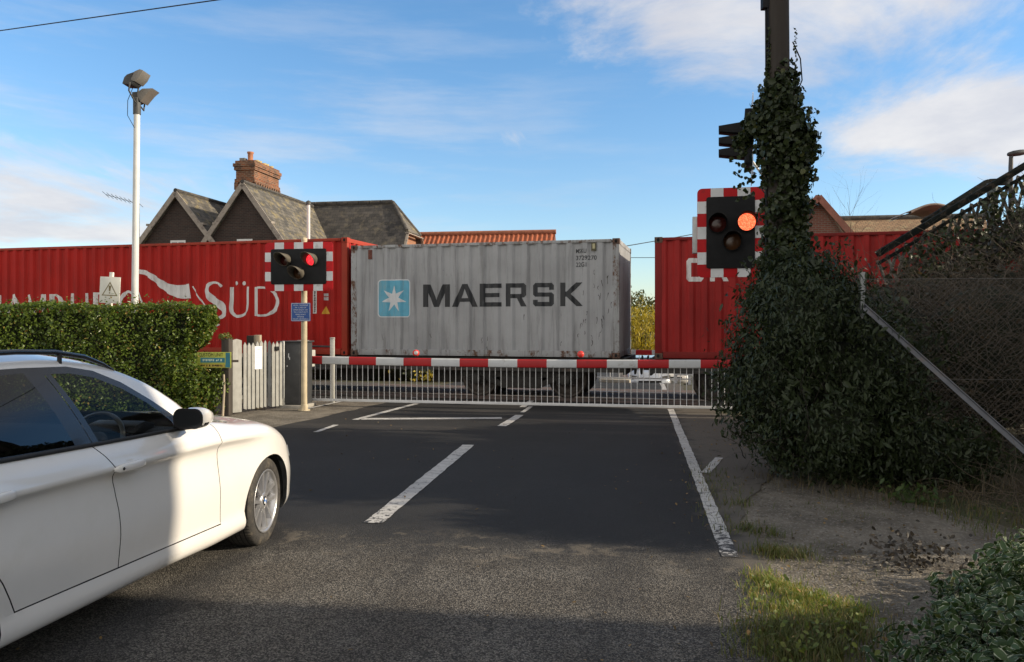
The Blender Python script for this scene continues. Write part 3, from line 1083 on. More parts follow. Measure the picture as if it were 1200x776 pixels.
polys = []
polys.append(sp_([(258.5, 336), (255, 332), (248, 331.2), (243, 335), (241.3, 341), (244, 347), (251, 353), (258, 358), (261.5, 364), (260, 370), (254, 373.5), (247, 374.5)],
                 [.06, .05, .055, .10, .14, .16, .18, .18, .15, .10, .06, .05]))
polys.append(sp_([(247, 379), (252, 381), (257, 380.5)], [.16, .08, .02]))
polys.append(sp_([(270.7, 336.5), (270.5, 352), (270, 362), (272, 368), (278, 370.8), (284, 369), (288.5, 364), (290, 356), (290, 345), (290.3, 336)], [.085, .085, .085, .085, .07, .06, .055, .055, .055, .055]))
for cx in (276.6, 284.6):
    c0, c1 = lx(cx), zpx(cx, 332)
    polys.append(([(c0 + .05 * math.cos(k * .5236), c1 + .05 * math.sin(k * .5236)) for k in range(12)], [tuple(range(12))]))
polys.append(bar(299.3, 336.3, 299.3, 370.3, .11))
polys.append(sp_([(301, 337), (310, 337.3), (317, 340), (323, 348), (324.3, 355), (321, 363), (314, 368.5), (306, 369.8), (301, 369.6)], [.05, .05, .06, .10, .12, .10, .06, .05, .05]))
# flag ribbon with its staffs
polys.append(sp_([(157, 319.5), (164, 318.5), (172, 321), (182, 328), (192, 335.5), (203, 340.5), (213, 342), (222, 341)], [.10, .11, .12, .15, .20, .28, .34, .36]))
polys.append(bar(224, 335.5, 241, 362, .035))
polys.append(bar(158, 331, 166, 356, .05))
# A M B U R G, cap height tops seen above the hedge
zb_ = 1.55


def cap(l0, l1, zt, ch):
    o = []
    n = lambda x, y: (l0 + (l1 - l0) * x, zb_ + (zt - zb_) * y)
    S = lambda pts, ws: o.append(stroke([n(*p) for p in pts], ws))
    B = lambda a, b, w_: o.append(stroke([n(*a), n(*b)], [w_, w_], 1))
    if ch == 'A': B((.02, 0), (.5, 1), .06); B((.5, 1), (.98, 0), .11); B((.25, .36), (.76, .36), .05)
    if ch == 'M': B((.1, 0), (.14, 1), .05); B((.14, 1), (.5, .15), .11); B((.5, .15), (.86, 1), .05); B((.86, 1), (.93, 0), .11)
    if ch == 'B': B((.14, 0), (.14, 1), .11); S([(.2, .97), (.6, .95), (.82, .78), (.6, .56), (.2, .53)], [.05, .06, .11, .06, .05]); S([(.2, .5), (.7, .47), (.95, .26), (.7, .05), (.2, .03)], [.05, .06, .11, .06, .05])
    if ch == 'U': S([(.12, 1), (.12, .4), (.25, .08), (.5, 0), (.78, .1), (.9, .4), (.9, 1)], [.11, .11, .09, .06, .05, .05, .05])
    if ch == 'R': B((.14, 0), (.14, 1), .11); S([(.2, .97), (.6, .95), (.85, .76), (.6, .53), (.2, .5)], [.05, .06, .11, .06, .05]); B((.5, .5), (1, 0), .11)
    if ch == 'G': S([(.95, .85), (.75, .97), (.45, .98), (.15, .75), (.08, .45), (.25, .1), (.6, 0), (.9, .1), (.9, .4)], [.05, .06, .07, .11, .12, .10, .06, .05, .08])
    return o


for ch, xa, xb, yt in (('A', 3, 27, 345.5), ('M', 29, 53, 345.2), ('B', 57.5, 73, 344.8), ('U', 80.5, 103, 343.8), ('R', 108, 129, 342.8), ('G', 137.5, 158, 341.8), ('H', -22, -2, 346)):
    if ch == 'H':
        l0, l1 = lx(xa), lx(xb); zt = zpx(0, yt)
        for a, b in (((l0, zb_), (l0, zt)), ((l1, zb_), (l1, zt)), ((l0, (zb_ + zt) / 2), (l1, (zb_ + zt) / 2))): polys.append(stroke([a, b], [.08, .08], 1))
    else:
        polys += cap(lx(xa), lx(xb), zpx(xa, yt), ch)
decal(polys, pr, WF, 'lettering', M_WHITE_P, redl)
# small markings near its right end
l0, l1 = lx(366.3), lx(369.7); z0, z1 = zpx(368, 367.5), zpx(368, 337)
sm = decal([quad2(l0, z0, l1, z1)], pr, WF, 'marking_strip', M_WHITE_P, redl)
polys = []
rz = random.Random(9); zc = z0 + .03
while zc < z1 - .05:
    hh = rz.uniform(.018, .035); ww = (l1 - l0) * rz.uniform(.2, .32)
    polys.append(quad2((l0 + l1) / 2 - ww, zc, (l0 + l1) / 2 + ww * rz.uniform(.3, 1), zc + hh)); zc += hh + .014
decal(polys, pr, WF, 'strip_lettering', M_BLACK_P, sm, .005)
for ya, yb in ((344, 347.2), (348.2, 352)):
    decal([quad2(lx(379), zpx(381, yb), lx(383.6), zpx(381, ya))], pr, WF, 'label', mat('grey_label', (.45, .42, .42), .6, .2, 30), redl)
t0_, t1_ = lx(376.5), lx(385.5)
tri = decal([([(t0_, zpx(381, 368)), (t1_, zpx(381, 368)), ((t0_ + t1_) / 2, zpx(381, 358.8))], [(0, 1, 2)])], pr, WF, 'warning_triangle', M_YEL, redl)
# --- the right red container: the C and the foot of the R that show, same size
polys = []
w0, w1 = lx(804.3), lx(824.5); zt, zb = zpx(812, 302.5), zpx(812, 330)


def cbox(p): return (w0 + (w1 - w0) * p[0], zb + (zt - zb) * p[1])


polys.append(with_holes([cbox(p) for p in [(0, .12), (.14, 0), (.86, 0), (1, .12), (1, .32), (.72, .32), (.72, .2), (.28, .2), (.28, .8), (.72, .8), (.72, .68), (1, .68), (1, .88), (.86, 1), (.14, 1), (0, .88)]]))
decal(polys, pq, WF, 'letter', M_WHITE_P, redr); polys = []
w0, w1 = lx(832), lx(854)
polys.append(with_holes([cbox(p) for p in [(0, 0), (.26, 0), (.26, .38), (.48, .38), (.72, 0), (1, 0), (.74, .42), (.95, .5), (.95, .9), (.83, 1), (0, 1)]], [cbox(p) for p in [(.26, .55), (.26, .82), (.68, .82), (.68, .55)]]))
decal(polys, pq, WF, 'letter', M_WHITE_P, redr)

# ------------------------------------------------------------------ wagons
M_WAG = mat('wagon_frame_paint', (.045, .042, .038), .75, .3, 6, .2, 30, dirt=(.10, .07, .05), damt=(.55, .7), dscale=4)
M_BOGIE = mat('bogie_grime', (.028, .025, .022), .8, .3, 12, .3, 40)
M_WHEEL = mat('wheel_steel', (.10, .085, .075), .55, .2, 20, metal=.6)


def bogie(parent, lc):
    b = MB(); M = frame(TW(0, 0, 0), A, (0, 0, 1))
    for q in (.26, 2.18):
        b.box(lc - 1.35, lc + 1.35, q - .05, q + .05, .46, .60, M)
        b.box(lc - .45, lc + .45, q - .06, q + .06, .22, .46, M)
        for s in (-1, 1):
            b.beam(TW(lc + s * .45, q, .30), TW(lc + s * .95, q, .52), .09, .12)
            b.box(lc + s * 1.0 - .2, lc + s * 1.0 + .2, q - .07, q + .07, .30, .56, M)
            b.tube([TW(lc + s * 1.0, q - (.16 if q < 1 else -.16), .42), TW(lc + s * 1.0, q, .42)], .11, 12)
            for d in (-.32, .32):
                for k in range(4):
                    b.tube([TW(lc + s * 1.0 + d * .45, q - (.06 if q < 1 else -.06), .30 + .055 * k), TW(lc + s * 1.0 + d * .45, q - (.06 if q < 1 else -.06), .335 + .055 * k)], .055, 8)
    b.box(lc - .2, lc + .2, .2, 2.24, .48, .66, M)
    bo = b.build('bogie', M_BOGIE, parent, .01)
    for s in (-1, 1):
        wmb = MB()
        for q, o in ((.53, 1), (1.93, -1)):
            Mw = frame(TW(lc + s * 1.0, q, .42), A, -Q * o)
            wmb.lathe([(.06, .09), (.12, .09), (.13, .03), (.34, .02), (.35, .06), (.42, .06), (.425, -.07), (.45, -.075), (.45, -.1), (.1, -.1)], Mw, 32)
        wmb.tube([TW(lc + s * 1.0, .4, .42), TW(lc + s * 1.0, 2.05, .42)], .08, 12)
        wmb.build('wheelset', M_WHEEL, bo)


def wagon(label, l0, l1):
    root = thing('flat_wagon', label, 'railway wagon', TW((l0 + l1) / 2, 1.22, 0), 'wagons of the train')
    M = frame(TW(0, 0, 0), A, (0, 0, 1))
    d = MB()
    for q in (.14, 2.30):
        d.box(l0, l1, q - .06, q + .06, .60, .66, M); d.box(l0, l1, q - .012, q + .012, .66, .86, M); d.box(l0, l1, q - .06, q + .06, .86, .895, M)
    n = int((l1 - l0) / 1.5)
    for i in range(n + 1):
        x = l0 + .06 + (l1 - l0 - .12) * i / n
        d.box(x - .05, x + .05, .2, 2.24, .66, .86, M)
    d.box(l0, l1, 1.0, 1.44, .56, .88, M)
    d.build('underframe', M_WAG, root, .006)
    MB().box(l0 - .06, l0 - .002, .10, 2.34, .55, .90, M).build('headstock', M_WAG, root, .01)
    MB().box(l1 + .002, l1 + .06, .10, 2.34, .55, .90, M).build('headstock', M_WAG, root, .01)
    for e, s in ((l0 - .06, -1), (l1 + .06, 1)):
        mb = MB()
        for q in (.35, 2.09):
            mb.tube([TW(e, q, .72), TW(e + s * .16, q, .72)], .07, 12)
            mb.lathe([(.001, .20), (.15, .195), (.17, .18), (.17, .16), (.05, .155)], frame(TW(e, q, .72), Q, A * s), 18)
        mb.build('buffers', M_WAG, root)
    bogie(root, l0 + 2.25); bogie(root, l1 - 2.25)
    for x in frange(l0 + 4.4, l1 - 4.4, 2.6)[:5]:
        MB().box(x, x + .8, .5, 1.0, .30, .62, M).build('brake_gear', M_BOGIE, root, .02)
    return root


wagon('dark flat wagon carrying the red and the grey container', RL1 - 12.3, .06)
wagon('dark flat wagon carrying the dull red container on the right', RR0 - .06, RR0 + 18.4)
# ------------------------------------------------------------------ crossing equipment
M_SIGR = mat('sign_red', (.46, .010, .014), .55, .06, 6, dirt=(.28, .015, .016), damt=(.55, .75), dscale=8, spec=.2)
M_SIGW = mat('sign_white', (.66, .67, .68), .45, .06, 6, dirt=(.42, .41, .38), damt=(.55, .75), dscale=8)
M_SIGB = mat('signal_black', (.009, .0095, .011), .6, .15, 10, spec=.2)
M_HOOD = mat('faded_hood', (.10, .088, .07), .6, .15, 10, spec=.25)
M_POST = mat('weathered_post', (.50, .42, .28), .6, .15, 5, dirt=(.25, .2, .13), damt=(.5, .7), dscale=5, dstretch=(1, 1, .3))
M_GALV = mat('galvanised_steel', (.42, .43, .43), .45, .12, 8, metal=.35, dirt=(.24, .23, .21), damt=(.55, .75), dscale=6, dstretch=(1, 1, .25))
M_LENSOFF = mat('unlit_red_lens', (.05, .008, .006), .15, .1, 10)
M_AMBOFF = mat('unlit_amber_lens', (.07, .03, .012), .2, .1, 10)
M_CONC = mat('concrete_foot', (.36, .34, .30), .9, .15, 8, .4, 50)


def lamp_mat(name, c, hot, st):
    m, nt, bs, out = nt_new(name)
    o = node(nt, 'ShaderNodeTexCoord').outputs['Object']
    vo = node(nt, 'ShaderNodeTexVoronoi', i_Scale=55.0); nt.links.new(o, vo.inputs['Vector'])
    c_ = mix(nt, ramp(nt, vo.outputs['Distance'], .25, .65), hot, c)
    bs.inputs['Base Color'].default_value = (.2, .01, .01, 1)
    nt.links.new(c_, bs.inputs['Emission Color']); bs.inputs['Emission Strength'].default_value = st
    return m


M_LITA = lamp_mat('lit_red_lens', (.95, .012, .022), (1, .05, .06), .85)
M_LITB = lamp_mat('lit_orange_lens', (1, .085, .03), (1, .20, .09), 1.15)


def rr_poly(w_, h_, r, n=5):
    return rrect(-w_ / 2, -h_ / 2, w_ / 2, h_ / 2, r, n)


def signal_board(parent, M, cols, rows, cw, ch, lamps, bw=.125, lens_r=.105, hood_l=.26):
    """M: x right, y up, z towards the viewer. Red board with white squares round a black panel, three hooded lamps"""
    W_, H_ = cols * cw, rows * ch
    bd = MB().prism(rr_poly(W_, H_, .07), -.012, 0, M).build('backboard', M_SIGR, parent, .003)
    for i in range(1, cols, 2):
        for y0, y1 in ((H_ / 2 - bw, H_ / 2 - .002), (-H_ / 2 + .002, -H_ / 2 + bw)):
            x = -W_ / 2 + i * cw
            MB().box(x + .004, x + cw - .004, y0, y1, .001, .003, M).build('white_square', M_SIGW, bd)
    for j in range(1, rows, 2):
        for x0, x1 in ((-W_ / 2 + .002, -W_ / 2 + bw), (W_ / 2 - bw, W_ / 2 - .002)):
            y = -H_ / 2 + j * ch
            MB().box(x0, x1, y + .004, y + ch - .004, .001, .003, M).build('white_square', M_SIGW, bd)
    pn = MB().prism(rr_poly(W_ - 2 * bw, H_ - 2 * bw, .035), .004, .018, M).build('black_panel', M_SIGB, parent, .004)
    MB().prism(rr_poly(W_ * .62, H_ * .62, .06), -.16, -.013, M).build('lamp_housing', M_SIGB, parent, .01)
    for u, v, mm, nm in lamps:
        Ml = M @ Matrix.Translation((u, v, .018))
        hd = MB()
        n = 28; prof = []
        # hood: long at the top, cut away below
        vs = []
        for k in range(n):
            t = 2 * math.pi * k / n
            top = .5 + .5 * math.sin(t)
            ln = .05 + hood_l * (top ** .9)
            for r_, z in ((lens_r + .014, 0), (lens_r + .018, ln), (lens_r + .012, ln), (lens_r + .006, .0)):
                vs.append(Ml @ Vector((r_ * math.cos(t), r_ * math.sin(t), z)))
        fs = []
        for k in range(n):
            a, b = k * 4, ((k + 1) % n) * 4
            for j in range(3): fs.append((a + j, b + j, b + j + 1, a + j + 1))
        hd.add(vs, fs, 0, True)
        hood = hd.build('lamp_hood', M_HOOD if hood_l > .2 else M_SIGB, pn)
        le = MB().lathe([(.0008, .022), (lens_r * .5, .019), (lens_r * .85, .012), (lens_r + .004, .002)], Ml, 28).build(nm, mm, pn)
    return bd


def RF(o):
    """frame facing back along the road towards us: x right, y up, z towards us"""
    m = Matrix((RR, Vector((0, 0, 1)), -RD)).transposed().to_4x4(); m.translation = o
    return m


# left signal
pl = P(356.5, 481, 14.5); pl.z = 0
sgl = thing('crossing_signal', 'wide level crossing signal on the cream post beside the picket gate, red lamp lit', 'crossing signal', pl, 'level crossing signals')
MB().tube([pl, pl + Vector((0, 0, 3.22))], .055, 16).lathe([(.057, 3.2), (.06, 3.25), (.001, 3.27)], Matrix.Translation(pl), 16).build('post', M_POST, sgl)
MB().lathe([(.11, 0), (.11, .015), (.07, .02), (.066, .10), (.056, .12)], Matrix.Translation(pl), 16).build('foot_flange', M_POST, sgl)
bo = P(350, 312.5, 14.32)
signal_board(sgl, RF(bo), 7, 5, .192, .182, ((-.255, .125, M_LENSOFF, 'lens'), (.265, .125, M_LITA, 'lit_lens'), (0.01, -.125, M_AMBOFF, 'lens')), lens_r=.10, hood_l=.30)
for zz_ in (2.5, 2.95):
    MB().beam(pl + Vector((0, 0, zz_)), bo + RD * .03 + Vector((pl.x - bo.x, 0, zz_ - bo.z)), .06, .04).build('bracket', M_GALV, sgl)
M_BLUE = mat('sign_blue', (.012, .075, .30), .4, .08, 6, dirt=(.05, .13, .33), damt=(.55, .75), dscale=9)
Mb = RF(P(352.5, 365.8, 14.40)); bs_ = MB().prism(rr_poly(.385, .345, .02), 0, .004, Mb).build('blue_sign', M_BLUE, sgl)
mb = MB()
for x0, x1, y0, y1 in ((-.185, .185, .158, .166), (-.185, .185, -.166, -.158), (-.185, -.178, -.157, .157), (.178, .185, -.157, .157)):
    mb.box(x0, x1, y0, y1, .0045, .0055, Mb)
for i, (s, w_) in enumerate((('LEVEL CROSSING', .29), ('IN CASE OF', .22), ('EMERGENCY OR', .28), ('TO CONTACT', .28), ('RAILWAY', .2), ('PHONE', .13), ('FROM CROSSING', .31))):
    text_on(mb, s, Mb, 0, .128 - i * .0432, .0055, w_, .024)
mb.build('sign_lettering', M_SIGW, bs_)

# right signal and the side-facing one on the same post
pr_ = P(897, 400, 11.05); pr_.z = 0
M_BRN = mat('brown_post', (.12, .085, .06), .7, .2, 6)
sgr = thing('crossing_signal', 'tall level crossing signal by the ivy clad pole with its lamp glowing orange red', 'crossing signal', pr_, 'level crossing signals')
MB().tube([pr_, pr_ + Vector((0, 0, 4.55))], .052, 14).build('post', M_BRN, sgr)
bo = P(856, 272.5, 10.8)
Mr = Matrix((Vector((math.cos(rad(12)), -math.sin(rad(12)), 0)), Vector((0, 0, 1)), Vector((-math.sin(rad(12)), -math.cos(rad(12)), 0)))).transposed().to_4x4(); Mr.translation = bo
signal_board(sgr, Mr, 5, 7, .182, .180, ((-.175, .125, M_LENSOFF, 'lens'), (.218, .14, M_LITB, 'lit_lens'), (.022, -.13, M_AMBOFF, 'lens')), bw=.125, lens_r=.115, hood_l=.16)
for zz_ in (2.6, 3.2):
    MB().beam(Vector((pr_.x, pr_.y, zz_)), Vector((bo.x + .2, bo.y + .1, zz_)), .05, .05).build('bracket', M_GALV, sgr)
MB().box(-.40, -.30, -.30, .22, -.14, -.02, Mr @ Matrix.Translation((-.12, .02, 0))).build('terminal_box', M_GALV, sgr, .01)
# side signal
so_ = P(881, 165, 11.05)
Ms = Matrix((Vector((-.27, -.963, 0)).normalized(), Vector((0, 0, 1)), Vector((-.963, .27, 0)).normalized())).transposed().to_4x4(); Ms.translation = so_
sgs = thing('crossing_signal', 'black three hooded signal turned sideways near the top of the ivy', 'crossing signal', (so_.x, so_.y, so_.z - .6), 'level crossing signals')
MB().prism(rr_poly(.95, 1.16, .07), -.008, 0, Ms).build('backboard', M_SIGW, sgs)
MB().prism(rr_poly(.62, .80, .05), .004, .10, Ms).build('black_panel', M_SIGB, sgs, .01)
for j, v in enumerate((.17, 0, -.17)):
    Ml = Ms @ Matrix.Translation((0, v - .0, .10)); mb = MB()
    h_, w_ = .085, .13
    a = [(-w_, -h_, 0), (w_, -h_, 0), (w_, h_, 0), (-w_, h_, 0)]
    b = [(-w_ * .8, -h_ * .95 + .015, .36), (w_ * .8, -h_ * .95 + .015, .36), (w_ * .8, h_ * .55, .36), (-w_ * .8, h_ * .55, .36)]
    b[0] = (-w_ * .8, -h_ * .35, .36); b[1] = (w_ * .8, -h_ * .35, .36)
    b[2] = (w_ * .8, h_ * .62, .36); b[3] = (-w_ * .8, h_ * .62, .36)
    vs = [Ml @ Vector(p) for p in a + b]
    mb.add(vs, [(0, 1, 5, 4), (1, 2, 6, 5), (2, 3, 7, 6), (3, 0, 4, 7)])
    mb.build('lamp_hood', M_SIGB, sgs, .006)
    MB().lathe([(.001, .02), (.085, .012)], Ml, 20).build('lens', M_LENSOFF if j == 0 else M_AMBOFF, sgs)
MB().tube([Ms @ Vector((0, .15, -.01)), Ms @ Vector((.0, .15, -.12)), Ms @ Vector((.0, -.1, -.17)), Vector((pr_.x, pr_.y, so_.z - .3))], .022, 8).build('bracket', M_GALV, sgs)
MB().tube([Ms @ Vector((.05, -.3, -.0)), Vector((pr_.x, pr_.y, so_.z - .55))], .018, 8).build('bracket', M_GALV, sgs)

# ------------------------------------------------------------------ barrier
b0 = P(366, 420.5, 15.5); b1 = P(858, 427, 14.0); b0.z = b1.z = .905
bd_ = (b1 - b0); BL = bd_.length; bd_.normalize()
Mbar = Matrix((bd_, Vector((0, 0, 1)), Vector((bd_.y, -bd_.x, 0)))).transposed().to_4x4(); Mbar.translation = b0
bar_ = thing('crossing_barrier', 'lowered red and white barrier with a white skirt in front of the train', 'barrier', (b0.x, b0.y, 0), 'crossing barriers')
M_BW = mat('boom_white', (.60, .62, .63), .4, .05, 4, dirt=(.42, .41, .39), damt=(.55, .75), dscale=6)
M_BR = mat('boom_red', (.44, .009, .013), .5, .06, 4, dirt=(.30, .015, .02), damt=(.55, .75), dscale=6)
mb = MB(); x = 0.0; i = 0
prof = rrect(-.055, -.078, .055, .078, .022, 3)
cuts = [0, .235]
while cuts[-1] < BL: cuts.append(cuts[-1] + .568)
cuts[-1] = BL
for i in range(len(cuts) - 1):
    ca, cb_ = cuts[i], cuts[i + 1]; n = len(prof)
    vs = [Mbar @ Vector((xx, y - .03 * math.sin(math.pi * xx / BL), z)) for xx in (ca, cb_) for z, y in prof]
    mb.add(vs, [(k, (k + 1) % n, n + (k + 1) % n, n + k) for k in range(n)], 1 if i % 2 == 0 else 0, True)
mb.add([Mbar @ Vector((BL, y, z)) for z, y in prof], [tuple(range(len(prof)))[::-1]], 0)
mb.add([Mbar @ Vector((0, y, z)) for z, y in prof], [tuple(range(len(prof)))], 1)
boom = mb.build('boom', [M_BW, M_BR], bar_)
M_SK = mat('skirt_paint', (.76, .76, .75), .45, .06, 6)
zb0 = -.80
MB().box(-.08, BL, zb0 - .026, zb0 + .026, -.014, .014, Mbar).build('bottom_rail', M_SK, bar_, .004)
n = int(BL / .1125)
first = None
for k in range(n):
    xk = .06 + k * .1125
    if first is None:
        first = MB().tube([Mbar @ Vector((xk, -.07, 0)), Mbar @ Vector((xk, zb0 + .02, 0))], .0072, 6).build('skirt_bar', M_SK, bar_)
    else:
        c = first.copy(); COL.objects.link(c); c.parent = bar_; c.location = bd_ * (k * .1125)
M_BLR = mat('boom_lamp_lens', (.75, .06, .05), .25, .05)
for px, mm in ((487.5, M_SIGW), (680.5, M_BLR)):
    # the lamp sits on top of the boom
    k = (px - CX) / F
    t = (k * b0.y - b0.x) / (bd_.x - k * bd_.y)
    c = Mbar @ Vector((t, .078, 0))
    la = MB().box(t - .045, t + .045, .078, .098, -.035, .035, Mbar).build('boom_lamp', M_SIGB, bar_, .006)
    MB().lathe([(.001, .055), (.045, .05), (.062, .03), (.066, 0), (.062, -.03), (.045, -.05), (.001, -.055)], Mbar @ Matrix.Translation((t, .155, 0)), 18).build('lens', M_BLR, la)
    if mm is M_SIGW:
        MB().lathe([(.001, .058), (.03, .056), (.04, .052)], Mbar @ Matrix.Translation((t + .02, .16, 0.008)), 14).build('bezel', M_SIGW, la)
# machine at its foot
pm = b0 + Vector((-.22, .12, 0)); pm.z = 0
ped = thing('barrier_machine', 'grey barrier drive cabinet behind the cream signal post', 'barrier machine', pm)
Mp = Matrix((RR, RD, Vector((0, 0, 1)))).transposed().to_4x4(); Mp.translation = pm
M_CAB = mat('cabinet_grey', (.045, .047, .050), .55, .15, 6, dirt=(.09, .09, .085), damt=(.55, .75), dscale=5)
M_PALE = mat('pale_grey_paint', (.46, .46, .43), .55, .1, 5, dirt=(.25, .23, .2), damt=(.5, .7), dscale=4, dstretch=(1, 1, .3))
MB().box(-.10, .10, -.10, .10, 0, 1.30, Mp).build('column', M_PALE, ped, .015)
MB().box(.07, .20, -.16, .16, .76, 1.10, Mp).build('pivot_arm', M_PALE, ped, .02)
MB().tube([Mp @ Vector((.02, -.12, .45)), Mp @ Vector((.16, -.12, .45))], .03, 8).build('hinge', M_GALV, ped)
MB().tube([Mp @ Vector((.02, -.12, .2)), Mp @ Vector((.12, -.12, .2))], .03, 8).build('hinge', M_GALV, ped)
# small post with rails
pp = P(389.5, 470, 15.9); pp.z = 0
sp2 = thing('guard_post', 'pale square post with two dark rails behind the left end of the barrier', 'post', pp)
Mp2 = Matrix.Translation(pp)
MB().box(-.042, .042, -.042, .042, 0, 1.32, Mp2).prism([(-.046, -.046), (.046, -.046), (.046, .046), (-.046, .046)], 1.321, 1.35, Mp2).build('post', M_PALE, sp2, .01)
for zz_ in (1.16, .70):
    MB().tube([pp + Vector((0, 0, zz_)), pp + Vector((-.62, .05, zz_ + .01))], .02, 8).build('rail', M_CAB, sp2)
# cabinet
pc = P(344.5, 478, 15.1); pc.z = 0
cab = thing('equipment_cabinet', 'dark grey crossing equipment cabinet between the picket gate and the signal post', 'cabinet', pc)
Mc = Matrix((RR, RD, Vector((0, 0, 1)))).transposed().to_4x4(); Mc.translation = pc
MB().box(-.21, .25, -.2, .3, .06, 1.27, Mc).build('body', M_CAB, cab, .015)
MB().box(-.24, .28, -.23, .33, 1.272, 1.30, Mc).build('lid', M_CAB, cab, .008)
MB().box(-.26, .30, -.25, .35, -.02, .058, Mc).build('plinth', M_CONC, cab, .01)
MB().box(-.185, .22, -.213, -.202, .10, 1.22, Mc).build('door', M_CAB, cab, .004)
mb = MB(); mb.box(-.02, .0, -.216, -.2135, .98, 1.06, Mc); mb.box(.0, .02, -.216, -.2135, .94, .99, Mc); mb.box(-.05, -.03, -.216, -.2135, .80, .83, Mc)
mb.build('sticker', M_SIGW, cab)

# ------------------------------------------------------------------ picket gate, posts, signs
M_PICK = mat('weathered_white_paint', (.32, .32, .30), .75, .1, 8, .2, 50, dirt=(.24, .23, .21), damt=(.5, .68), dscale=5, dstretch=(1, 1, .2))
M_TIMB = mat('dark_timber', (.055, .046, .038), .85, .25, 4, .5, 30, stretch=(1, 1, .15))
M_TIMP = mat('pale_timber', (.36, .30, .22), .85, .2, 4, .4, 30, stretch=(1, 1, .15))
g0 = P(273.5, 485.5, 13.96); g1 = P(333, 478, 14.92); g0.z = g1.z = 0
gd = (g1 - g0); GLn = gd.length; gd.normalize(); gn = Vector((gd.y, -gd.x, 0))
Mg = Matrix((gd, Vector((0, 0, 1)), gn)).transposed().to_4x4(); Mg.translation = g0
gate = thing('picket_gate', 'small pale grey picket gate of pointed slats at the end of the hedge', 'gate', g0 + gd * (GLn / 2))
mb = MB()
for yy in (.25, 1.02): mb.box(.02, GLn - .02, yy, yy + .07, -.045, -.004, Mg)
mb.beam(Mg @ Vector((.06, .30, -.03)), Mg @ Vector((GLn - .06, 1.02, -.03)), .03, .06)
mb.build('cross_rails', M_PICK, gate)
MB().prism([(-.03, .02), (.165, .02), (.165, 1.33), (.06, 1.36), (-.03, 1.34)], 0, .022, Mg).build('stile', M_PICK, gate, .003)
xs_ = frange(.205, GLn - .03, .0925)
for i, x in enumerate(xs_):
    h = 1.30 + RND.uniform(-.025, .03); w_ = .069
    t = RND.uniform(-.006, .006)
    MB().prism([(x, .05 + RND.uniform(0, .03)), (x + w_, .05), (x + w_ + t, h - .06), (x + w_ / 2 + t, h), (x + t, h - .06)], 0, .019, Mg).build('picket', M_PICK, gate, .002)
MB().box(xs_[8] - .03, xs_[8] + .05, 1.12, 1.2, .0, .05, Mg).build('latch', M_SIGB, gate, .006)
MB().box(GLn - .05, GLn - .03, .2, 1.3, .0, .05, Mg).build('slam_plate', M_GALV, gate, .004)
# posts
pg_ = P(266, 489, 13.75); pg_.z = 0
gp = thing('gate_post', 'dark rotting timber gate post with moss on top beside the hedge', 'post', pg_, 'timber posts of the gate')
MB().box(-.075, .075, -.07, .07, 0, 1.38, Matrix.Translation(pg_) @ Matrix.Rotation(-.16, 4, 'Z')).build('post', M_TIMB, gp, .02)
pts, nn = blob_pts([(pg_.x - .03, pg_.y, 1.40, .12, .12, .08)], 160, .5)
leaf_obj('moss', pts, nn, .045, leaf_mat('moss_leaf', (.10, .13, .025), (.24, .26, .07)), gp)
pb = P(302, 480, 14.75); pb.z = 0
tp = thing('gate_post', 'short pale topped timber post standing behind the picket slats', 'post', pb, 'timber posts of the gate')
MB().box(-.06, .06, -.06, .06, 0, 1.42, Matrix.Translation(pb)).build('post', M_TIMP, tp, .012)
MB().box(-.20, -.065, -.05, .05, 1.20, 1.41, Matrix.Translation(pb)).build('lock_block', M_TIMB, tp, .01)
pd = P(261, 488, 13.55); pd.z = 0
sk = tag(MB().tube([pd, pd + Vector((.02, .02, .5)), pd + Vector((.0, .05, .74))], [.022, .02, .018], 8).build('garden_stake', M_TIMP), 'thin pale stake in the hedge beside the gate post', 'stake')
# paper notice
px_ = .58
Mn = Mg @ Matrix.Translation((.53, 1.0, .022))
nt_ = tag(MB().prism(rrect(-.083, -.215, .083, .215, .006, 2), 0, .003, Mn).build('paper_notice', mat('white_paper', (.80, .80, .80), .6, .02)), 'white paper notice pinned to the picket gate', 'notice')
mb = MB()
glyph_marks(mb, Mn, 0, .15, .0036, .075, .018, 4)
for i in range(8):
    mb.box(-.06, .06 - (i * 37 % 5) * .012, .10 - i * .033, .106 - i * .033, .0034, .0038, Mn)
mb.build('printing', mat('grey_print', (.42, .42, .44), .7, .05), nt_)
# green and yellow sign
Ms_ = Matrix((Vector((1, -.06, 0)).normalized(), Vector((0, 0, 1)), Vector((-.06, -1, 0)).normalized())).transposed().to_4x4(); Ms_.translation = P(250.5, 422, 13.58)
gs = thing('trade_sign', 'small green and yellow board with a teal band fixed at the end of the hedge', 'sign', Ms_ @ Vector((0, -.14, 0)))
M_LIME = mat('sign_lime', (.34, .38, .05), .5, .12, 7, dirt=(.18, .2, .05), damt=(.5, .7), dscale=8)
M_TEAL = mat('sign_teal', (.02, .16, .22), .5, .12, 7)
M_OCH = mat('sign_ochre', (.36, .28, .04), .5, .15, 7)
MB().box(-.31, .31, -.14, .14, -.014, 0, Ms_).build('board', M_LIME, gs, .002)
MB().box(-.24, .20, -.045, .04, .001, .003, Ms_).build('teal_band', M_TEAL, gs)
MB().box(.215, .295, -.13, .13, .001, .003, Ms_).build('end_band', M_TEAL, gs)
MB().box(-.29, .195, -.13, -.065, .001, .003, Ms_).build('ochre_band', M_OCH, gs)
mb = MB()
text_on(mb, 'CUSTOM UNIT', Ms_, -.05, .092, .0035, .44, .06)
glyph_marks(mb, Ms_, -.05, -.098, .0035, .42, .032, 5)
mb.build('lettering', M_SIGB, gs)
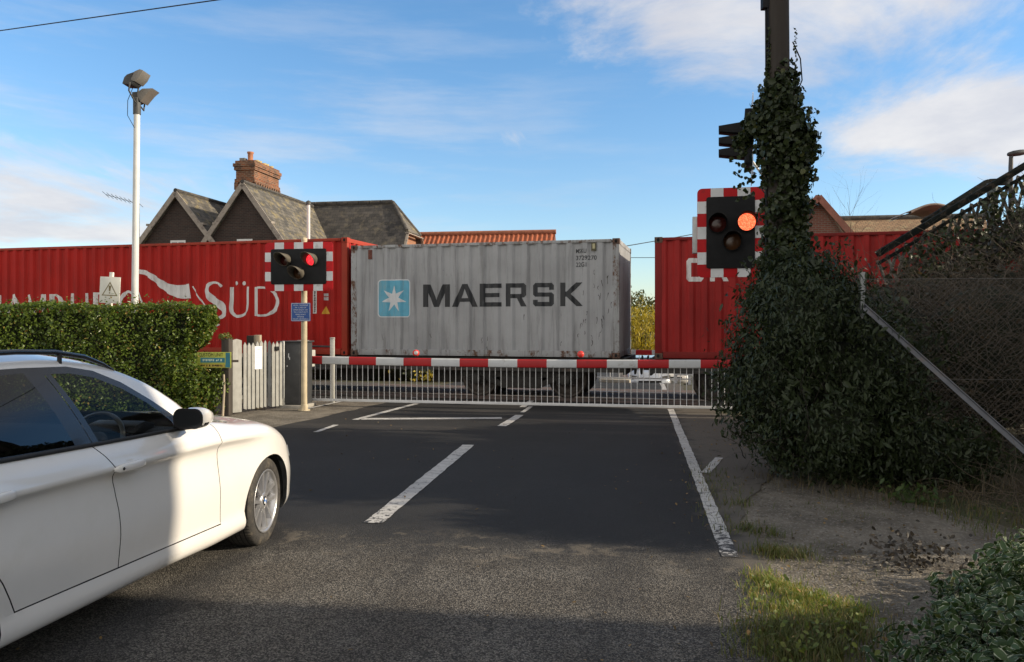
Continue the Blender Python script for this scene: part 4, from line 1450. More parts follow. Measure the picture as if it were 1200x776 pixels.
mb = MB(); glyph_marks(mb, Ms_, -.02, -.002, .0035, .36, .038, 6); mb.build('pale_lettering', mat('sign_pale', (.45, .55, .45), .5), gs)
MB().beam(Ms_ @ Vector((.28, -.02, -.03)), Ms_ @ Vector((.42, -.02, -.06)), .04, .04).build('bracket', M_TIMB, gs)

# warning sign behind the hedge
pw = P(129, 340, 14.6); wz = pw.z
M_CRM = mat('cream_sign', (.74, .72, .64), .5, .05, 5, dirt=(.5, .48, .4), damt=(.6, .75), dscale=8)
Mw = Matrix((Vector((1, -.1, 0)).normalized(), Vector((0, 0, 1)), Vector((-.1, -1, 0)).normalized())).transposed().to_4x4(); Mw.translation = pw
Mw = Mw @ Matrix.Rotation(-.05, 4, 'Z')
ws_ = thing('warning_sign', 'cream square sign with a warning triangle rising behind the hedge', 'warning sign', (pw.x, pw.y, 0))
MB().box(-.035, .035, -.06 - wz + .06, .34, -.05, -.006, Mw).build('post', M_CRM, ws_, .004)
MB().box(-.205, .205, -.25, .25, 0, .01, Mw).build('plate', M_CRM, ws_, .002)
mb = MB(); M_OLV = mat('olive_print', (.20, .16, .07), .6)
tri_o = [(-.16, -.11), (.16, -.11), (0, .16)]; tri_i = [(-.128, -.092), (.128, -.092), (0, .122)]
mb.add([Mw @ Vector((*p, .0112)) for p in tri_o + tri_i], [(0, 1, 4, 3), (1, 2, 5, 4), (2, 0, 3, 5)])
mb.add([Mw @ Vector((*p, .0112)) for p in [(-.011, -.025), (.011, -.025), (.026, .06), (.02, .085), (-.02, .085), (-.026, .06)]], [(0, 1, 2, 3, 4, 5)])
mb.disc(.014, .0112, Mw @ Matrix.Translation((0, -.055, 0)), 10)
mb.build('triangle', M_OLV, ws_)

# ------------------------------------------------------------------ floodlight mast
pf_ = P(156.8, 400, 15.0); pf_.z = 0
fl = thing('floodlight_mast', 'tall white mast with two grey floodlights behind the hedge', 'floodlight', pf_)
M_MAST = mat('mast_white', (.60, .60, .58), .45, .06, 5, dirt=(.4, .39, .36), damt=(.55, .75), dscale=4, dstretch=(1, 1, .2))
M_FLG = mat('floodlight_grey', (.055, .055, .052), .6, .15, 8)
top = P(160.5, 133, 15.0)
MB().tube([pf_, top], [.068, .058], 16).build('pole', M_MAST, fl)
MB().tube([top - Vector((0, 0, .02)), top + Vector((.0, 0, .30))], .072, 14).build('collar', M_FLG, fl)
M_FLP = mat('floodlight_pale', (.17, .155, .135), .55, .1)
for body_px, visor_px, dy, hw in ((((147.8, 101), (150.5, 93), (154, 89.5), (164.5, 85.8), (161, 91), (159.8, 97), (164.5, 99.5), (160, 102.5), (149, 102)), ((159.5, 97.2), (164.8, 86), (171.5, 83.2), (176, 84.6), (171.5, 93), (165.5, 99.3)), -.07, .14),
                                  (((154.5, 108.5), (161.5, 108), (166, 112), (163.5, 119), (159, 121), (155, 117)), ((162, 109.5), (169, 104.5), (183, 104), (176.5, 109.5), (170.5, 116.5), (166.5, 121.5), (163, 116)), .10, .13)):
    hb = None
    for poly, m_, h_ in ((body_px, M_FLG, hw), (visor_px, M_FLP, hw + .025)):
        pp_ = [P(161 + (x - 161) * .88, 107 + (y - 107) * .9, 15.0) for x, y in poly]
        q_ = [(p.x, p.z) for p in pp_]
        Mx_ = Matrix(((1, 0, 0, 0), (0, 0, -1, 15.0 + dy), (0, 1, 0, 0), (0, 0, 0, 1)))
        o_ = MB().prism(q_, -h_, h_, Mx_).build('floodlight_head' if hb is None else 'visor', m_, fl if hb is None else hb, .01)
        if hb is None: hb = o_
    c = P((body_px[0][0] + body_px[3][0]) / 2 + 2, body_px[-1][1], 15.0)
    for sg in (-1, 1):
        MB().tube([c + Vector((.02, dy + sg * (hw + .03), .02)), c + Vector((.0, dy + sg * (hw + .03), -.14)), top + Vector((0, sg * .05 + dy * .3, .2))], .016, 8).build('yoke', M_FLG, hb)
MB().tube([top + Vector((-.02, -.05, -.3)), top + Vector((-.16, -.05, -.05)), top + Vector((-.17, -.02, .25)), top + Vector((-.08, 0, .5))], .006, 6).build('cable', M_SIGB, fl)

# ------------------------------------------------------------------ utility pole, wires
pu = P(914, 400, 9.0); pu.z = 0
M_POLE = mat('utility_pole_wood', (.05, .041, .034), .9, .3, 3, .6, 40, stretch=(1, 1, .08), dirt=(.03, .025, .022), damt=(.5, .7), dscale=9, dstretch=(1, 1, .05))
up = thing('utility_pole', 'tall dark wooden utility pole wrapped in ivy', 'utility pole', pu)
pt = P(911, -130, 9.0)
MB().tube([pu - Vector((0, 0, .1)), pu + (pt - pu) * .5, pt], [.15, .135, .12], 18).build('pole', M_POLE, up)
MB().tube([pu + Vector((-.17, -.05, .2)), P(898.5, 160, 9.0), P(898, 10, 9.0)], .016, 6).build('cable_conduit', M_SIGB, up)
MB().tube([P(900, 130, 8.95), P(901, 60, 8.95), P(900, 5, 8.95)], .008, 5).build('stay_cable', M_SIGB, up)
MB().box(-.06, .06, -.05, .05, -.06, .12, Matrix.Translation(P(898.5, 5, 9.0))).build('cable_clamp', M_SIGB, up, .01)
MB().tube([Vector((pu.x + .14, 9, 4.2)), Vector((pu.x + .26, 9, 4.5)), Vector((pu.x + .24, 9, 4.75)), Vector((pu.x + .15, 9, 4.95))], .008, 5).build('loose_wire', M_SIGB, up)
M_WIRE = mat('wire', (.015, .015, .016), .6)


def wire(p, q, sag, r, label, n=14):
    pts = []
    for i in range(n + 1):
        t = i / n
        pts.append(p + (q - p) * t - Vector((0, 0, sag * 4 * t * (1 - t))))
    return tag(MB().tube(pts, r, 5).build('overhead_wire', M_WIRE), label, 'wire', 'overhead wires')


w0_ = P(911, -93, 9.0); w1_ = P(0, 36, 16.0)
wire(w0_, w0_ + (w1_ - w0_) * 2.0, .0, .011, 'thick overhead wire crossing the top left corner of the sky')
wire(P(640, 303, 27), P(962, 243, 33), .12, .016, 'distant wire seen in the gap between the containers, upper one')
wire(P(640, 301, 30), P(900, 300, 30), .05, .012, 'faint distant wire in the gap between the containers, lower one')
# ------------------------------------------------------------------ the white estate car
th = rad(9.3)
CD = Vector((math.sin(th), math.cos(th), 0)); CR_ = Vector((math.cos(th), -math.sin(th), 0))
CO = Vector((-2.728, 5.777, 0))


def CW(s, t, z): return CO + CD * s + CR_ * t + Vector((0, 0, z))


M_CARP = mat('white_car_paint', (.78, .76, .73), .28, .015, 3, coat=1.0, dirt=(.74, .72, .68), damt=(.5, .8), dscale=4)
M_TRIM = mat('gloss_black_trim', (.022, .022, .024), .25, .05, 4, coat=.35)
M_RUBB = mat('black_rubber', (.018, .018, .018), .7, .15, 30)
M_TYRE = mat('tyre_rubber', (.040, .037, .034), .85, .25, 40, .4, 120, dirt=(.11, .095, .075), damt=(.5, .75), dscale=9)
M_ALLOY = mat('alloy_silver', (.52, .52, .53), .32, .06, 20, metal=.75, dirt=(.25, .22, .19), damt=(.6, .8), dscale=20)
M_DARKIN = mat('dark_interior', (.02, .02, .022), .7, .2, 20)
M_LINER = mat('arch_liner', (.008, .008, .008), .9)
M_CHROME = mat('satin_chrome', (.6, .6, .62), .2, .03, metal=1.0)
G_FRONT = glass_mat('car_window_glass', (.86, .90, .89), .32)
G_REAR = glass_mat('privacy_glass', (.09, .10, .11), 1.45)
G_LAMP = glass_mat('lamp_glass', (.85, .88, .9), 1.2)
M_MIRR = mat('mirror_face', (.55, .57, .6), .05, .02, metal=1.0)

ST = {  # station: (t, z) of twelve control points from the under edge to the middle of the top
    0.935: [(0.000, 0.250), (0.220, 0.260), (0.250, 0.290), (0.255, 0.330), (0.250, 0.370), (0.245, 0.400), (0.240, 0.420), (0.220, 0.435), (0.180, 0.440), (0.120, 0.445), (0.060, 0.450), (0.000, 0.450)],
    0.9: [(0.300, 0.190), (0.460, 0.210), (0.500, 0.260), (0.510, 0.330), (0.505, 0.400), (0.490, 0.450), (0.470, 0.475), (0.440, 0.495), (0.380, 0.510), (0.280, 0.520), (0.160, 0.525), (0.000, 0.530)],
    0.8: [(0.400, 0.165), (0.640, 0.185), (0.690, 0.240), (0.700, 0.330), (0.700, 0.430), (0.685, 0.500), (0.665, 0.545), (0.630, 0.575), (0.560, 0.605), (0.420, 0.630), (0.220, 0.645), (0.000, 0.650)],
    0.66: [(0.500, 0.160), (0.740, 0.180), (0.800, 0.240), (0.810, 0.330), (0.815, 0.460), (0.800, 0.560), (0.775, 0.620), (0.735, 0.660), (0.660, 0.695), (0.480, 0.730), (0.250, 0.745), (0.000, 0.750)],
    0.45: [(0.600, 0.160), (0.800, 0.175), (0.860, 0.240), (0.870, 0.330), (0.880, 0.520), (0.872, 0.660), (0.860, 0.735), (0.825, 0.785), (0.760, 0.820), (0.580, 0.850), (0.300, 0.875), (0.000, 0.885)],
    0.15: [(0.650, 0.160), (0.820, 0.175), (0.885, 0.240), (0.895, 0.330), (0.906, 0.550), (0.905, 0.740), (0.903, 0.820), (0.870, 0.872), (0.800, 0.905), (0.620, 0.935), (0.300, 0.965), (0.000, 0.975)],
    -0.2: [(0.650, 0.160), (0.830, 0.175), (0.886, 0.240), (0.878, 0.324), (0.896, 0.550), (0.880, 0.770), (0.914, 0.850), (0.880, 0.912), (0.815, 0.945), (0.660, 0.968), (0.350, 1.000), (0.000, 1.010)],
    -0.52: [(0.650, 0.160), (0.830, 0.175), (0.881, 0.240), (0.872, 0.324), (0.891, 0.550), (0.875, 0.790), (0.917, 0.868), (0.888, 0.935), (0.838, 0.985), (0.720, 1.005), (0.400, 1.035), (0.000, 1.045)],
    -0.8: [(0.650, 0.170), (0.830, 0.185), (0.878, 0.250), (0.870, 0.329), (0.891, 0.560), (0.875, 0.800), (0.918, 0.875), (0.890, 0.945), (0.840, 1.000), (0.745, 1.145), (0.450, 1.195), (0.000, 1.210)],
    -1.1: [(0.650, 0.180), (0.830, 0.195), (0.876, 0.260), (0.868, 0.334), (0.891, 0.560), (0.875, 0.805), (0.919, 0.880), (0.890, 0.950), (0.840, 1.010), (0.665, 1.325), (0.420, 1.365), (0.000, 1.380)],
    -1.4: [(0.650, 0.185), (0.830, 0.200), (0.876, 0.260), (0.868, 0.339), (0.891, 0.560), (0.875, 0.810), (0.920, 0.885), (0.890, 0.955), (0.840, 1.017), (0.605, 1.425), (0.400, 1.466), (0.000, 1.482)],
    -1.8: [(0.650, 0.190), (0.830, 0.205), (0.876, 0.265), (0.868, 0.349), (0.891, 0.570), (0.875, 0.815), (0.920, 0.893), (0.890, 0.962), (0.840, 1.028), (0.585, 1.462), (0.380, 1.508), (0.000, 1.525)],
    -2.3: [(0.650, 0.195), (0.830, 0.210), (0.878, 0.270), (0.872, 0.359), (0.898, 0.580), (0.884, 0.820), (0.922, 0.900), (0.892, 0.970), (0.840, 1.045), (0.580, 1.460), (0.380, 1.508), (0.000, 1.525)],
    -2.66: [(0.650, 0.195), (0.830, 0.210), (0.882, 0.270), (0.880, 0.364), (0.905, 0.580), (0.891, 0.820), (0.921, 0.905), (0.888, 0.980), (0.835, 1.060), (0.575, 1.445), (0.380, 1.490), (0.000, 1.505)],
    -3.1: [(0.600, 0.200), (0.780, 0.215), (0.840, 0.280), (0.855, 0.380), (0.872, 0.600), (0.874, 0.820), (0.880, 0.910), (0.855, 0.990), (0.800, 1.070), (0.560, 1.405), (0.360, 1.425), (0.000, 1.435)],
    -3.45: [(0.500, 0.240), (0.700, 0.260), (0.760, 0.330), (0.775, 0.420), (0.790, 0.620), (0.790, 0.820), (0.790, 0.910), (0.770, 0.990), (0.730, 1.060), (0.540, 1.280), (0.340, 1.310), (0.000, 1.320)],
    -3.66: [(0.300, 0.350), (0.550, 0.370), (0.600, 0.420), (0.610, 0.500), (0.620, 0.650), (0.620, 0.800), (0.620, 0.870), (0.610, 0.930), (0.580, 0.980), (0.450, 1.020), (0.300, 1.040), (0.000, 1.050)],
}
skeys = sorted(ST)
CP = np.array([ST[k] for k in skeys])                # stations x 12 x 2
sk_ = np.array(skeys)


def pchip(x, y, xq):
    h = np.diff(x); d = np.diff(y, axis=0) / h[:, None]
    m = np.zeros_like(y); m[0] = d[0]; m[-1] = d[-1]
    for i in range(1, len(x) - 1):
        a, b = d[i - 1], d[i]; w1, w2 = 2 * h[i] + h[i - 1], h[i] + 2 * h[i - 1]
        with np.errstate(divide='ignore', invalid='ignore'):
            r = (w1 + w2) / (w1 / a + w2 / b)
        m[i] = np.where(a * b > 0, r, 0)
    j = np.clip(np.searchsorted(x, xq) - 1, 0, len(x) - 2)
    t = ((xq - x[j]) / h[j])[:, None]; hh = h[j][:, None]
    return y[j] * (1 + 2 * t) * (1 - t) ** 2 + m[j] * hh * t * (1 - t) ** 2 + y[j + 1] * t * t * (3 - 2 * t) + m[j + 1] * hh * t * t * (t - 1)


SQ = np.unique(np.round(np.concatenate([np.arange(-3.66, .936, .03), np.arange(.7, .936, .012)]), 4)); SQ = SQ[SQ <= .935]
DC = pchip(sk_, CP.reshape(len(sk_), -1), SQ).reshape(len(SQ), 12, 2)


def cr(p0, p1, p2, p3, t):
    return .5 * (2 * p1 + (p2 - p0) * t + (2 * p0 - 5 * p1 + 4 * p2 - p3) * t * t + (3 * p1 - p0 - 3 * p2 + p3) * t ** 3)


NSEG = [2, 3, 3, 6, 6, 4, 4, 4, 12, 6, 8]


def section(c, s):
    out, zone = [], []
    cab = max(0, min(1, (-.5 - s) / .3)) * max(0, min(1, (s + 3.6) / .3))
    for i in range(11):
        p1, p2 = c[i], c[i + 1]
        p0 = c[i - 1] if i > 0 else p1 * 2 - p2
        p3 = c[i + 2] if i < 10 else np.array([-c[9][0], c[9][1]]) if False else (np.array([-c[10][0], c[10][1]]))
        if s < .35:
            if i == 5: p3 = p2 * 2 - p1 + (p3 - p2 * 2 + p1) * .15
            if i == 6: p0 = p1 * 2 - p2 + (p0 - p1 * 2 + p2) * .15
            if i == 2: p3 = p2 * 2 - p1
            if i == 3: p0 = p1 * 2 - p2
        if cab > .5:
            if i == 7: p3 = p2 * 2 - p1
            if i == 9: p0 = p1 * 2 - p2
        for k in range(NSEG[i]):
            t = k / NSEG[i]
            if i == 8 and cab > 0:
                lin = p1 + (p2 - p1) * t + np.array([.022, 0]) * math.sin(math.pi * t)
                q = lin * cab + cr(p0, p1, p2, p3, t) * (1 - cab)
            else:
                q = cr(p0, p1, p2, p3, t)
            out.append(q); zone.append((i, k))
    out.append(c[11])
    return out, zone


carb = bmesh.new()
zl = carb.faces.layers.int.new('zone')
rows = []
for s, c in zip(SQ, DC):
    sec, zone = section(c, s)
    rows.append([carb.verts.new((s, max(float(q[0]), 0.0), float(q[1]))) for q in sec])
for i in range(len(rows) - 1):
    for j in range(len(rows[0]) - 1):
        a, b, c, d = rows[i][j], rows[i + 1][j], rows[i + 1][j + 1], rows[i][j + 1]
        f = carb.faces.new((a, b, c, d)); f[zl] = zone[j][0] * 100 + zone[j][1]; f.smooth = True
# nose and tail caps
f = carb.faces.new(rows[-1]); f[zl] = 300
f = carb.faces.new(rows[0][::-1]); f[zl] = 300


def cut_line(p, q, zones):
    d = Vector((q[0] - p[0], q[1] - p[1])); n = Vector((-d.y, d.x)).normalized()
    x0, x1 = min(p[0], q[0]) - .05, max(p[0], q[0]) + .05; y0, y1 = min(p[1], q[1]) - .05, max(p[1], q[1]) + .05
    fs = []
    for f in carb.faces:
        if f[zl] // 100 not in zones: continue
        c = f.calc_center_median()
        if x0 <= c.x <= x1 and y0 <= c.z <= y1: fs.append(f)
    g = set(fs)
    for f in fs: g.update(f.edges); g.update(f.verts)
    if fs:
        bmesh.ops.bisect_plane(carb, geom=list(g), plane_co=(p[0], 0, p[1]), plane_no=(n.x, 0, n.y), dist=1e-5)


def offs(poly, d):
    out = []
    for i, p in enumerate(poly):
        a = Vector(poly[max(i - 1, 0)]); b = Vector(poly[min(i + 1, len(poly) - 1)])
        t = (b - a).normalized(); out.append((p[0] - t.y * d, p[1] + t.x * d))
    return out


def seg_dist(p, a, b):
    p, a, b = Vector(p), Vector(a), Vector(b); d = b - a
    t = max(0, min(1, (p - a).dot(d) / max(d.length_squared, 1e-12)))
    return (p - a - d * t).length


def gap(poly, wd, zones):
    for s in (-wd / 2, wd / 2):
        o = offs(poly, s)
        for a, b in zip(o, o[1:]): cut_line(a, b, zones)
    kill = []
    for f in carb.faces:
        if f[zl] // 100 in zones:
            c = f.calc_center_median()
            if min(seg_dist((c.x, c.z), a, b) for a, b in zip(poly, poly[1:])) < wd / 2 - 1e-5: kill.append(f)
    bmesh.ops.delete(carb, geom=kill, context='FACES')


def inside(p, poly):
    c = False
    for (x0, y0), (x1, y1) in zip(poly, poly[1:] + poly[:1]):
        if (y0 > p[1]) != (y1 > p[1]) and p[0] < (x1 - x0) * (p[1] - y0) / (y1 - y0) + x0: c = not c
    return c


LOW = set(range(0, 8))
AX_F, AX_R, AZ, AR = .15, -2.66, .315, .352
for sc_ in (AX_F, AX_R):
    ring = [(sc_ + AR * math.cos(t), AZ + AR * math.sin(t)) for t in [k * math.pi / 22 - .5 for k in range(30)]]
    for a, b in zip(ring, ring[1:]): cut_line(a, b, LOW)
    kill = [f for f in carb.faces if f[zl] // 100 in LOW and (f.calc_center_median().x - sc_) ** 2 + (f.calc_center_median().z - AZ) ** 2 < (AR * .9985) ** 2 * (1.0)]
    bmesh.ops.delete(carb, geom=kill, context='FACES')
FS = [(-.585, 1.01), (-.568, .93), (-.556, .80), (-.545, .6), (-.53, .44), (-.512, .335), (-.508, .312)]
MS_ = [(-1.715, 1.045), (-1.66, .97), (-1.605, .885), (-1.568, .78), (-1.546, .66), (-1.534, .52), (-1.527, .345)]
RS_ = [(-2.66, 1.07), (-2.645, .95), (-2.59, .83), (-2.49, .72), (-2.40, .635), (-2.315, .52), (-2.262, .43), (-2.228, .365)]
SILL = [(-.508, .312), (-1.0, .325), (-1.527, .34), (-2.228, .362)]
SZ = {1, 2, 3, 4, 5, 6, 7}
for g in (FS, MS_, RS_): gap(g, .0065, SZ)
gap(SILL, .007, SZ)
# window outlines
W_F = [(-1.635, 1.034), (-1.735, 1.395), (-1.60, 1.388), (-1.44, 1.355), (-1.28, 1.283), (-1.13, 1.185), (-.985, 1.06), (-.965, 1.015)]
W_R = [(-2.64, 1.072), (-2.60, 1.30), (-2.52, 1.40), (-2.30, 1.405), (-1.90, 1.408), (-1.805, 1.042)]
W_Q = [(-3.28, 1.10), (-3.13, 1.28), (-2.95, 1.345), (-2.70, 1.375), (-2.74, 1.08)]
DLO = [(-3.36, 1.08), (-3.2, 1.30), (-2.98, 1.385), (-2.5, 1.432), (-1.9, 1.434), (-1.60, 1.425), (-1.42, 1.392), (-1.25, 1.315), (-1.08, 1.195), (-.92, 1.068), (-.80, .995), (-.70, .96)]
for pl_ in (W_F, W_R, W_Q):
    for a, b in zip(pl_, pl_[1:] + pl_[:1]): cut_line(a, b, {8})
for a, b in zip(DLO, DLO[1:]): cut_line(a, b, {8})
# door window frame shut line on the B pillar
gap([(-1.685, 1.036), (-1.78, 1.40)], .005, {8})


def xline(poly, z):
    for (x0, y0), (x1, y1) in zip(poly, poly[1:]):
        if min(y0, y1) <= z <= max(y0, y1): return x0 + (x1 - x0) * (z - y0) / (y1 - y0)
    return poly[0][0] if z > poly[0][1] else poly[-1][0]


def zline(poly, x):
    for (x0, y0), (x1, y1) in zip(poly, poly[1:]):
        if min(x0, x1) <= x <= max(x0, x1): return y0 + (y1 - y0) * (x - x0) / (x1 - x0)
    return -9


def classify(f):
    z_, k_ = divmod(f[zl], 100)
    c = f.calc_center_median(); s, z = c.x, c.z
    if z_ == 8 and s < -.66:
        if inside((s, z), W_F): return 'front_window'
        if inside((s, z), W_R) : return 'rear_window'
        if inside((s, z), W_Q): return 'quarter_window'
        if z < zline(DLO, s): return 'window_frame'
        return 'body'
    if z_ >= 9:
        lo = (-.80 if z_ == 10 else -.84)
        if z_ == 10 and -1.30 < s < -.56: return 'windscreen'
        if z_ == 9 and k_ >= 2 and -1.29 < s < -.60: return 'windscreen'
        return 'body'
    if z_ in SZ:
        sl_ = zline(SILL, s)
        if sl_ > 0 and z > sl_:
            if xline(MS_, z) < s < xline(FS, z): return 'front_door'
            if xline(RS_, z) < s < xline(MS_, z): return 'rear_door'
    return 'body'


groups = {}
for f in carb.faces: groups.setdefault(classify(f), []).append([v.co.copy() for v in f.verts])


def car_mesh(name, faces, m, parent, side):
    bm = bmesh.new(); cache = {}
    for f in faces:
        vs = []
        for p in f:
            k = (round(p.x, 5), round(p.y, 5), round(p.z, 5))
            v = cache.get(k)
            if v is None: v = cache[k] = bm.verts.new(CW(p.x, p.y * side, p.z))
            if v not in vs: vs.append(v)
        if len(vs) < 3: continue
        if side < 0: vs = vs[::-1]
        try: bm.faces.new(vs).smooth = True
        except ValueError: pass
    me = bpy.data.meshes.new(name); bm.to_mesh(me); bm.free()
    me.materials.append(m)
    return link_mesh(name, me, parent)


car = thing('estate_car', 'white estate car waiting at the barrier with black roof rails', 'car', CW(-1.3, 0, 0))
body = car_mesh('body', groups['body'] + [[Vector((p.x, -p.y, p.z)) for p in f[::-1]] for f in groups['body']], M_CARP, car, 1)
for sd in (1, -1):
    fd = car_mesh('front_door', groups['front_door'], M_CARP, car, sd)
    rd_ = car_mesh('rear_door', groups['rear_door'], M_CARP, car, sd)
    car_mesh('window_frame', groups['window_frame'], M_TRIM, car, sd)
    car_mesh('front_window', groups['front_window'], G_FRONT, car, sd)
    car_mesh('rear_window', groups['rear_window'], G_REAR, car, sd)
    car_mesh('quarter_window', groups['quarter_window'], G_REAR, car, sd)
    car_mesh('windscreen', groups['windscreen'], G_FRONT, car, sd) if sd == 1 else None
    # belt moulding
    pts = [CW(s, sd * (t + .004), z) for s, t, z in [(-.74, .842, .994), (-1.1, .842, 1.012), (-1.4, .842, 1.019), (-1.8, .842, 1.031), (-2.3, .842, 1.047), (-2.66, .838, 1.062), (-3.1, .803, 1.073)]]
    MB().tube(pts, .011, 8).build('belt_moulding', M_RUBB, car)
    # roof rail
    pts = [CW(s, sd * t, z) for s, t, z in [(-1.24, .628, 1.382), (-1.32, .615, 1.424), (-1.45, .60, 1.470), (-1.65, .588, 1.502), (-1.9, .58, 1.513), (-2.4, .575, 1.510), (-2.8, .57, 1.49), (-3.1, .565, 1.455), (-3.25, .56, 1.40)]]
    MB().tube(pts, [.006, .010, .013, .014, .014, .014, .014, .012, .006], 10).build('roof_rail', M_TRIM, car)
    for q in ((-1.62, .592, 1.462), (-2.45, .579, 1.472)):
        MB().tube([CW(q[0], sd * q[1], q[2] - .02), CW(q[0], sd * q[1], q[2] + .035)], .012, 8).build('rail_foot', M_RUBB, car)
    # handles: a pull bar over a shallow bowl
    for dr, s0, z0 in ((fd, -1.505, .886), (rd_, -2.40, .905)):
        Mh = Matrix((CD, Vector((0, 0, 1)), CR_ * sd)).transposed().to_4x4(); Mh.translation = CW(s0, sd * .905, z0)
        bow = MB().lathe([(.001, .004), (.045, .006), (.055, .004)], Mh @ Matrix.Diagonal((1.35, .62, 1, 1)) @ Matrix.Translation((.01, .0, .0)), 20).build('handle_bowl', M_CARP, dr)
        h = MB()
        sec_n = 10; ring_ = []
        for k in range(13):
            u = -.125 + .25 * k / 12; e = max(.25, math.sqrt(max(0, 1 - (u / .127) ** 6)))
            off = .036 + .006 * (1 - (u / .125) ** 2) if abs(u) < .115 else .024
            for j in range(sec_n):
                t = 2 * math.pi * j / sec_n
                h.v.append(tuple(Mh @ Vector((u, .025 * e * math.sin(t) + .002, off - .006 + .012 * e * math.cos(t)))))
        for k in range(12):
            for j in range(sec_n):
                a, b = k * sec_n + j, k * sec_n + (j + 1) % sec_n
                h.f.append([a, b, b + sec_n, a + sec_n]); h.m.append(0); h.s.append(True)
        h.f += [list(range(sec_n))[::-1], list(range(12 * sec_n, 13 * sec_n))]; h.m += [0, 0]; h.s += [True, True]
        h.build('door_handle', M_CARP, dr)
        if sd == 1 and dr is fd:
            MB().lathe([(.001, .003), (.008, .003), (.0085, 0)], Mh @ Matrix.Translation((-.088, .003, .0465)), 10).build('keyhole', M_TRIM, dr)
    # wing mirror
    mp = lambda s, t, z: CW(s, sd * t, z)
    mm_ = bmesh.new()
    rings = []
    for s, hw, hh, zc, tc_ in ((-1.045, .094, .060, 1.085, .975), (-1.025, .097, .064, 1.085, .975), (-.97, .096, .064, 1.084, .973), (-.92, .084, .055, 1.082, .968), (-.885, .070, .042, 1.078, .975), (-.872, .02, .012, 1.075, .965)):
        rg = []
        for k in range(24):
            t = 2 * math.pi * k / 24
            cx_, sx_ = math.cos(t), math.sin(t)
            x = hw * math.copysign(abs(cx_) ** .62, cx_); z = hh * math.copysign(abs(sx_) ** .68, sx_)
            if x < 0: z *= .82
            rg.append(mm_.verts.new(mp(s, tc_ + x, zc + z)))
        rings.append(rg)
    for a, b in zip(rings, rings[1:]):
        for k in range(24):
            q = (a[k], a[(k + 1) % 24], b[(k + 1) % 24], b[k])
            mm_.faces.new(q if sd < 0 else q[::-1]).smooth = True
    mm_.faces.new(rings[-1][::-1] if sd > 0 else rings[-1])
    bmesh.ops.recalc_face_normals(mm_, faces=mm_.faces)
    me = bpy.data.meshes.new('wing_mirror'); mm_.to_mesh(me); mm_.free(); me.materials.append(M_CARP); me.materials.append(M_TRIM)
    mo = link_mesh('wing_mirror', me, car)
    for p_ in me.polygons:
        c = mo.matrix_world @ p_.center if False else p_.center + wl(mo)
        # lower part of the shell is black
        if c.z < 1.052: p_.material_index = 1
    Mm = Matrix((CR_ * sd, Vector((0, 0, 1)), -CD)).transposed().to_4x4(); Mm.translation = CW(-1.047, sd * .975, 1.085)
    MB().prism(rr_poly(.190, .122, .05), -.004, .004, Mm).build('bezel', M_TRIM, mo)
    MB().prism(rr_poly(.16, .095, .04), .005, .007, Mm).build('mirror_glass', mat('mirror_dark', (.05, .055, .06), .08, .05, metal=.6), mo)
    MB().beam(mp(-.93, .83, 1.02), mp(-.96, .95, 1.045), .07, .035).build('mirror_arm', M_TRIM, mo, .01)
# wheels


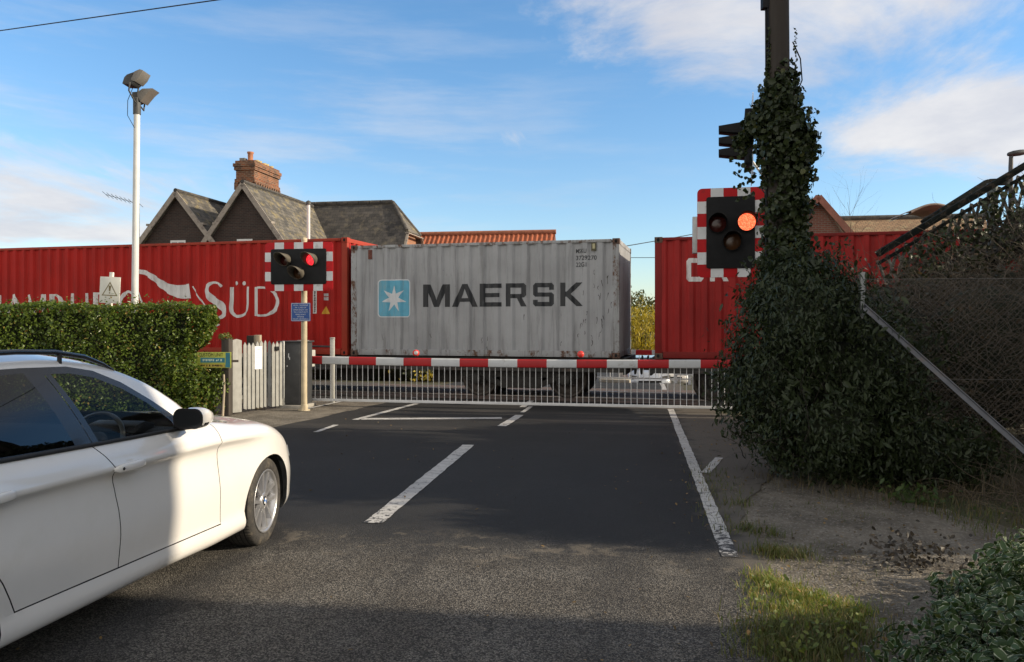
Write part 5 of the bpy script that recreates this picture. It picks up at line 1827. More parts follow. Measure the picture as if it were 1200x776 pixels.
def wheel(sa, side):
    c = CW(sa, side * .86, AZ - .0)
    M = Matrix((CD, Vector((0, 0, 1)), CR_ * side)).transposed().to_4x4(); M.translation = c
    if M.determinant() < 0:
        M = Matrix((-CD, Vector((0, 0, 1)), CR_ * side)).transposed().to_4x4(); M.translation = c
    r = AZ + .014
    if sa == AX_F:
        M = Matrix.Translation(CW(sa, side * .76, AZ)) @ Matrix.Rotation(rad(6), 4, 'Z') @ Matrix.Translation(-CW(sa, side * .76, AZ)) @ M
    wr = MB().lathe([(.232, -.19), (.25, -.205), (.285, -.212), (r - .012, -.20), (r - .003, -.185), (r, -.15), (r + .001, -.105), (r, -.055), (r - .004, -.028), (r - .016, -.008), (r - .04, .0), (.272, .004), (.250, .001), (.236, -.006), (.228, -.014)], M, 64).build('wheel', M_TYRE, car)
    # tread grooves: cut as dark rings and blocks
    g = MB()
    for h in (-.16, -.125, -.09, -.055):
        g.lathe([(r + .0016, h - .004), (r + .0016, h + .004)], M, 64)
    for k in range(72):
        t = 2 * math.pi * k / 72
        Mk = M @ Matrix.Rotation(t, 4, 'Z')
        g.add([Mk @ Vector(p) for p in ((r - .002, -.0025, -.012), (r + .0012, -.0025, -.05), (r + .0012, .0025, -.05), (r - .002, .0025, -.012))], [(0, 1, 2, 3)])
        g.add([Mk @ Vector(p) for p in ((r + .0014, -.0025, -.09), (r + .0014, .004, -.125), (r + .0014, .008, -.125), (r + .0014, .0015, -.09))], [(0, 1, 2, 3)])
    g.build('tread_grooves', M_LINER, wr)
    rim = MB()
    rim.lathe([(.205, -.17), (.212, -.06), (.216, -.03), (.226, -.012), (.234, -.004), (.236, -.001), (.232, .002), (.224, .0), (.216, -.012), (.209, -.035), (.200, -.06), (.2, -.17)], M, 56)
    for k in range(5):
        for sgn in (-1, 1):
            t = 2 * math.pi * k / 5 + .18
            Mk = M @ Matrix.Rotation(t, 4, 'Z')
            # each twin spoke: a tapered bar from hub to rim, crowned
            y0, y1 = sgn * .022, sgn * .058
            a = [(.045, y0 - .014, -.045), (.045, y0 + .014, -.045), (.045, y0 + .009, -.018), (.045, y0 - .009, -.018)]
            b = [(.13, (y0 + y1) / 2 - .016, -.045), (.13, (y0 + y1) / 2 + .016, -.045), (.13, (y0 + y1) / 2 + .011, -.016), (.13, (y0 + y1) / 2 - .011, -.016)]
            e = [(.222, y1 - .024, -.045), (.222, y1 + .024, -.045), (.224, y1 + .018, -.010), (.224, y1 - .018, -.010)]
            fs = []
            for i in (0, 4):
                for j in range(4): fs.append((i + j, i + (j + 1) % 4, i + 4 + (j + 1) % 4, i + 4 + j))
            rim.add([Mk @ Vector(p) for p in a + b + e], fs, 0, False)
    rim.lathe([(.001, -.012), (.04, -.012), (.062, -.018), (.066, -.03), (.066, -.07)], M, 30)
    ro_ = rim.build('rim', M_ALLOY, wr)
    MB().lathe([(.001, -.115), (.155, -.115), (.157, -.125), (.157, -.14)], M, 40).build('brake_disc', mat('brake_disc', (.16, .13, .11), .5, .3, 30, metal=.6), wr)
    MB().lathe([(.001, -.175), (.205, -.175)], M, 40).build('hub_backing', M_LINER, wr)
    # roundel: black ring, blue and white quarters
    Mq = M @ Matrix.Translation((0, 0, -.009)) @ Matrix.Rotation(.3, 4, 'Z')
    cap = MB().lathe([(.001, .0), (.033, .0), (.035, -.003)], Mq, 28).build('hub_badge', M_TRIM, ro_)
    for q in range(4):
        pts = [(0, 0)] + [(.023 * math.cos(q * math.pi / 2 + k * math.pi / 12), .023 * math.sin(q * math.pi / 2 + k * math.pi / 12)) for k in range(7)]
        MB().add([Mq @ Vector((x, y, .0015)) for x, y in pts], [tuple(range(8))]).build('badge_quarter', mat('badge_blue', (.03, .16, .5), .3) if q % 2 else mat('badge_white', (.75, .75, .75), .3), ro_)
    lm = MB()
    for k in range(5):
        t = 2 * math.pi * k / 5 + .18 + math.pi / 5
        lm.lathe([(.001, -.016), (.008, -.016), (.009, -.03)], M @ Matrix.Translation((.05 * math.cos(t), .05 * math.sin(t), 0)), 8)
    lm.build('wheel_bolts', M_LINER, ro_)
    # liner of the arch
    MB().lathe([(AR + .006, .0), (AR + .008, -.34), (.02, -.345)], M, 40, 0, True, -.15, math.pi + .15).build('arch_liner', M_LINER, car)


for sa in (AX_F, AX_R):
    for sd in (1, -1): wheel(sa, sd)
# lips of the arches: a turned-in flange
# under tray, inner shell and cabin
Mcar = Matrix((CD, CR_, Vector((0, 0, 1)))).transposed().to_4x4(); Mcar.translation = CO
Mcar = Matrix((CR_, CD, Vector((0, 0, 1)))).transposed().to_4x4(); Mcar.translation = CO
MB().box(-.76, .76, -2.28, -.24, .195, .215, Mcar).box(-.60, .60, -3.4, .75, .22, .24, Mcar).build('under_tray', M_LINER, car)
tub = MB()
tub.box(-.80, -.78, -3.0, -.30, .2, .97, Mcar).box(.78, .80, -3.0, -.30, .2, .97, Mcar).box(-.78, .78, -3.0, -.55, .30, .32, Mcar)
tub.box(-.78, .78, -.58, -.55, .32, .96, Mcar).box(-.78, .78, -3.02, -3.0, .2, .97, Mcar)
tub.build('cabin_tub', M_DARKIN, car)
dash = MB()
prof = [(-.58, .70), (-.82, .72), (-.90, .82), (-.88, .92), (-.82, .975), (-.70, .985), (-.60, .965)]
vs = [CW(s, t, z) for t in (-.77, .77) for s, z in prof]; n = len(prof)
dash.add(vs, [tuple(range(n)), tuple(range(n, 2 * n))[::-1]] + [(i, n + i, n + (i + 1) % n, (i + 1) % n) for i in range(n)])
dash.build('dashboard', M_DARKIN, car, .03)
hb = MB(); prof = [(-.80, .96), (-.92, .97), (-.91, 1.02), (-.82, 1.035), (-.70, 1.0)]
vs = [CW(s, t, z) for t in (.20, .54) for s, z in prof]; n = len(prof)
hb.add(vs, [tuple(range(n)), tuple(range(n, 2 * n))[::-1]] + [(i, n + i, n + (i + 1) % n, (i + 1) % n) for i in range(n)]); hb.build('binnacle', M_DARKIN, car, .012)
wc = CW(-1.07, .37, .93); wn = (CD * -.90 + Vector((0, 0, .42))).normalized()
Mst = frame(wc, CR_, wn)
sw = MB().tube([Mst @ Vector((.185 * math.cos(k * math.pi / 20), .185 * math.sin(k * math.pi / 20), 0)) for k in range(41)], .0145, 8, False).build('steering_wheel', mat('wheel_leather', (.07, .07, .072), .42, .1, 30), car)
mb = MB().lathe([(.001, .03), (.06, .025), (.075, -.02)], Mst, 20)
for t in (0, math.pi, -math.pi / 2): mb.beam(Mst @ Vector((.05 * math.cos(t), .05 * math.sin(t), 0)), Mst @ Vector((.18 * math.cos(t), .18 * math.sin(t), 0)), .035, .015, wn)
mb.build('steering_spokes', M_DARKIN, sw)
for t in (-.37, .37):
    st0 = MB()
    st0.box(t - .25, t + .25, -2.15, -1.62, .42, .60, Mcar)
    a = [(t - .24, -2.02, .58), (t + .24, -2.02, .58), (t + .24, -2.18, .58), (t - .24, -2.18, .58), (t - .19, -2.26, 1.14), (t + .19, -2.26, 1.14), (t + .19, -2.36, 1.14), (t - .19, -2.36, 1.14)]
    st0.add([Mcar @ Vector(p) for p in a], [(3, 2, 1, 0), (4, 5, 6, 7), (0, 1, 5, 4), (1, 2, 6, 5), (2, 3, 7, 6), (3, 0, 4, 7)])
    st0.box(t - .13, t + .13, -2.42, -2.32, 1.18, 1.36, Mcar)
    st0.build('seat', M_DARKIN, car, .04)
# lamps and grille at the nose
for sd in (1, -1):
    vs = [CW(*p) for p in ((.815, sd * .45, .575), (.70, sd * .70, .615), (.58, sd * .815, .67), (.60, sd * .825, .58), (.73, sd * .745, .51), (.845, sd * .46, .50))]
    vs2 = [v + CD * .012 + CR_ * sd * .006 for v in vs]
    MB().add(vs + vs2, [tuple(range(6)), tuple(range(6, 12))] + [(i, (i + 1) % 6, 6 + (i + 1) % 6, 6 + i) for i in range(6)]).build('headlight', mat('headlight_silver', (.35, .37, .4), .1, .1, metal=.5), car)
    Mk = Matrix((CR_, Vector((0, 0, 1)), CD)).transposed().to_4x4(); Mk.translation = CW(.915, sd * .12, .50)
    MB().prism(rr_poly(.19, .10, .03), -.06, .006, Mk).build('grille', M_TRIM, car, .008)
# ------------------------------------------------------------------ houses beyond the railway
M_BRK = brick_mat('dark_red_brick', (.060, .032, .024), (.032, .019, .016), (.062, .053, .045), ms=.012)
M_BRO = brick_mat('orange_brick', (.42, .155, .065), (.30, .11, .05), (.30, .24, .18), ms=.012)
M_BRR = brick_mat('station_red_brick', (.26, .085, .05), (.19, .06, .04), (.22, .18, .15), ms=.012)
M_SLATE = brick_mat('old_slate', (.17, .152, .125), (.075, .07, .062), (.03, .03, .03), bw=.30, bh=.20, ms=.008, bmp=.6, stain=(.27, .215, .10))
M_SLATD = brick_mat('dark_slate', (.095, .086, .077), (.046, .043, .041), (.022, .022, .022), bw=.30, bh=.20, ms=.008, bmp=.6, stain=(.14, .12, .085))
M_TILE = brick_mat('brown_tile', (.36, .23, .13), (.26, .16, .09), (.08, .06, .05), bw=.20, bh=.14, ms=.010, bmp=.6, stain=(.30, .26, .15))
M_BARGE = mat('barge_board', (.30, .26, .22), .8, .15, 4, dirt=(.16, .13, .11), damt=(.5, .7), dscale=5)
M_WINW = mat('window_white', (.62, .62, .60), .5, .05)
G_DARK = mat('dark_window_pane', (.02, .025, .03), .08, .1)
HA = rad(9.5)
HU = Vector((math.cos(HA), -math.sin(HA), 0)); HV = Vector((math.sin(HA), math.cos(HA), 0))
H0 = Vector((-12.17, 35, 0))


def house_frame(o):
    m = Matrix((HU, HV, Vector((0, 0, 1)))).transposed().to_4x4(); m.translation = o
    return m


MH = house_frame(H0)
hz = -1.7
house = thing('brick_house', 'old brick house with twin front gables, slate roofs and a tall chimney beyond the train', 'house', MH @ Vector((2, 5, hz)))


def slab(mb, a, b, c, d, th=.12, m=0, M=MH):
    """a roof slope: four corners, given a thickness downwards along its normal"""
    p = [M @ Vector(x) for x in (a, b, c, d)]
    n = (p[1] - p[0]).cross(p[2] - p[0]).normalized()
    if n.z < 0: p = p[::-1]; n = -n
    q = [x - n * th for x in p]
    mb.add(p + q, [(0, 1, 2, 3), (7, 6, 5, 4), (0, 4, 5, 1), (1, 5, 6, 2), (2, 6, 7, 3), (3, 7, 4, 0)], m)


ZR, ZE, HWD = 7.95, 5.05, 2.15     # gable ridge, eaves, half width
for a0, zr, tone in ((-3.32, 7.72, M_SLATE), (0.0, 8.02, M_SLATE)):
    w_ = MB()
    poly = [(a0 - 1.72, hz), (a0 + 1.72, hz), (a0 + 1.72, ZE + .55), (a0, zr - .12), (a0 - 1.72, ZE + .55)]
    Mw_ = Matrix((HU, Vector((0, 0, 1)), -HV)).transposed().to_4x4(); Mw_.translation = H0
    w_.prism(poly, -.25, 0, Mw_).build('gable_wall', M_BRK, house)
    rf = MB(); s_l = (zr - ZE) / HWD
    dl = 7.4
    slab(rf, (a0, -.22, zr), (a0 + HWD, -.22, ZE), (a0 + HWD, dl, ZE), (a0, dl, zr))
    slab(rf, (a0 - HWD, -.22, ZE), (a0, -.22, zr), (a0, dl, zr), (a0 - HWD, dl, ZE))
    r_ = rf.build('roof', tone, house)
    MB().tube([MH @ Vector((a0, -.24, zr + .02)), MH @ Vector((a0, dl, zr + .02))], .10, 8).build('ridge_tiles', M_SLATD, r_)
    bb = MB()
    for s in (-1, 1):
        p = MH @ Vector((a0, -.25, zr - .10)); q = MH @ Vector((a0 + s * (HWD + .05), -.25, ZE - .14))
        bb.beam(p, q, .05, .22, HV.cross((q - p).normalized()))
    bb.build('barge_boards', M_BARGE, r_)
    pl_ = MB()
    for s in (-1, 1):
        pl_.box(a0 + s * 1.38 - .06, a0 + s * 1.38 + .06, -.30, .02, 6.12, 6.22, MH)
    pl_.build('purlin_ends', M_BARGE, house)
    wn_ = MB().box(a0 - .38, a0 + .38, -.035, .02, 4.35, 5.46, MH).build('window', M_WINW, house)
    MB().box(a0 - .31, a0 - .03, -.045, -.037, 4.42, 5.36, MH).box(a0 + .03, a0 + .31, -.045, -.037, 4.42, 5.36, MH).build('pane', G_DARK, wn_)
# main range behind, half hipped at the right end
MB().box(-5.2, 5.45, 5.35, 9.55, hz, 5.0, MH).build('wall', M_BRO, house)
rf = MB()
ZM = 8.15; VR = 7.45; AR_ = 4.55
slab(rf, (-5.6, 4.9, 4.6), (6.55, 4.9, 4.6), (AR_, VR, ZM), (-5.6, VR, ZM), .14)
rf.v[-8:] = []; rf.f[-6:] = []; rf.m[-6:] = []; rf.s[-6:] = []
HX, HZ, HD = 5.72, 6.45, 1.28    # corners of the half hip
front = [(-5.6, 4.85, 4.4), (5.72, 4.85, 4.4), (HX, VR - HD, HZ), (AR_, VR, ZM), (-5.6, VR, ZM)]
back = [(-5.6, 10.05, 4.4), (5.72, 10.05, 4.4), (HX, VR + HD, HZ), (AR_, VR, ZM), (-5.6, VR, ZM)]
hip = [(HX, VR - HD, HZ), (HX, VR + HD, HZ), (AR_, VR, ZM)]
for pl_, flip in ((front, 0), (back, 1)):
    p = [MH @ Vector(x) for x in pl_]; n_ = (p[1] - p[0]).cross(p[4] - p[0]).normalized()
    if n_.z < 0: n_ = -n_; p = p[::-1]
    k = len(p); q = [x - n_ * .12 for x in p]
    rf.add(p + q, [tuple(range(k)), tuple(range(k, 2 * k))[::-1]] + [(i, k + i, k + (i + 1) % k, (i + 1) % k) for i in range(k)])
rmain = rf.build('roof', M_SLATD, house)
p = [MH @ Vector(x) + HU * .02 for x in hip]; q = [x - (HU * .6 + Vector((0, 0, .3))).normalized() * .1 for x in p]
MB().add(p + q, [(0, 1, 2), (5, 4, 3), (0, 3, 4, 1), (1, 4, 5, 2), (2, 5, 3, 0)]).build('hip_slope', M_SLATE, rmain)
rt = MB()
n_ = 16
for i in range(n_):
    x0 = -5.6 + (AR_ + 5.6) * i / n_; x1 = x0 + (AR_ + 5.6) / n_ - .03
    rt.tube([MH @ Vector((x0, VR, ZM + .03)), MH @ Vector((x1, VR, ZM + .03))], .13, 8)
for a_, b_ in (((AR_, VR, ZM), (HX, VR - HD, HZ)), ((AR_, VR, ZM), (HX, VR + HD, HZ))):
    rt.tube([MH @ Vector(a_) + Vector((0, 0, .03)), MH @ Vector(b_) + Vector((0, 0, .03))], .10, 8)
rt.build('ridge_tiles', M_SLATD, rmain)
Mg2 = Matrix((HV, Vector((0, 0, 1)), HU)).transposed().to_4x4(); Mg2.translation = MH @ Vector((5.455, 0, 0))
MB().prism([(5.35, 5.0), (9.55, 5.0), (8.6, HZ - .1), (VR - HD + .15, HZ - .1)], -.25, 0, Mg2).build('gable_wall', M_BRO, house)
bb = MB()
for a_, b_ in (((HX + .03, VR - HD, HZ - .12), (HX + .03, 4.85, 4.28)), ((HX + .03, VR + HD, HZ - .12), (HX + .03, 10.05, 4.28)), ((HX + .05, VR - HD - .1, HZ - .12), (HX + .05, VR + HD + .1, HZ - .12))):
    bb.beam(MH @ Vector(a_), MH @ Vector(b_), .05, .2, HU)
bb.build('barge_boards', M_BARGE, rmain)
# chimney stack: body, oversailing courses, dog tooth band, row of pots
ch = MB()
ca, cb2, cd0, cd1 = -1.92, -.86, 2.5, 5.2
ch.box(ca + .06, cb2 - .06, cd0 + .06, cd1 - .06, 5.0, 8.55, MH)
ch.box(ca, cb2, cd0, cd1, 8.55, 8.72, MH)
ch.box(ca + .05, cb2 - .05, cd0 + .05, cd1 - .05, 8.72, 9.15, MH)
ch.box(ca - .02, cb2 + .02, cd0 - .02, cd1 + .02, 9.15, 9.32, MH)
ch.box(ca - .06, cb2 + .06, cd0 - .06, cd1 + .06, 9.32, 9.48, MH)
ch.box(ca + .02, cb2 - .02, cd0 + .02, cd1 - .02, 9.48, 9.62, MH)
nk = 11
for i in range(nk):
    d0 = cd0 + .02 + (cd1 - cd0) * i / nk
    ch.box(cb2 - .06, cb2 + .075, d0, d0 + .12, 8.22, 8.52, MH); ch.box(ca - .035, ca + .06, d0, d0 + .12, 8.20, 8.55, MH)
    if i < nk - 1: ch.box(cb2 - .06, cb2 + .065, d0 + .12, d0 + .235, 7.92, 8.16, MH)
for i in range(4):
    ch.box(ca + .06 + i * .25, ca + .18 + i * .25, cd0 - .035, cd0 + .06, 8.20, 8.55, MH)
chim = ch.build('chimney', brick_mat('chimney_brick', (.30, .092, .032), (.11, .042, .022), (.24, .18, .12), bw=.24, bh=.09, ms=.014, stain=(.06, .04, .03)), house)
M_POT = mat('terracotta_pot', (.36, .15, .08), .85, .15, 6); M_FLAUN = mat('yellow_flaunching', (.40, .32, .15), .9, .2, 8)
MB().lathe([(.16, 9.6), (.15, 9.72), (.125, 9.76), (.13, 10.02), (.16, 10.05), (.16, 10.12), (.11, 10.12), (.1, 9.9)], MH @ Matrix.Translation((-1.32, 2.95, 0)), 16).build('chimney_pot', M_POT, chim)
for i in range(5):
    MB().lathe([(.15, 9.6), (.12, 9.64), (.12, 9.80 + .03 * (i % 2)), (.09, 9.80 + .03 * (i % 2))], MH @ Matrix.Translation((-1.22 - .05 * (i % 2), 3.4 + i * .38, 0)), 12).build('chimney_pot', M_FLAUN, chim)
MB().box(-1.80, -1.52, 2.75, 3.0, 9.62, 9.80, MH).build('chimney_pot', mat('grey_pot', (.2, .19, .17), .9), chim)
# lean-to corner at far left
MB().box(-6.6, -5.25, 1.2, 4.5, hz, 5.05, MH).build('side_wall', M_BRK, house)
rf = MB(); slab(rf, (-6.9, .8, 4.95), (-5.1, .8, 5.75), (-5.1, 5.2, 5.75), (-6.9, 5.2, 4.95), .12); rf.build('side_roof', M_SLATD, house)
# aerial on its mast
pa = P(163, 300, 36.5); pa.z = 5.0
ae = thing('tv_aerial', 'rooftop television aerial left of the house gables', 'aerial', pa)
pt_ = P(163, 238, 36.5)
M_AER = mat('aerial_metal', (.10, .10, .10), .5, metal=.3)
MB().tube([pa, pt_], .022, 6).build('mast', M_AER, ae)
q0_, q1_ = P(164, 239.5, 36.5), P(124, 228, 36.5)
mb = MB().tube([q0_, q1_], .014, 6)
for i in range(9):
    c = q0_ + (q1_ - q0_) * (i / 8)
    mb.tube([c + Vector((-.03, -.25, .1)), c + Vector((.03, .25, -.1))], .011, 5)
mb.build('boom', M_AER, ae)
# grey mast against the roof
pm_ = P(361.5, 300, 20.5); pm_.z = gz(pm_.x, pm_.y)
gm = thing('grey_mast', 'thin pale mast standing against the slate roof behind the left signal', 'mast', pm_)
MB().tube([pm_, P(361.5, 240, 20.5)], .045, 10).build('pole', M_MAST, gm)
MB().lathe([(.07, 0), (.07, .08), (.001, .12)], Matrix.Translation(P(361.5, 240, 20.5)), 10).build('cap', M_FLG, gm)

# pantiled building behind the grey container
M_PAN = mat('orange_pantile', (.34, .095, .04), .8, .25, 3, .2, 30, dirt=(.24, .09, .05), damt=(.5, .7), dscale=2.5)
pr0, pr1 = P(493, 279, 44.6), P(650.5, 271, 43.4)
zr_ = 6.72
bu = Vector((pr1.x - pr0.x, pr1.y - pr0.y, 0)); bl = bu.length; bu.normalize(); bv = Vector((-bu.y, bu.x, 0))
pb_ = thing('pantile_building', 'building with an orange pantiled roof rising behind the grey container', 'building', Vector((pr0.x, pr0.y, hz)) + bu * bl / 2)
Mp_ = Matrix((bu, bv, Vector((0, 0, 1)))).transposed().to_4x4(); Mp_.translation = Vector((pr0.x, pr0.y, 0))
MB().box(.1, bl - .1, -3.2, 3.2, hz, 4.0, Mp_).build('wall', M_BRR, pb_)
for s in (-1, 1):
    vs, fs = [], []; nx_ = int(bl / .035); ny_ = 14
    for j in range(ny_ + 1):
        t = j / ny_
        for i in range(nx_ + 1):
            x = bl * i / nx_
            ph = (x / .27) % 1
            h = .05 * math.sin(2 * math.pi * ph) + .018 * (1 - (t * ny_ / 1.0) % 1)
            vs.append(Mp_ @ Vector((x, s * 3.6 * t, zr_ - 3.1 * t + h)))
    for j in range(ny_):
        for i in range(nx_):
            a = j * (nx_ + 1) + i; f = (a, a + 1, a + nx_ + 2, a + nx_ + 1)
            fs.append(f if s < 0 else f[::-1])
    rr_ = MB().add(vs, [f[::-1] for f in fs], 0, True).build('roof', M_PAN, pb_)
MB().tube([Mp_ @ Vector((-.03, 0, zr_ + .06)), Mp_ @ Vector((bl + .05, 0, zr_ + .06))], .14, 10).build('ridge_tiles', mat('ridge_tile', (.30, .11, .06), .85, .2, 6), pb_)
for x in (0.1, bl - .1):
    mb = MB(); Mx = Matrix((bv, Vector((0, 0, 1)), bu)).transposed().to_4x4(); Mx.translation = Mp_ @ Vector((x, 0, 0))
    mb.prism([(-3.2, 4.0), (3.2, 4.0), (0, zr_ - .12)], -.1, .1, Mx); mb.build('gable_wall', M_BRR, pb_)

# gabled station building on the right
sb0 = P(957, 300, 30.0)
MS2 = house_frame(Vector((sb0.x, 30.0, 0)))
sb = thing('station_building', 'red brick building with a steep gable and brown tiled roof behind the right container', 'building', MS2 @ Vector((3, 3, hz)))
Mw_ = Matrix((HU, Vector((0, 0, 1)), -HV)).transposed().to_4x4(); Mw_.translation = MS2.translation
zA = 6.62
MB().prism([(-1.5, hz), (1.5, hz), (1.5, 4.75), (0, zA - .12), (-1.5, 4.75)], -.25, 0, Mw_).build('gable_wall', M_BRR, sb)
rf = MB()
slab(rf, (0, -.3, zA), (1.75, -.3, 4.45), (1.75, 5, 4.45), (0, 5, zA), .12, 0, MS2); slab(rf, (-1.75, -.3, 4.45), (0, -.3, zA), (0, 5, zA), (-1.75, 5, 4.45), .12, 0, MS2)
r1 = rf.build('roof', M_TILE, sb)
bb = MB()
for s in (-1, 1):
    p = MS2 @ Vector((0, -.33, zA - .10)); q = MS2 @ Vector((s * 1.8, -.33, 4.30)); bb.beam(p, q, .06, .24, HV.cross((q - p).normalized()))
bb.build('barge_boards', mat('barge_red', (.26, .10, .07), .8, .15, 5), r1)
MB().box(-4, 8.0, 3.0, 8.0, hz, 4.6, MS2).build('wall', M_BRR, sb)
rf = MB(); slab(rf, (-4.3, 2.6, 4.3), (8.2, 2.6, 4.3), (8.2, 5.5, 6.36), (-4.3, 5.5, 6.36), .14, 0, MS2); slab(rf, (-4.3, 5.5, 6.36), (8.2, 5.5, 6.36), (8.2, 8.4, 4.3), (-4.3, 8.4, 4.3), .14, 0, MS2)
r2 = rf.build('roof', M_TILE, sb)
MB().tube([MS2 @ Vector((-4.3, 5.5, 6.40)), MS2 @ Vector((8.25, 5.5, 6.40))], .12, 8).build('ridge_tiles', M_SLATD, r2)
MB().prism([(3.0, 4.6), (8.0, 4.6), (5.5, 6.3)], -.1, .1, Matrix((HV, Vector((0, 0, 1)), HU)).transposed().to_4x4() if False else (Matrix.Translation(MS2 @ Vector((7.9, 0, 0))) @ Matrix((HV, Vector((0, 0, 1)), HU)).transposed().to_4x4())).build('gable_wall', M_BRR, sb)

# ------------------------------------------------------------------ footbridge stair (this side of the train, right)
M_FBD = mat('footbridge_green', (.012, .015, .014), .9, .2, 6, spec=.1, dirt=(.08, .06, .045), damt=(.5, .7), dscale=8)
M_FBP = mat('faded_lattice_paint', (.24, .23, .20), .75, .2, 6, dirt=(.06, .05, .04), damt=(.40, .6), dscale=9)
fb = thing('footbridge_stair', 'covered lattice footbridge stair climbing to the right above the brambles', 'footbridge', P(1130, 330, 12.6))
YA = 12.4
sl0, sl1 = P(1028, 298, YA), P(1290, 141, YA)
mb = MB()
for k, yo in ((0, 0.0),):
    lt = MB(); a = sl0 + Vector((.0, yo, 0)); b = sl1 + Vector((0, yo, 0))
    mb.beam(a, b, .10, .10)
    mb.beam(a - Vector((0, 0, .16)), b - Vector((0, 0, .16)), .06, .05)
    d = (b - a); n = 24
    lo0, lo1 = a - Vector((0, 0, 1.25)), b - Vector((0, 0, 1.25))
    mb.beam(lo0, lo1, .10, .24)
    for i in range(n):
        for s in (0, 1):
            p = a + d * (i / n) - Vector((0, 0, .1)); q = a + d * ((i + 2.2) / n if i + 2.2 < n else 1) - Vector((0, 0, 1.15))
            if s: p, q = a + d * ((i + 2.2) / n if i + 2.2 < n else 1) - Vector((0, 0, .1)), a + d * (i / n) - Vector((0, 0, 1.15))
            off = Vector((0, .012 if s else -.012, 0))
            lt.beam(p + off, q + off, .012, .048)
    lt.build('lattice', M_FBP, fb)
mb.build('stringers', M_FBD, fb, .008)
st1 = MB()
for i in range(26):
    t = i / 26; p = sl0 + (sl1 - sl0) * t - Vector((0, 0, 1.12))
    st1.box(p.x, p.x + .30, p.y + .06, p.y + 1.84, p.z - .03, p.z)
st1.build('treads', mat('stair_boards', (.13, .10, .07), .85, .2, 5), fb)
# the roofed landing behind: a raised second run with a curved hood
h2a, h2b, h2c = P(1082, 262, 14.3), P(1158, 214, 14.3), P(1180, 213, 14.3)
up_ = MB(); up_.beam(h2a, h2b, .12, .13); up_.beam(h2b, h2c, .12, .12)
up_.build('far_handrail', M_FBD, fb, .008)
for px, yt, yb in ((1163, 215, 320), (1245, 170, 330)):
    p_ = P(px, yt, 12.9); q_ = Vector((p_.x, 12.9, 0))
    MB().tube([q_, p_], .085, 10).build('column', mat('column_grey_green', (.12, .15, .15), .55, .15, 6), fb)
hd = MB()
cv_ = [P(1068 + 44 * i / 8, 252 - 14 * math.sin(math.pi * (.15 + .85 * i / 8) * .72), 17.5) for i in range(9)]
vs = [p for p in cv_] + [p + Vector((.25, 1.6, 0)) for p in cv_]
hd.add(vs + [v - Vector((0, 0, .05)) for v in vs], [(i, i + 1, i + 10, i + 9) for i in range(8)] + [(18 + i, 27 + i, 28 + i, 19 + i) for i in range(8)] + [(i, 18 + i, 19 + i, i + 1) for i in range(8)], 0, True)
wh = tag(hd.build('canopy_hood', mat('weathered_hood', (.26, .21, .17), .6, .2, 5)), 'curved brown hood of the far stair above the tiled roof', 'canopy')
# street lamp at the right edge
pl_ = P(1184.5, 210, 16.0); pz = Vector((pl_.x, 16.0, 0))
lm = thing('street_lamp', 'street lamp with a curved grey head above the footbridge', 'street lamp', pz)
MB().tube([pz, P(1184.5, 196, 16.0), P(1184.8, 184, 16.0), P(1187, 180, 16)], [.06, .045, .04, .035], 10).build('column', M_FLG, lm)
hp = MB(); c0 = P(1192, 179.5, 16)
hp.lathe([(.001, -.20), (.05, -.18), (.075, -.08), (.08, .05), (.065, .17), (.02, .24), (.001, .245)], Matrix.Translation(c0) @ Matrix.Rotation(rad(82), 4, 'Y') @ Matrix.Diagonal((.8, 1.2, 1, 1)), 14)
hp.build('lamp_head', M_FLG, lm)

# ------------------------------------------------------------------ chain link fence and its strut
M_CHAIN = mat('rusty_chain_link', (.13, .12, .11), .6, .2, 9, metal=.4)
fc0 = Vector((3.75, 8.2, 0)); fA = Vector((.955, -.10, 0)).normalized()
fence = thing('chain_link_fence', 'rusty chain link fence in front of the brambles on the right', 'fence', fc0 + fA * 3)
FLN, FH = 6.4, 2.12
ch = MB(); stp = .062
Mfc = Matrix((fA, Vector((0, 0, 1)), Vector((fA.y, -fA.x, 0)))).transposed().to_4x4(); Mfc.translation = fc0
for s in (1, -1):
    x = -FH
    while x < FLN:
        xa, xb = (x, x + FH) if s > 0 else (x + FH, x)
        ya, yb = .04, FH
        # clip to the panel
        if min(xa, xb) < FLN and max(xa, xb) > 0:
            def cl(xx):
                return .04 + (FH - .04) * (xx - xa) / (xb - xa)
            pa_, pb2 = (xa, ya), (xb, yb)
            if pa_[0] < 0: pa_ = (0, cl(0))
            if pa_[0] > FLN: pa_ = (FLN, cl(FLN))
            if pb2[0] < 0: pb2 = (0, cl(0))
            if pb2[0] > FLN: pb2 = (FLN, cl(FLN))
            ch.tube([Mfc @ Vector((*pa_, .002 * s)), Mfc @ Vector((*pb2, .002 * s))], .0016, 3, False)
        x += stp
mesh_ = ch.build('wire_mesh', M_CHAIN, fence)
MB().tube([Mfc @ Vector((0, FH, 0)), Mfc @ Vector((FLN, FH, 0))], .004, 5).tube([Mfc @ Vector((0, FH * .5, 0)), Mfc @ Vector((FLN, FH * .5, 0))], .003, 5).build('line_wires', M_CHAIN, fence)
for x in (0.0, 2.9, 5.8):
    MB().beam(Mfc @ Vector((x, 0, -.04)), Mfc @ Vector((x, FH + .08, -.04)), .05, .05).build('post', M_GALV, fence)
a_, b_ = P(1014, 361, 7.75), Vector((4.98, 6.5, 0.0))
sb_ = MB(); d_ = (b_ - a_)
sb_.beam(a_, b_, .062, .008, (0, -1, .3)); sb_.beam(a_ + Vector((.0, .028, .028)), b_ + Vector((0, .028, .028)), .008, .062, (0, -1, .3))
sb_.build('strut', mat('strut_steel', (.12, .125, .14), .5, .15, 8, metal=.3, dirt=(.14, .12, .11), damt=(.5, .7), dscale=9), fence)

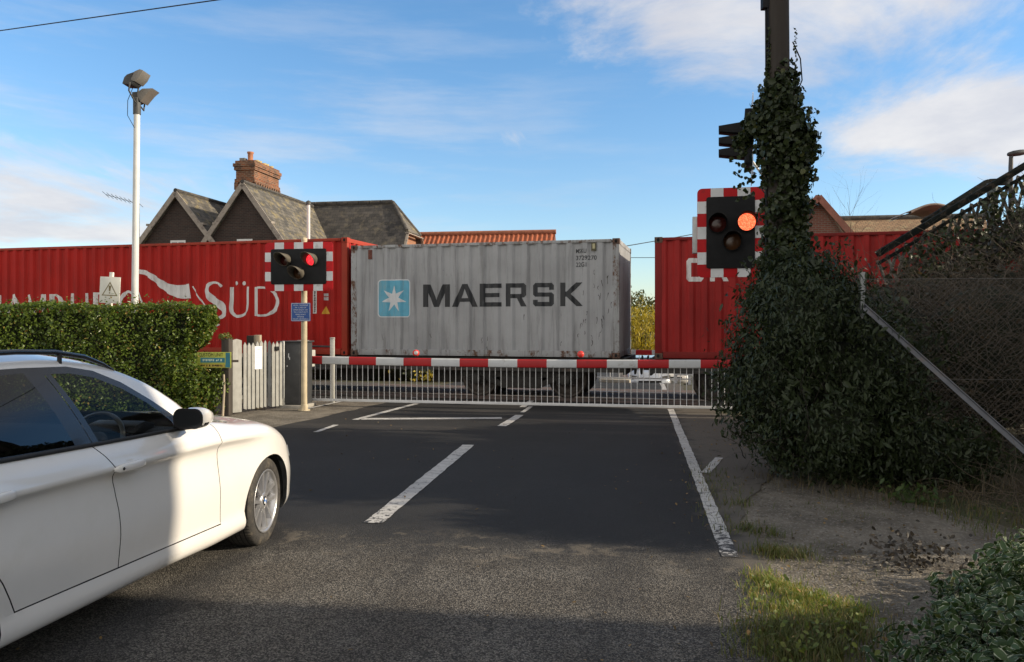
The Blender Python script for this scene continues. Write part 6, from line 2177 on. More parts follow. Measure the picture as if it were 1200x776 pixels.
# ------------------------------------------------------------------ plants
L_HEDGE = leaf_mat('hedge_leaf', (.042, .08, .012), (.165, .225, .038), (.34, .24, .07), .36, .33, third=.94)
L_CORE = mat('hedge_inside', (.012, .016, .006), .95, .3, 10)  # near-black, stands in for the shade inside the plants
L_IVY = leaf_mat('ivy_leaf', (.014, .024, .008), (.045, .06, .02), (.08, .085, .025), .18, .45, third=.95)
L_BUSH = leaf_mat('bush_leaf', (.014, .024, .008), (.034, .048, .016), (.075, .08, .025), .16, .5, third=.975)
L_VAR = leaf_mat('variegated_leaf', (.026, .056, .016), (.062, .105, .034), (.30, .24, .04), .2, .5, margin=(.40, .43, .32), third=.975)
L_WILL = leaf_mat('willow_leaf', (.34, .27, .03), (.55, .42, .06), (.20, .19, .03), .45, .5, third=.8)
L_TREE = leaf_mat('tree_leaf', (.05, .065, .02), (.12, .12, .035), (.20, .15, .04), .3, .5, third=.85)
L_CON = leaf_mat('conifer_leaf', (.014, .026, .012), (.04, .06, .022), None, .12, .55)
M_BARK = mat('bark', (.075, .06, .045), .9, .3, 4, .6, 25, stretch=(1, 1, .25))
M_TWIG = mat('dry_twig', (.10, .078, .055), .9, .35, 8)
M_TWIGD = mat('dark_twig', (.045, .036, .028), .9, .3, 8)
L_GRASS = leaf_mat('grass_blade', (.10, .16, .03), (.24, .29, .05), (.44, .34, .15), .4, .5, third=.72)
L_DRY = leaf_mat('dry_grass_blade', (.08, .065, .038), (.19, .15, .085), None, .3, .6)
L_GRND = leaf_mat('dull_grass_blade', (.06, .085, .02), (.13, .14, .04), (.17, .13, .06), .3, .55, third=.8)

# clipped hedge
hd0 = Vector((-5.72, 14.0, 0)); hdir = Vector((-.985, -.15, 0)).normalized(); hn = Vector((hdir.y, -hdir.x, 0))
if hn.y > 0: hn = -hn
hedge = thing('clipped_hedge', 'clipped green privet hedge behind the white car', 'hedge', hd0 + hdir * 5)
HL, HHT, HTH = 12.5, 1.97, .9


def hpt(u, w_, z):
    return np.array(hd0)[None] + u[:, None] * np.array(hdir)[None] + w_[:, None] * np.array(hn)[None] + np.stack([0 * z, 0 * z, z], 1)


def hsurf(n):
    P_, N_ = [], []
    nf = int(n * .62); nt2 = int(n * .21); ne = n - nf - nt2
    lump = lambda a, b: .06 * np.sin(a * 3.1 + b * 2.2) + .06 * np.sin(a * 7.3 - b * 5.1) * np.sin(b * 4.2 + a) + .06 * np.sin(a * 13 + b * 11) * np.sin(a * 5.7 - b * 9)
    u = NR.uniform(0, HL, nf); z = NR.uniform(.0, HHT, nf); dpt = .35 * NR.uniform(0, 1, nf) ** 2
    P_.append(hpt(u, HTH / 2 + lump(u, z) - dpt - .10 * np.exp(-((z - HHT) / .15) ** 2), z)); N_.append(np.tile(np.array(hn) + np.array([0, 0, .25]), (nf, 1)))
    u = NR.uniform(-.05, HL, nt2); w_ = NR.uniform(-HTH / 2, HTH / 2, nt2); dpt = .22 * NR.uniform(0, 1, nt2) ** 2
    P_.append(hpt(u, w_, HHT + .6 * lump(u, w_) - dpt)); N_.append(np.tile(np.array([0, 0, 1.]), (nt2, 1)))
    w_ = NR.uniform(-HTH / 2, HTH / 2, ne); z = NR.uniform(0.02, HHT, ne); dpt = .35 * NR.uniform(0, 1, ne) ** 2
    bulge = .10 * np.sin(z * 3.3 + .4) + .25 * np.exp(-((z - 1.55) / .42) ** 2) - .22 * np.exp(-((z - .95) / .22) ** 2) + .05
    P_.append(hpt(-bulge + dpt + lump(w_, z), w_, z)); N_.append(np.tile(-np.array(hdir), (ne, 1)))
    return np.concatenate(P_), np.concatenate(N_)


p_, n_ = hsurf(84000)
leaf_obj('foliage', p_, n_, .050, L_HEDGE, hedge, jit=1.1, asp=.55)
Mhd = Matrix((hdir, -hn, Vector((0, 0, 1)))).transposed().to_4x4(); Mhd.translation = hd0
MB().box(.16, HL, -.20, .20, 0, HHT - .14, Mhd).build('dark_core', L_CORE, hedge)  # solid box put in to stop light passing through the hedge
k = 260
u = NR.uniform(.0, HL, k)
lb = P(236, 455, 13.75)
lp_, ln_ = blob_pts([(lb.x, lb.y, .45, .42, .38, .48), (lb.x - .25, lb.y - .12, .75, .34, .32, .42)], 5200, .5, .28)
lp_[:, 2] = np.maximum(lp_[:, 2], .02)
leaf_obj('lower_foliage', lp_, ln_, .050, L_HEDGE, hedge, jit=1.1, asp=.55)
st_p = hpt(u, NR.uniform(-.4, .5, k), np.full(k, HHT - .06))
twig_obj('sprouts', st_p, NR.normal(size=(k, 3)) * .25 + np.array([0, 0, 1.]), .13, .004, M_TWIG, hedge, seg=3)
u = np.concatenate([NR.uniform(0, HL, 900), 4.95 + NR.normal(size=26) * .03, 1.2 + NR.normal(size=30) * .22]); zz = np.concatenate([HHT + .16 * NR.uniform(0, 1, 900) ** 2, HHT + NR.uniform(.05, .42, 26), HHT + NR.uniform(.0, .22, 30)])
leaf_obj('sprout_leaves', hpt(u, NR.uniform(-.45, .5, len(u)), zz), np.tile([0, 0, 1.], (len(u), 1)), .05, L_HEDGE, hedge)

# evergreen bush on the right, in front of the pole
bush_blobs = [(3.18, 8.35, 1.62, .72, .7, .72), (3.6, 8.25, .95, .85, .7, .92), (2.85, 8.3, .95, .62, .6, .75), (3.2, 8.6, 2.0, .5, .5, .5), (4.3, 7.85, .28, .7, .42, .42), (3.35, 7.85, .55, .75, .55, .55)]
bush = thing('evergreen_bush', 'big dark evergreen bush at the foot of the ivy clad pole', 'bush', (3.4, 8.3, 0))
p_, n_ = blob_pts(bush_blobs, 64000, .5, .26)
ok = p_[:, 2] > .02
leaf_obj('foliage', p_[ok], n_[ok], .056, L_BUSH, bush, asp=.30, jit=.9, droop=1.6, svar=.5)
p_, n_ = blob_pts([(b[0], b[1], b[2], b[3] * 1.05, b[4] * 1.05, b[5] * 1.05) for b in bush_blobs], 5200, .4, .34)
ok = p_[:, 2] > .02
leaf_obj('outer_leaves', p_[ok], n_[ok], .078, L_BUSH, bush, asp=.36, jit=1.0, droop=1.4, svar=.5)
blob_core(bush_blobs, .56, L_CORE, 'dark_core', bush)
sd = np.tile([3.3, 8.3, .2], (60, 1)) + NR.normal(size=(60, 3)) * np.array([.3, .2, .1]); dr = NR.normal(size=(60, 3)); dr[:, 2] = np.abs(dr[:, 2]) + .5; dr[:, 1] -= .6
twig_obj('stems', sd, dr, 1.35, .008, M_TWIGD, bush, seg=6, wob=.2)

# ivy round the pole
ivy_blobs = []
for z, r, dx in ((1.9, .42, .02), (2.3, .34, .06), (2.65, .32, .06), (3.0, .32, .08), (3.35, .34, .08), (3.65, .37, .06), (3.95, .37, .02), (4.22, .31, -.02), (4.45, .2, .02)):
    ivy_blobs.append((pu.x + dx, 8.98, z, r * .84, r * .84, .25))
ivy_blobs += [(pu.x - .24, 9.1, 4.0, .16, .2, .13), (pu.x - .36, 9.25, 3.84, .10, .14, .09), (pu.x + .22, 8.95, 3.7, .16, .2, .24)]
ivy = thing('ivy', 'dark ivy climbing the wooden utility pole', 'ivy', (pu.x, 9, 0))
p_, n_ = blob_pts(ivy_blobs, 21000, .6, .24)
leaf_obj('foliage', p_, n_, .050, L_IVY, ivy, asp=.8, jit=.85, droop=1.0, svar=.6)
p_, n_ = blob_pts([(b[0], b[1], b[2], b[3] * 1.12, b[4] * 1.12, b[5] * 1.1) for b in ivy_blobs], 700, .35, .3)
leaf_obj('outer_leaves', p_, n_, .072, L_IVY, ivy, asp=.75, jit=.9, droop=1.2, svar=.5)
mb = MB()
for i in range(9):
    pts = []; ang = RND.uniform(0, 6.28)
    for j in range(15):
        z = .3 + j * .3; ang += RND.uniform(-.5, .5)
        pts.append((pu.x + .155 * math.cos(ang), 9 + .155 * math.sin(ang), z))
    mb.tube(pts, .014, 5)
mb.build('stems', M_TWIGD, ivy)
# trailing sprays beside the signal and up the cable
tr_ = []
for i in range(60): tr_.append((pu.x - .36 + .1 * math.sin(i * .4) + RND.uniform(-.03, .03) - .08 * (i < 20), 9.2, 3.72 - i * .0085 * 1.2 if i < 60 else 0))
for i in range(22): tr_.append((pu.x - .16 + RND.uniform(-.02, .02), 8.95, 4.4 + i * .018))
for i in range(12): tr_.append((pu.x + .16 + RND.uniform(-.03, .03), 8.95, 4.35 + i * .02))
leaf_obj('trailing_leaves', np.array(tr_), np.tile([0, -1, .2], (len(tr_), 1)), .055, L_IVY, ivy, asp=.8)
q = np.array([(pu.x + sx + RND.uniform(-.02, .02), 8.93, 4.45 + i * .014 + RND.uniform(-.01, .01)) for i in range(46) for sx in (-.155, .155)])
leaf_obj('creeping_leaves', q, np.tile([0, -1, .2], (len(q), 1)), .030, L_IVY, ivy, asp=.8)

# bramble thicket behind the chain link
br = thing('bramble_thicket', 'tangle of bare brown brambles behind the chain link fence', 'brambles', (7.5, 9.4, 0))
n = 5200
s0 = np.stack([NR.uniform(3.9, 12.5, n), NR.uniform(8.45, 10.6, n), NR.uniform(0, 1.9, n)], 1)
d0 = NR.normal(size=(n, 3)); d0[:, 2] = np.abs(d0[:, 2]) * .8 + .1
twig_obj('canes', s0, d0, .95, .0055, M_TWIG, br, seg=6, wob=.3, grav=-.14)
n = 700
s0 = np.stack([NR.uniform(4.0, 13.0, n), NR.uniform(8.6, 11.2, n), NR.uniform(1.6, 2.2, n)], 1)
d0 = NR.normal(size=(n, 3)) * .8; d0[:, 2] = np.abs(d0[:, 2]) + .5
twig_obj('canes', s0, d0, .75, .005, M_TWIG, br, seg=6, wob=.25, grav=-.12)
n = 2200
s0 = np.stack([NR.uniform(4.5, 11, n), NR.uniform(10.8, 12.0, n), NR.uniform(1.2, 3.0, n)], 1); s0[:, 2] = np.minimum(s0[:, 2], 1.3 + (s0[:, 0] - 4.5) * .42)
d0 = NR.normal(size=(n, 3)); d0[:, 2] += .3
twig_obj('canes', s0, d0, .8, .006, M_TWIG, br, seg=6, wob=.3, grav=-.1)
bb_ = [(4.7, 9.6, 1.1, 1.0, .9, 1.25), (6.2, 9.8, 1.2, 1.3, .9, 1.3), (8.2, 9.8, 1.3, 1.5, .9, 1.35), (10.4, 9.9, 1.4, 1.6, 1.0, 1.4), (12.2, 9.9, 1.4, 1.6, 1, 1.5), (5.5, 11.2, 1.4, 1.2, .8, 1.1), (7.5, 11.6, 1.6, 1.3, .8, 1.2), (9.6, 11.6, 1.8, 1.5, .8, 1.4), (4.6, 10.8, 1.6, .9, .7, .95)]
p_, n_ = blob_pts(bb_, 13000, .5, .2)
ok = p_[:, 1] > 8.45
leaf_obj('leaves', p_[ok], n_[ok], .065, leaf_mat('bramble_leaf', (.02, .022, .011), (.05, .044, .022), (.10, .065, .034), .2, .6, third=.85), br, asp=.6)
blob_core([(b[0], b[1] + .15, b[2], b[3], b[4] * .8, b[5]) for b in bb_], .72, L_CORE, 'dark_core', br)
n = 800
s0 = np.stack([NR.uniform(6.4, 11, n), NR.uniform(12.1, 12.36, n), np.zeros(n)], 1); s0[:, 2] = 1.8 + (2.5 + (s0[:, 0] - 5.9) * .603 - 1.8) * NR.uniform(.0, 1, n)
d0 = NR.normal(size=(n, 3)); d0[:, 2] += .5
twig_obj('climbing_stems', s0, d0, .7, .006, M_TWIGD, br, seg=6, wob=.35)
n = 2500
q = np.stack([NR.uniform(6.2, 10.5, n), NR.uniform(12.10, 12.38, n), np.zeros(n)], 1); q[:, 2] = 1.7 + (2.62 + (q[:, 0] - 5.9) * .603 - 1.7) * NR.uniform(.0, 1.0, n) ** 1.15
leaf_obj('climbing_leaves', q, np.tile([0, -1, .3], (n, 1)), .09, L_IVY, br, asp=.7)

# bare tree by the right gable
def bare_tree(name, label, cat, base, h, m, spread=.5, depth=5, seed=3, r0=.06, group=None):
    rs = random.Random(seed); mb = MB()
    def grow(p, d, L_, r, k):
        n = 4; pts = [p]; rr = [r]
        for i in range(n):
            d = (d + Vector((rs.gauss(0, .12), rs.gauss(0, .12), rs.gauss(.04, .08)))).normalized()
            pts.append(pts[-1] + d * L_ / n); rr.append(r * (1 - .45 * (i + 1) / n))
        mb.tube(pts, rr, 5, False)
        if k > 0:
            for i in range(rs.randint(2, 4)):
                j = rs.randint(1, n)
                dd = (d + Vector((rs.gauss(0, spread), rs.gauss(0, spread), rs.gauss(.15, spread * .5)))).normalized()
                grow(pts[j], dd, L_ * rs.uniform(.55, .8), rr[j] * .62, k - 1)
    grow(Vector(base), Vector((0, 0, 1)), h * .4, r0, depth)
    t = thing(name, label, cat, base, group)
    mb.build('branches', m, t)
    return t


pbt = P(980, 300, 27.0)
bare_tree('bare_tree', 'small leafless tree beside the brick gable on the right', 'tree', (pbt.x, 27.0, -1.65), 10.5, M_TWIG, .45, 4, 8, .07)

# trees beyond the crossing, in the gap
def leafy_tree(name, label, base, blobs, n, size, m, trunk_h, r, group=None, asp=.5, droop=.3, shell=.6, core=0.0):
    t = thing(name, label, 'tree', base, group)
    mb = MB(); b = Vector(base)
    mb.tube([b - Vector((0, 0, .2)), b + Vector((.05, 0, trunk_h * .5)), b + Vector((0, .05, trunk_h))], [r, r * .8, r * .55], 10)
    for q in blobs:
        c = Vector(q[:3]); s = b + Vector((0, 0, trunk_h * .75))
        mb.tube([s, (s + c) / 2 + Vector((0, 0, .15 * q[5])), c], [r * .5, r * .35, r * .12], 7)
    mb.build('trunk', M_BARK, t)
    p_, n_ = blob_pts(blobs, n, shell, .22)
    leaf_obj('crown', p_, n_, size, m, t, asp=asp, droop=droop)
    if core: blob_core(blobs, core, L_CORE, 'dark_core', t)
    return t


bx = P(752, 380, 70); zb3 = -1.65
wb = [(bx.x + dx, 70 + dy, z, rx, 1.6, rz) for dx, dy, z, rx, rz in ((0, 0, 1.6, 2.0, 1.7), (-1.5, 0, .6, 1.6, 1.8), (1.4, .3, .7, 1.5, 1.7), (.2, -.8, .0, 2.0, 1.5), (-3.2, 0, .2, 1.6, 1.6), (2.9, .3, -.1, 1.5, 1.5))]
leafy_tree('willow_tree', 'yellow autumn willow beyond the crossing, in the gap between containers', (bx.x, 70, zb3), wb, 9000, .34, L_WILL, 2.6, .22, asp=.22, droop=2.5)
bx = P(748, 380, 95)
wb = [(bx.x + dx, 95 + dy, z, rx, 2.4, rz) for dx, dy, z, rx, rz in ((-.4, 0, 3.6, 1.8, 2.0), (1.6, 0, 2.6, 1.8, 2.0), (-2.4, .5, 2.2, 2.0, 2.2), (3.6, .3, 1.6, 2.0, 1.8), (0, 0, 1.2, 3.5, 2.4), (-5, 0, 1, 2.4, 2))]
leafy_tree('autumn_tree', 'darker green brown tree behind the yellow willow', (bx.x, 95, zb3), wb, 6000, .38, L_TREE, 4.2, .28)
# dark hedge and shrubs on the far side, seen under the wagon
fh = thing('far_hedge', 'dark hedge beyond the railway, seen beneath the wagons', 'hedge', TW(-9, 5.4, -.2))
blobs = [(*(TW(l, 5.4 + .3 * math.sin(l), .35)), 1.1, .8, 1.1) for l in frange(-17, lx(488, 5) - .3, 1.2)]
p_, n_ = blob_pts(blobs, 5200, .4, .15); leaf_obj('foliage', p_, n_, .10, L_BUSH, fh); blob_core(blobs, .8, L_CORE, 'dark_core', fh)
fh2 = thing('far_hedge', 'dark hedge beyond the railway, right of the far cars', 'hedge', TW(6, 10, -.6))
blobs = [(*(TW(l, 10 + .4 * math.sin(l), .0)), 1.2, .9, 1.1) for l in frange(4.6, 13, 1.25)]
p_, n_ = blob_pts(blobs, 3000, .4, .15); leaf_obj('foliage', p_, n_, .10, L_BUSH, fh2); blob_core(blobs, .8, L_CORE, 'dark_core', fh2)
# pale low wall, rubble and white rails on the far side
M_PALEW = mat('pale_stone', (.52, .47, .38), .85, .15, 3, .3, 20)
for l0, l1, q0, zz_, lab in ((lx(702, 6.0), lx(738, 6.0), 6.0, .02, 'pale low kerb wall left of the road beyond the crossing'),):
    M = frame(TW(0, q0, 0), A, (0, 0, 1)); tag(MB().box(l0, l1, 0, .25, gz(*TW(l0, q0, 0)[:2]) - .05, zz_, M).build('kerb_wall', M_PALEW, None, .02), lab, 'low wall')
ptr = TW(lx(521, 5.0), 5.0, 0)
n = 700
q = np.stack([NR.normal(ptr.x, .45, n), NR.normal(ptr.y, .35, n), np.abs(NR.normal(.05, .12, n))], 1)
lp = thing('low_plants', 'sunlit pale low plants beside the far end of the crossing', 'plant', ptr)
leaf_obj('foliage', q, np.tile([.4, -.4, 1.], (n, 1)), .10, L_WILL, lp)
wf = thing('white_fence', 'low white post and rail fence beyond the crossing on the right', 'fence', TW(2.6, 8.6, -.3))
for i in range(8):
    p = TW(lx(792, 8.4) + i * .42, 8.4, 0); z0 = gz(p.x, p.y) - .05
    MB().box(p.x - .04, p.x + .04, p.y - .04, p.y + .04, z0, z0 + .62).build('post', M_SIGW, wf)
p, q = TW(lx(790, 8.4), 8.36, 0), TW(lx(790, 8.4) + 3.1, 8.36, 0)
for h in (.30, .52): MB().beam(Vector((p.x, p.y, gz(p.x, p.y) + h)), Vector((q.x, q.y, gz(q.x, q.y) + h)), .03, .07).build('rail', M_SIGW, wf)
# the far barrier
fb0 = P(690, 416, 22.5); fb1 = P(842, 412, 21.4); fb1.z = fb0.z = .80
fbar = thing('crossing_barrier', 'second red and white barrier on the far side of the railway', 'barrier', (fb1.x, fb1.y, gz(fb1.x, fb1.y)), 'crossing barriers')
d = fb1 - fb0; mb = MB(); n = 8
for i in range(n):
    mb.beam(fb0 + d * (i / n), fb0 + d * ((i + 1) / n), .09, .14, m=i % 2)
mb.build('boom', [M_BW, M_BR], fbar)
for i in range(int(d.length / .14)):
    c = fb0 + d.normalized() * (.07 + i * .14)
    if i == 0: fbs = MB().tube([c - Vector((0, 0, .08)), c - Vector((0, 0, .74))], .008, 5).build('skirt_bar', M_SK, fbar)
    elif i % 2 == 0:
        cc = fbs.copy(); COL.objects.link(cc); cc.parent = fbar; cc.location = d.normalized() * (i * .14)
MB().beam(fb0 - Vector((0, 0, .74)), fb1 - Vector((0, 0, .74)), .02, .04).build('bottom_rail', M_SK, fbar)
MB().box(fb1.x - .02, fb1.x + .28, fb1.y - .15, fb1.y + .15, -.1, 1.1).build('machine', M_CAB, fbar, .02)


def far_car(label, px, Y, wbot, yaw, paint):
    """a small saloon facing us, lofted from sections"""
    c = P(px, 430, Y); c.z = gz(c.x, c.y)
    root = thing('parked_car', label, 'car', c, 'cars waiting beyond the crossing')
    M = Matrix.Translation(c) @ Matrix.Rotation(yaw, 4, 'Z')      # -y is forwards, to us
    secs = [(-2.15, .62, .30, .58), (-2.05, .80, .22, .70), (-1.6, .87, .2, .86), (-1.0, .89, .2, .95), (0, .90, .2, .97), (1.2, .89, .2, 1.0), (1.9, .84, .24, 1.0), (2.1, .70, .32, .92)]
    vs, fs = [], []; n = 10
    for y, w_, z0, z1 in secs:
        for x, z in ((-w_ * .9, z0), (-w_, z0 + .15), (-w_, (z0 + z1) / 2), (-w_ * .97, z1 - .08), (-w_ * .85, z1), (w_ * .85, z1), (w_ * .97, z1 - .08), (w_, (z0 + z1) / 2), (w_, z0 + .15), (w_ * .9, z0)): vs.append(M @ Vector((x, y, z)))
    for i in range(len(secs) - 1):
        for j in range(n): fs.append((i * n + j, i * n + (j + 1) % n, (i + 1) * n + (j + 1) % n, (i + 1) * n + j))
    fs += [tuple(range(n))[::-1], tuple(range((len(secs) - 1) * n, len(secs) * n))]
    MB().add(vs, fs, 0, True).build('body', paint, root)
    cab = [(-1.05, .80, .96), (-.35, .62, 1.38), (.9, .61, 1.42), (1.75, .78, 1.0)]
    vs = [M @ Vector((s * w_, y, z)) for y, w_, z in cab for s in (-1, 1)]
    MB().add(vs[:], [(0, 1, 3, 2)]).build('windscreen', M_TRIM, root)
    MB().add(vs[:], [(2, 3, 5, 4), (4, 5, 7, 6)]).build('roof', paint, root)
    MB().add(vs[:], [(0, 2, 4, 6), (1, 7, 5, 3)]).build('side_windows', M_TRIM, root)
    for s in (-1, 1):
        MB().tube([M @ Vector((s * (.80 + (.62 - .80)), -.36, 1.385)), M @ Vector((s * .80, -1.06, .965))], .03, 6).build('pillar', paint, root)
        MB().prism([(s * .42, .60), (s * .80, .66), (s * .78, .78), (s * .46, .72)], 2.075, 2.11, M @ Matrix(((1, 0, 0, 0), (0, 0, -1, 0), (0, 1, 0, 0), (0, 0, 0, 1)))).build('headlight', M_CHROME, root)
        for y in (-1.35, 1.35):
            MB().lathe([(.001, .02), (.2, .02), (.3, .0), (.32, -.03), (.32, -.18)], M @ Matrix.Translation((s * .9, y, .32)) @ Matrix.Rotation(s * math.pi / 2, 4, 'Y'), 18).build('wheel', M_TYRE, root)
        MB().box(s * .98 - .09, s * .98 + .09, -.72, -.60, .98, 1.12, M).build('wing_mirror', paint, root, .02)
    MB().box(-.45, .45, -2.175, -2.13, .40, .56, M).build('grille', M_TRIM, root)
    MB().box(-.26, .26, -2.19, -2.178, .36, .46, M).build('number_plate', M_SIGW, root)
    return root


far_car('silver car facing the crossing beneath the gap between containers', 754, 32.0, 0, -.05, mat('silver_paint', (.40, .42, .45), .3, .05, coat=.8, metal=.3))
far_car('white car waiting just right of and behind the silver one', 781, 41.0, 0, -.05, mat('white_paint', (.72, .72, .70), .3, .05, coat=.8))

# ------------------------------------------------------------------ verge plants, near right
def gpx(px, py):
    p = P(px, py, CAMZ * F / (py - HY)); return p.x, p.y


def tuft_pts(px, py, rx, ry, n):
    x, y = gpx(px, py)
    q = np.stack([NR.normal(x, rx, n), NR.normal(y, ry, n), np.zeros(n)], 1)
    return q


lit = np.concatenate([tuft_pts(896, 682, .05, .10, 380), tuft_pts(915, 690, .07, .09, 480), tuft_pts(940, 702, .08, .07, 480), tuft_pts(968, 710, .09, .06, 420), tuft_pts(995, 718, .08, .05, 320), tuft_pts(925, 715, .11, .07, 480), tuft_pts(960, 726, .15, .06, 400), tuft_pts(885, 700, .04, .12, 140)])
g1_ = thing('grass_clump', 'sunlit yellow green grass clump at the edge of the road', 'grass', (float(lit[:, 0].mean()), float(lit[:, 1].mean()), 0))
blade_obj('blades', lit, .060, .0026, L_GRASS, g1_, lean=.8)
q = lit[NR.choice(len(lit), 150)].copy(); q[:, 2] = NR.uniform(.01, .07, len(q))
leaf_obj('weed_leaves', q, np.tile([.3, -.3, 1.], (len(q), 1)), .026, leaf_mat('weed_leaf', (.08, .12, .025), (.20, .23, .05), (.34, .20, .08), .3, .5, third=.93), g1_, asp=.6)
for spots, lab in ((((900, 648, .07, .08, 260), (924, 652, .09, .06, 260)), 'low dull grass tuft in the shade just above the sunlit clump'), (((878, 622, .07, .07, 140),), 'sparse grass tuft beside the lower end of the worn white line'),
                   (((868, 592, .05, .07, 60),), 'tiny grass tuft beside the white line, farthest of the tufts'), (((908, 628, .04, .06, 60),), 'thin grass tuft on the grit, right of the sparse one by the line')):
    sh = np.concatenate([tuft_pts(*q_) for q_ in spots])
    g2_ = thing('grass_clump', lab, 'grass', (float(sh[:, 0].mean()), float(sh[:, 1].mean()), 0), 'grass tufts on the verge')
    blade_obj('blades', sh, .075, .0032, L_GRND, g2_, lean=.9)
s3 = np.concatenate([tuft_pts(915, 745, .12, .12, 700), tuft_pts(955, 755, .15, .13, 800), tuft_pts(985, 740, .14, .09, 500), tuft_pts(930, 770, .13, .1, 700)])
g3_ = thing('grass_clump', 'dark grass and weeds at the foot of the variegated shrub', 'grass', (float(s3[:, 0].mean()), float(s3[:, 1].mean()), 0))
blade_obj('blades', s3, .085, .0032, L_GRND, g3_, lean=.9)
q = s3[NR.choice(len(s3), 200)].copy(); q[:, 2] = NR.uniform(.01, .09, len(q))
leaf_obj('weed_leaves', q, np.tile([-.2, -.3, 1.], (len(q), 1)), .03, MATS['weed_leaf'], g3_, asp=.6)
# dry grass and weeds at the foot of the fence: nobody could count it
n = 1500
x = NR.uniform(2.6, 8.5, n); y = 7.55 + NR.normal(0, .28, n) - (x - 3) * .22 + .35 * np.sin(x * 3)
vg = np.stack([x, y, np.zeros(n)], 1)
o = blade_obj('dry_grass', vg, .17, .003, L_DRY, None, lean=1.0); tag(o, 'dry brown grass along the foot of the bush and fence', 'grass', kind='stuff')
n = 2600
x = NR.uniform(3.6, 7.5, n); y = 6.6 - (x - 3) * .28 + NR.normal(0, .42, n)
o = blade_obj('verge_grass', np.stack([x, y, np.zeros(n)], 1), .08, .0035, L_GRND, None, lean=.9); tag(o, 'short dull grass on the shaded bank below the fence', 'grass', kind='stuff')
n = 450
sp_l = NR.uniform(6.5, 9.5, n)
q = np.array([tuple(RW(v, 2.98 + RND.gauss(0, .14) + max(0, (v - 9)) * .05)) for v in sp_l])
o = blade_obj('edge_grass', q, .07, .003, L_GRND, None, lean=1.0); tag(o, 'thin grass and dirt line along the right edge of the road', 'grass', kind='stuff')
n = 420
s0 = np.stack([NR.uniform(4.2, 7.2, n), NR.uniform(6.1, 7.7, n), np.full(n, .02)], 1); d0 = NR.normal(size=(n, 3)); d0[:, 2] = np.abs(d0[:, 2]) * .6 + .15
dt = thing('dead_stems', 'pale dead bramble stems lying on the bank below the steel strut', 'dead stems', (5.4, 6.9, 0))
twig_obj('canes', s0, d0, .7, .0045, M_TWIG, dt, seg=6, wob=.22, grav=-.2)
wd_ = thing('green_weed', 'small bright green weed at the foot of the dark bush', 'weed', (*gpx(1070, 592), 0))
x, y = gpx(1070, 590)
q = np.stack([NR.normal(x, .14, 130), NR.normal(y, .1, 130), np.abs(NR.normal(.07, .05, 130))], 1)
leaf_obj('foliage', q, np.tile([0, -.3, 1.], (130, 1)), .06, leaf_mat('fresh_leaf', (.035, .065, .014), (.07, .105, .025), None, .3, .5), wd_, asp=.45)
n = 2600
v_ = NR.uniform(4.2, 9.5, n); o_ = 3.1 + np.abs(NR.normal(0, 1.1, n)); kk = (np.sin(v_ * 3.3 + o_ * 2) + np.sin(o_ * 5.1 - v_ * 1.7)) > .55
q = np.array([tuple(RW(a, b)) for a, b in zip(v_[kk], o_[kk])])
o = blade_obj('sparse_grass', q, .035, .0024, L_GRND, None, lean=1.1); tag(o, 'sparse short grass growing through the grit apron', 'grass', kind='stuff')
# pebbles and fallen leaves: scattered litter
n = 700
v_ = NR.uniform(4.0, 9.0, n); o_ = 3.05 + np.abs(NR.normal(0, .8, n))
q = np.array([tuple(RW(a, b)) for a, b in zip(v_, o_)])
mb = MB()
for p in q:
    r = RND.uniform(.003, .009); M = Matrix.Translation(Vector(p) + Vector((0, 0, r * .3))) @ Matrix.Rotation(RND.uniform(0, 3), 4, 'Z') @ Matrix.Diagonal((1.3, 1, .7, 1))
    mb.lathe([(.001, -r), (r * .8, -r * .5), (r, .1 * r), (r * .6, r * .75), (.001, r)], M, 6)
o = mb.build('pebbles', mat('pebble', (.17, .155, .13), .85, .3, 30)); tag(o, 'loose pebbles scattered over the grit apron', 'pebbles', kind='stuff')
n = 900
v_ = NR.uniform(3.0, 14.0, n); o_ = np.where(NR.uniform(0, 1, n) < .86, 3.9 + NR.normal(0, .8, n), NR.uniform(-2.8, 3.0, n))
q = np.array([tuple(RW(a, b, .016)) for a, b in zip(v_, o_)])
o = leaf_obj('fallen_leaves', q, np.tile([0, 0, 1.], (n, 1)), .028, leaf_mat('fallen_leaf', (.07, .05, .025), (.16, .11, .05), (.26, .17, .07), .2, .6, third=.6), None, asp=.6, jit=.3); tag(o, 'small fallen leaves dotted on road and apron', 'leaves', kind='stuff')

# variegated shrub
var = thing('variegated_shrub', 'low variegated shrub with pale edged leaves in the near right corner', 'shrub', (2.4, 3.6, 0))
vb = [(2.5, 3.2, .05, .85, .8, .38), (3.1, 3.9, .08, .85, .75, .40), (2.05, 2.85, .03, .62, .6, .33), (2.75, 4.1, .02, .5, .45, .30), (3.3, 3.3, .12, .9, .9, .50), (2.65, 2.6, .10, .9, .7, .46), (2.3, 3.6, .0, .33, .38, .27), (3.45, 4.5, .03, .6, .5, .36)]
p_, n_ = blob_pts(vb, 64000, .5, .18)
ok = p_[:, 2] > .02
n_[:, 2] += .6
leaf_obj('foliage', p_[ok], n_[ok], .044, L_VAR, var, asp=.55, jit=1.0, droop=.1, fold=.25, svar=.55)
blob_core(vb, .5, L_CORE, 'dark_core', var)
n = 420
s0, d0 = p_[ok][NR.choice(ok.sum(), n)], n_[ok][NR.choice(ok.sum(), n)]
twig_obj('stems', s0 * np.array([1, 1, .75]), d0 * .4 + np.array([0, 0, 1.]), .16, .003, M_TWIGD, var, seg=3)
dkx = thing('dark_weed', 'dark purplish weed at the back edge of the variegated shrub', 'weed', (*gpx(1065, 655), 0))
x, y = gpx(1060, 668)
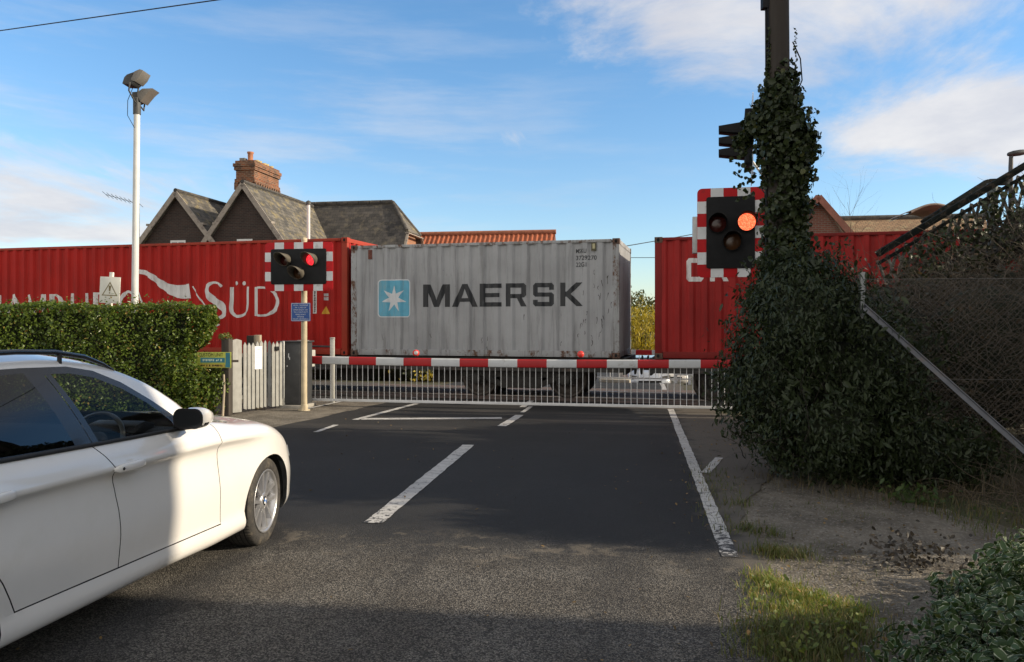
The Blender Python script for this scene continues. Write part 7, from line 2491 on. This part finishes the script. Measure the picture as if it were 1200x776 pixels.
q = np.stack([NR.normal(x + .12, .16, 320), NR.normal(y + .1, .12, 320), np.abs(NR.normal(.07, .08, 320))], 1)
leaf_obj('foliage', q, np.tile([0, -.3, 1.], (320, 1)), .035, leaf_mat('dark_weed_leaf', (.025, .022, .018), (.06, .045, .03), None, .15, .5), dkx, asp=.6)

# ------------------------------------------------------------------ added out of frame on the right to throw the shade
eh = thing('shade_caster_hedge', 'unseen conifer hedge added on the right to shade the road', 'hedge', (10.2, 7.4, 0))
blobs = []  # dense row added to block the low sun over the road
for y in frange(5.0, 10.6, .75):
    for z, r in ((.8, 1.0), (2.2, .95), (3.5, .85)):
        blobs.append((10.3 + RND.uniform(-.12, .12), y, z, r, .72, .95))
p_, n_ = blob_pts(blobs, 20000, .4, .12)
leaf_obj('foliage', p_, n_, .13, L_CON, eh, asp=.5); blob_core(blobs, .88, L_CORE, 'dark_core', eh)
ob = []  # high crown added to keep the sun off the pole and ivy
for y, z, r in ((7.4, 6.2, 1.5), (8.3, 7.4, 1.4), (6.8, 7.6, 1.4), (7.6, 8.6, 1.3), (8.8, 5.8, 1.1), (6.4, 5.4, 1.1), (7.5, 5.0, 1.3)): ob.append((11.2, y, z, 1.3, r, r * .85))
leafy_tree('shade_caster_tree', 'unseen dense tree added on the right to shade the pole', (11.2, 7.5, 0), ob, 15000, .15, L_TREE, 4.6, .24, core=.74)
# unseen house added for its shade: its corner ends the shade across the foreground
oh = thing('shade_caster_house', 'unseen house added on the right to shade the foreground', 'house', (12.0, -3, 0))
OHA = math.atan2(SUN_H.y, SUN_H.x)  # turned along the sun so its side wall leaves a clear beam
OHM = Matrix.Translation((9.0, 3.11, 0)) @ Matrix.Rotation(OHA, 4, 'Z') @ Matrix.Translation((-9.0, -3.02, 0))
MB().box(9.0, 16, -9.0, 3.02, -.1, 5.6, OHM).build('wall', mat('pale_render', (.62, .60, .55), .85, .06, 3), oh)  # wall kept pale to bounce light towards the car
rf = MB()
slab(rf, (8.6, -9.4, 5.55), (8.6, 3.05, 5.55), (12.5, 3.05, 8.3), (12.5, -9.4, 8.3), .15, 0, OHM); slab(rf, (12.5, -9.4, 8.3), (12.5, 3.05, 8.3), (16.4, 3.05, 5.55), (16.4, -9.4, 5.55), .15, 0, OHM)
rf.build('roof', M_SLATD, oh)
Mx = Matrix(((1, 0, 0, 0), (0, 0, -1, 3.02), (0, 1, 0, 0), (0, 0, 0, 1)))
for y0 in (3.02, -8.8):
    Mx = Matrix(((1, 0, 0, 0), (0, 0, -1, y0), (0, 1, 0, 0), (0, 0, 0, 1)))
    MB().prism([(9.0, 5.6), (16.0, 5.6), (12.5, 8.15)], 0, .2, OHM @ Mx).build('gable_wall', M_BRR, oh)
for y in (-6.5, -3.5, -.5):
    for z in (.9, 3.4):
        w1 = MB().box(8.96, 9.02, y - .5, y + .5, z, z + 1.3, OHM).build('window', M_WINW, oh)
        MB().box(8.95, 8.957, y - .42, y + .42, z + .08, z + 1.22, OHM).build('pane', G_DARK, w1)
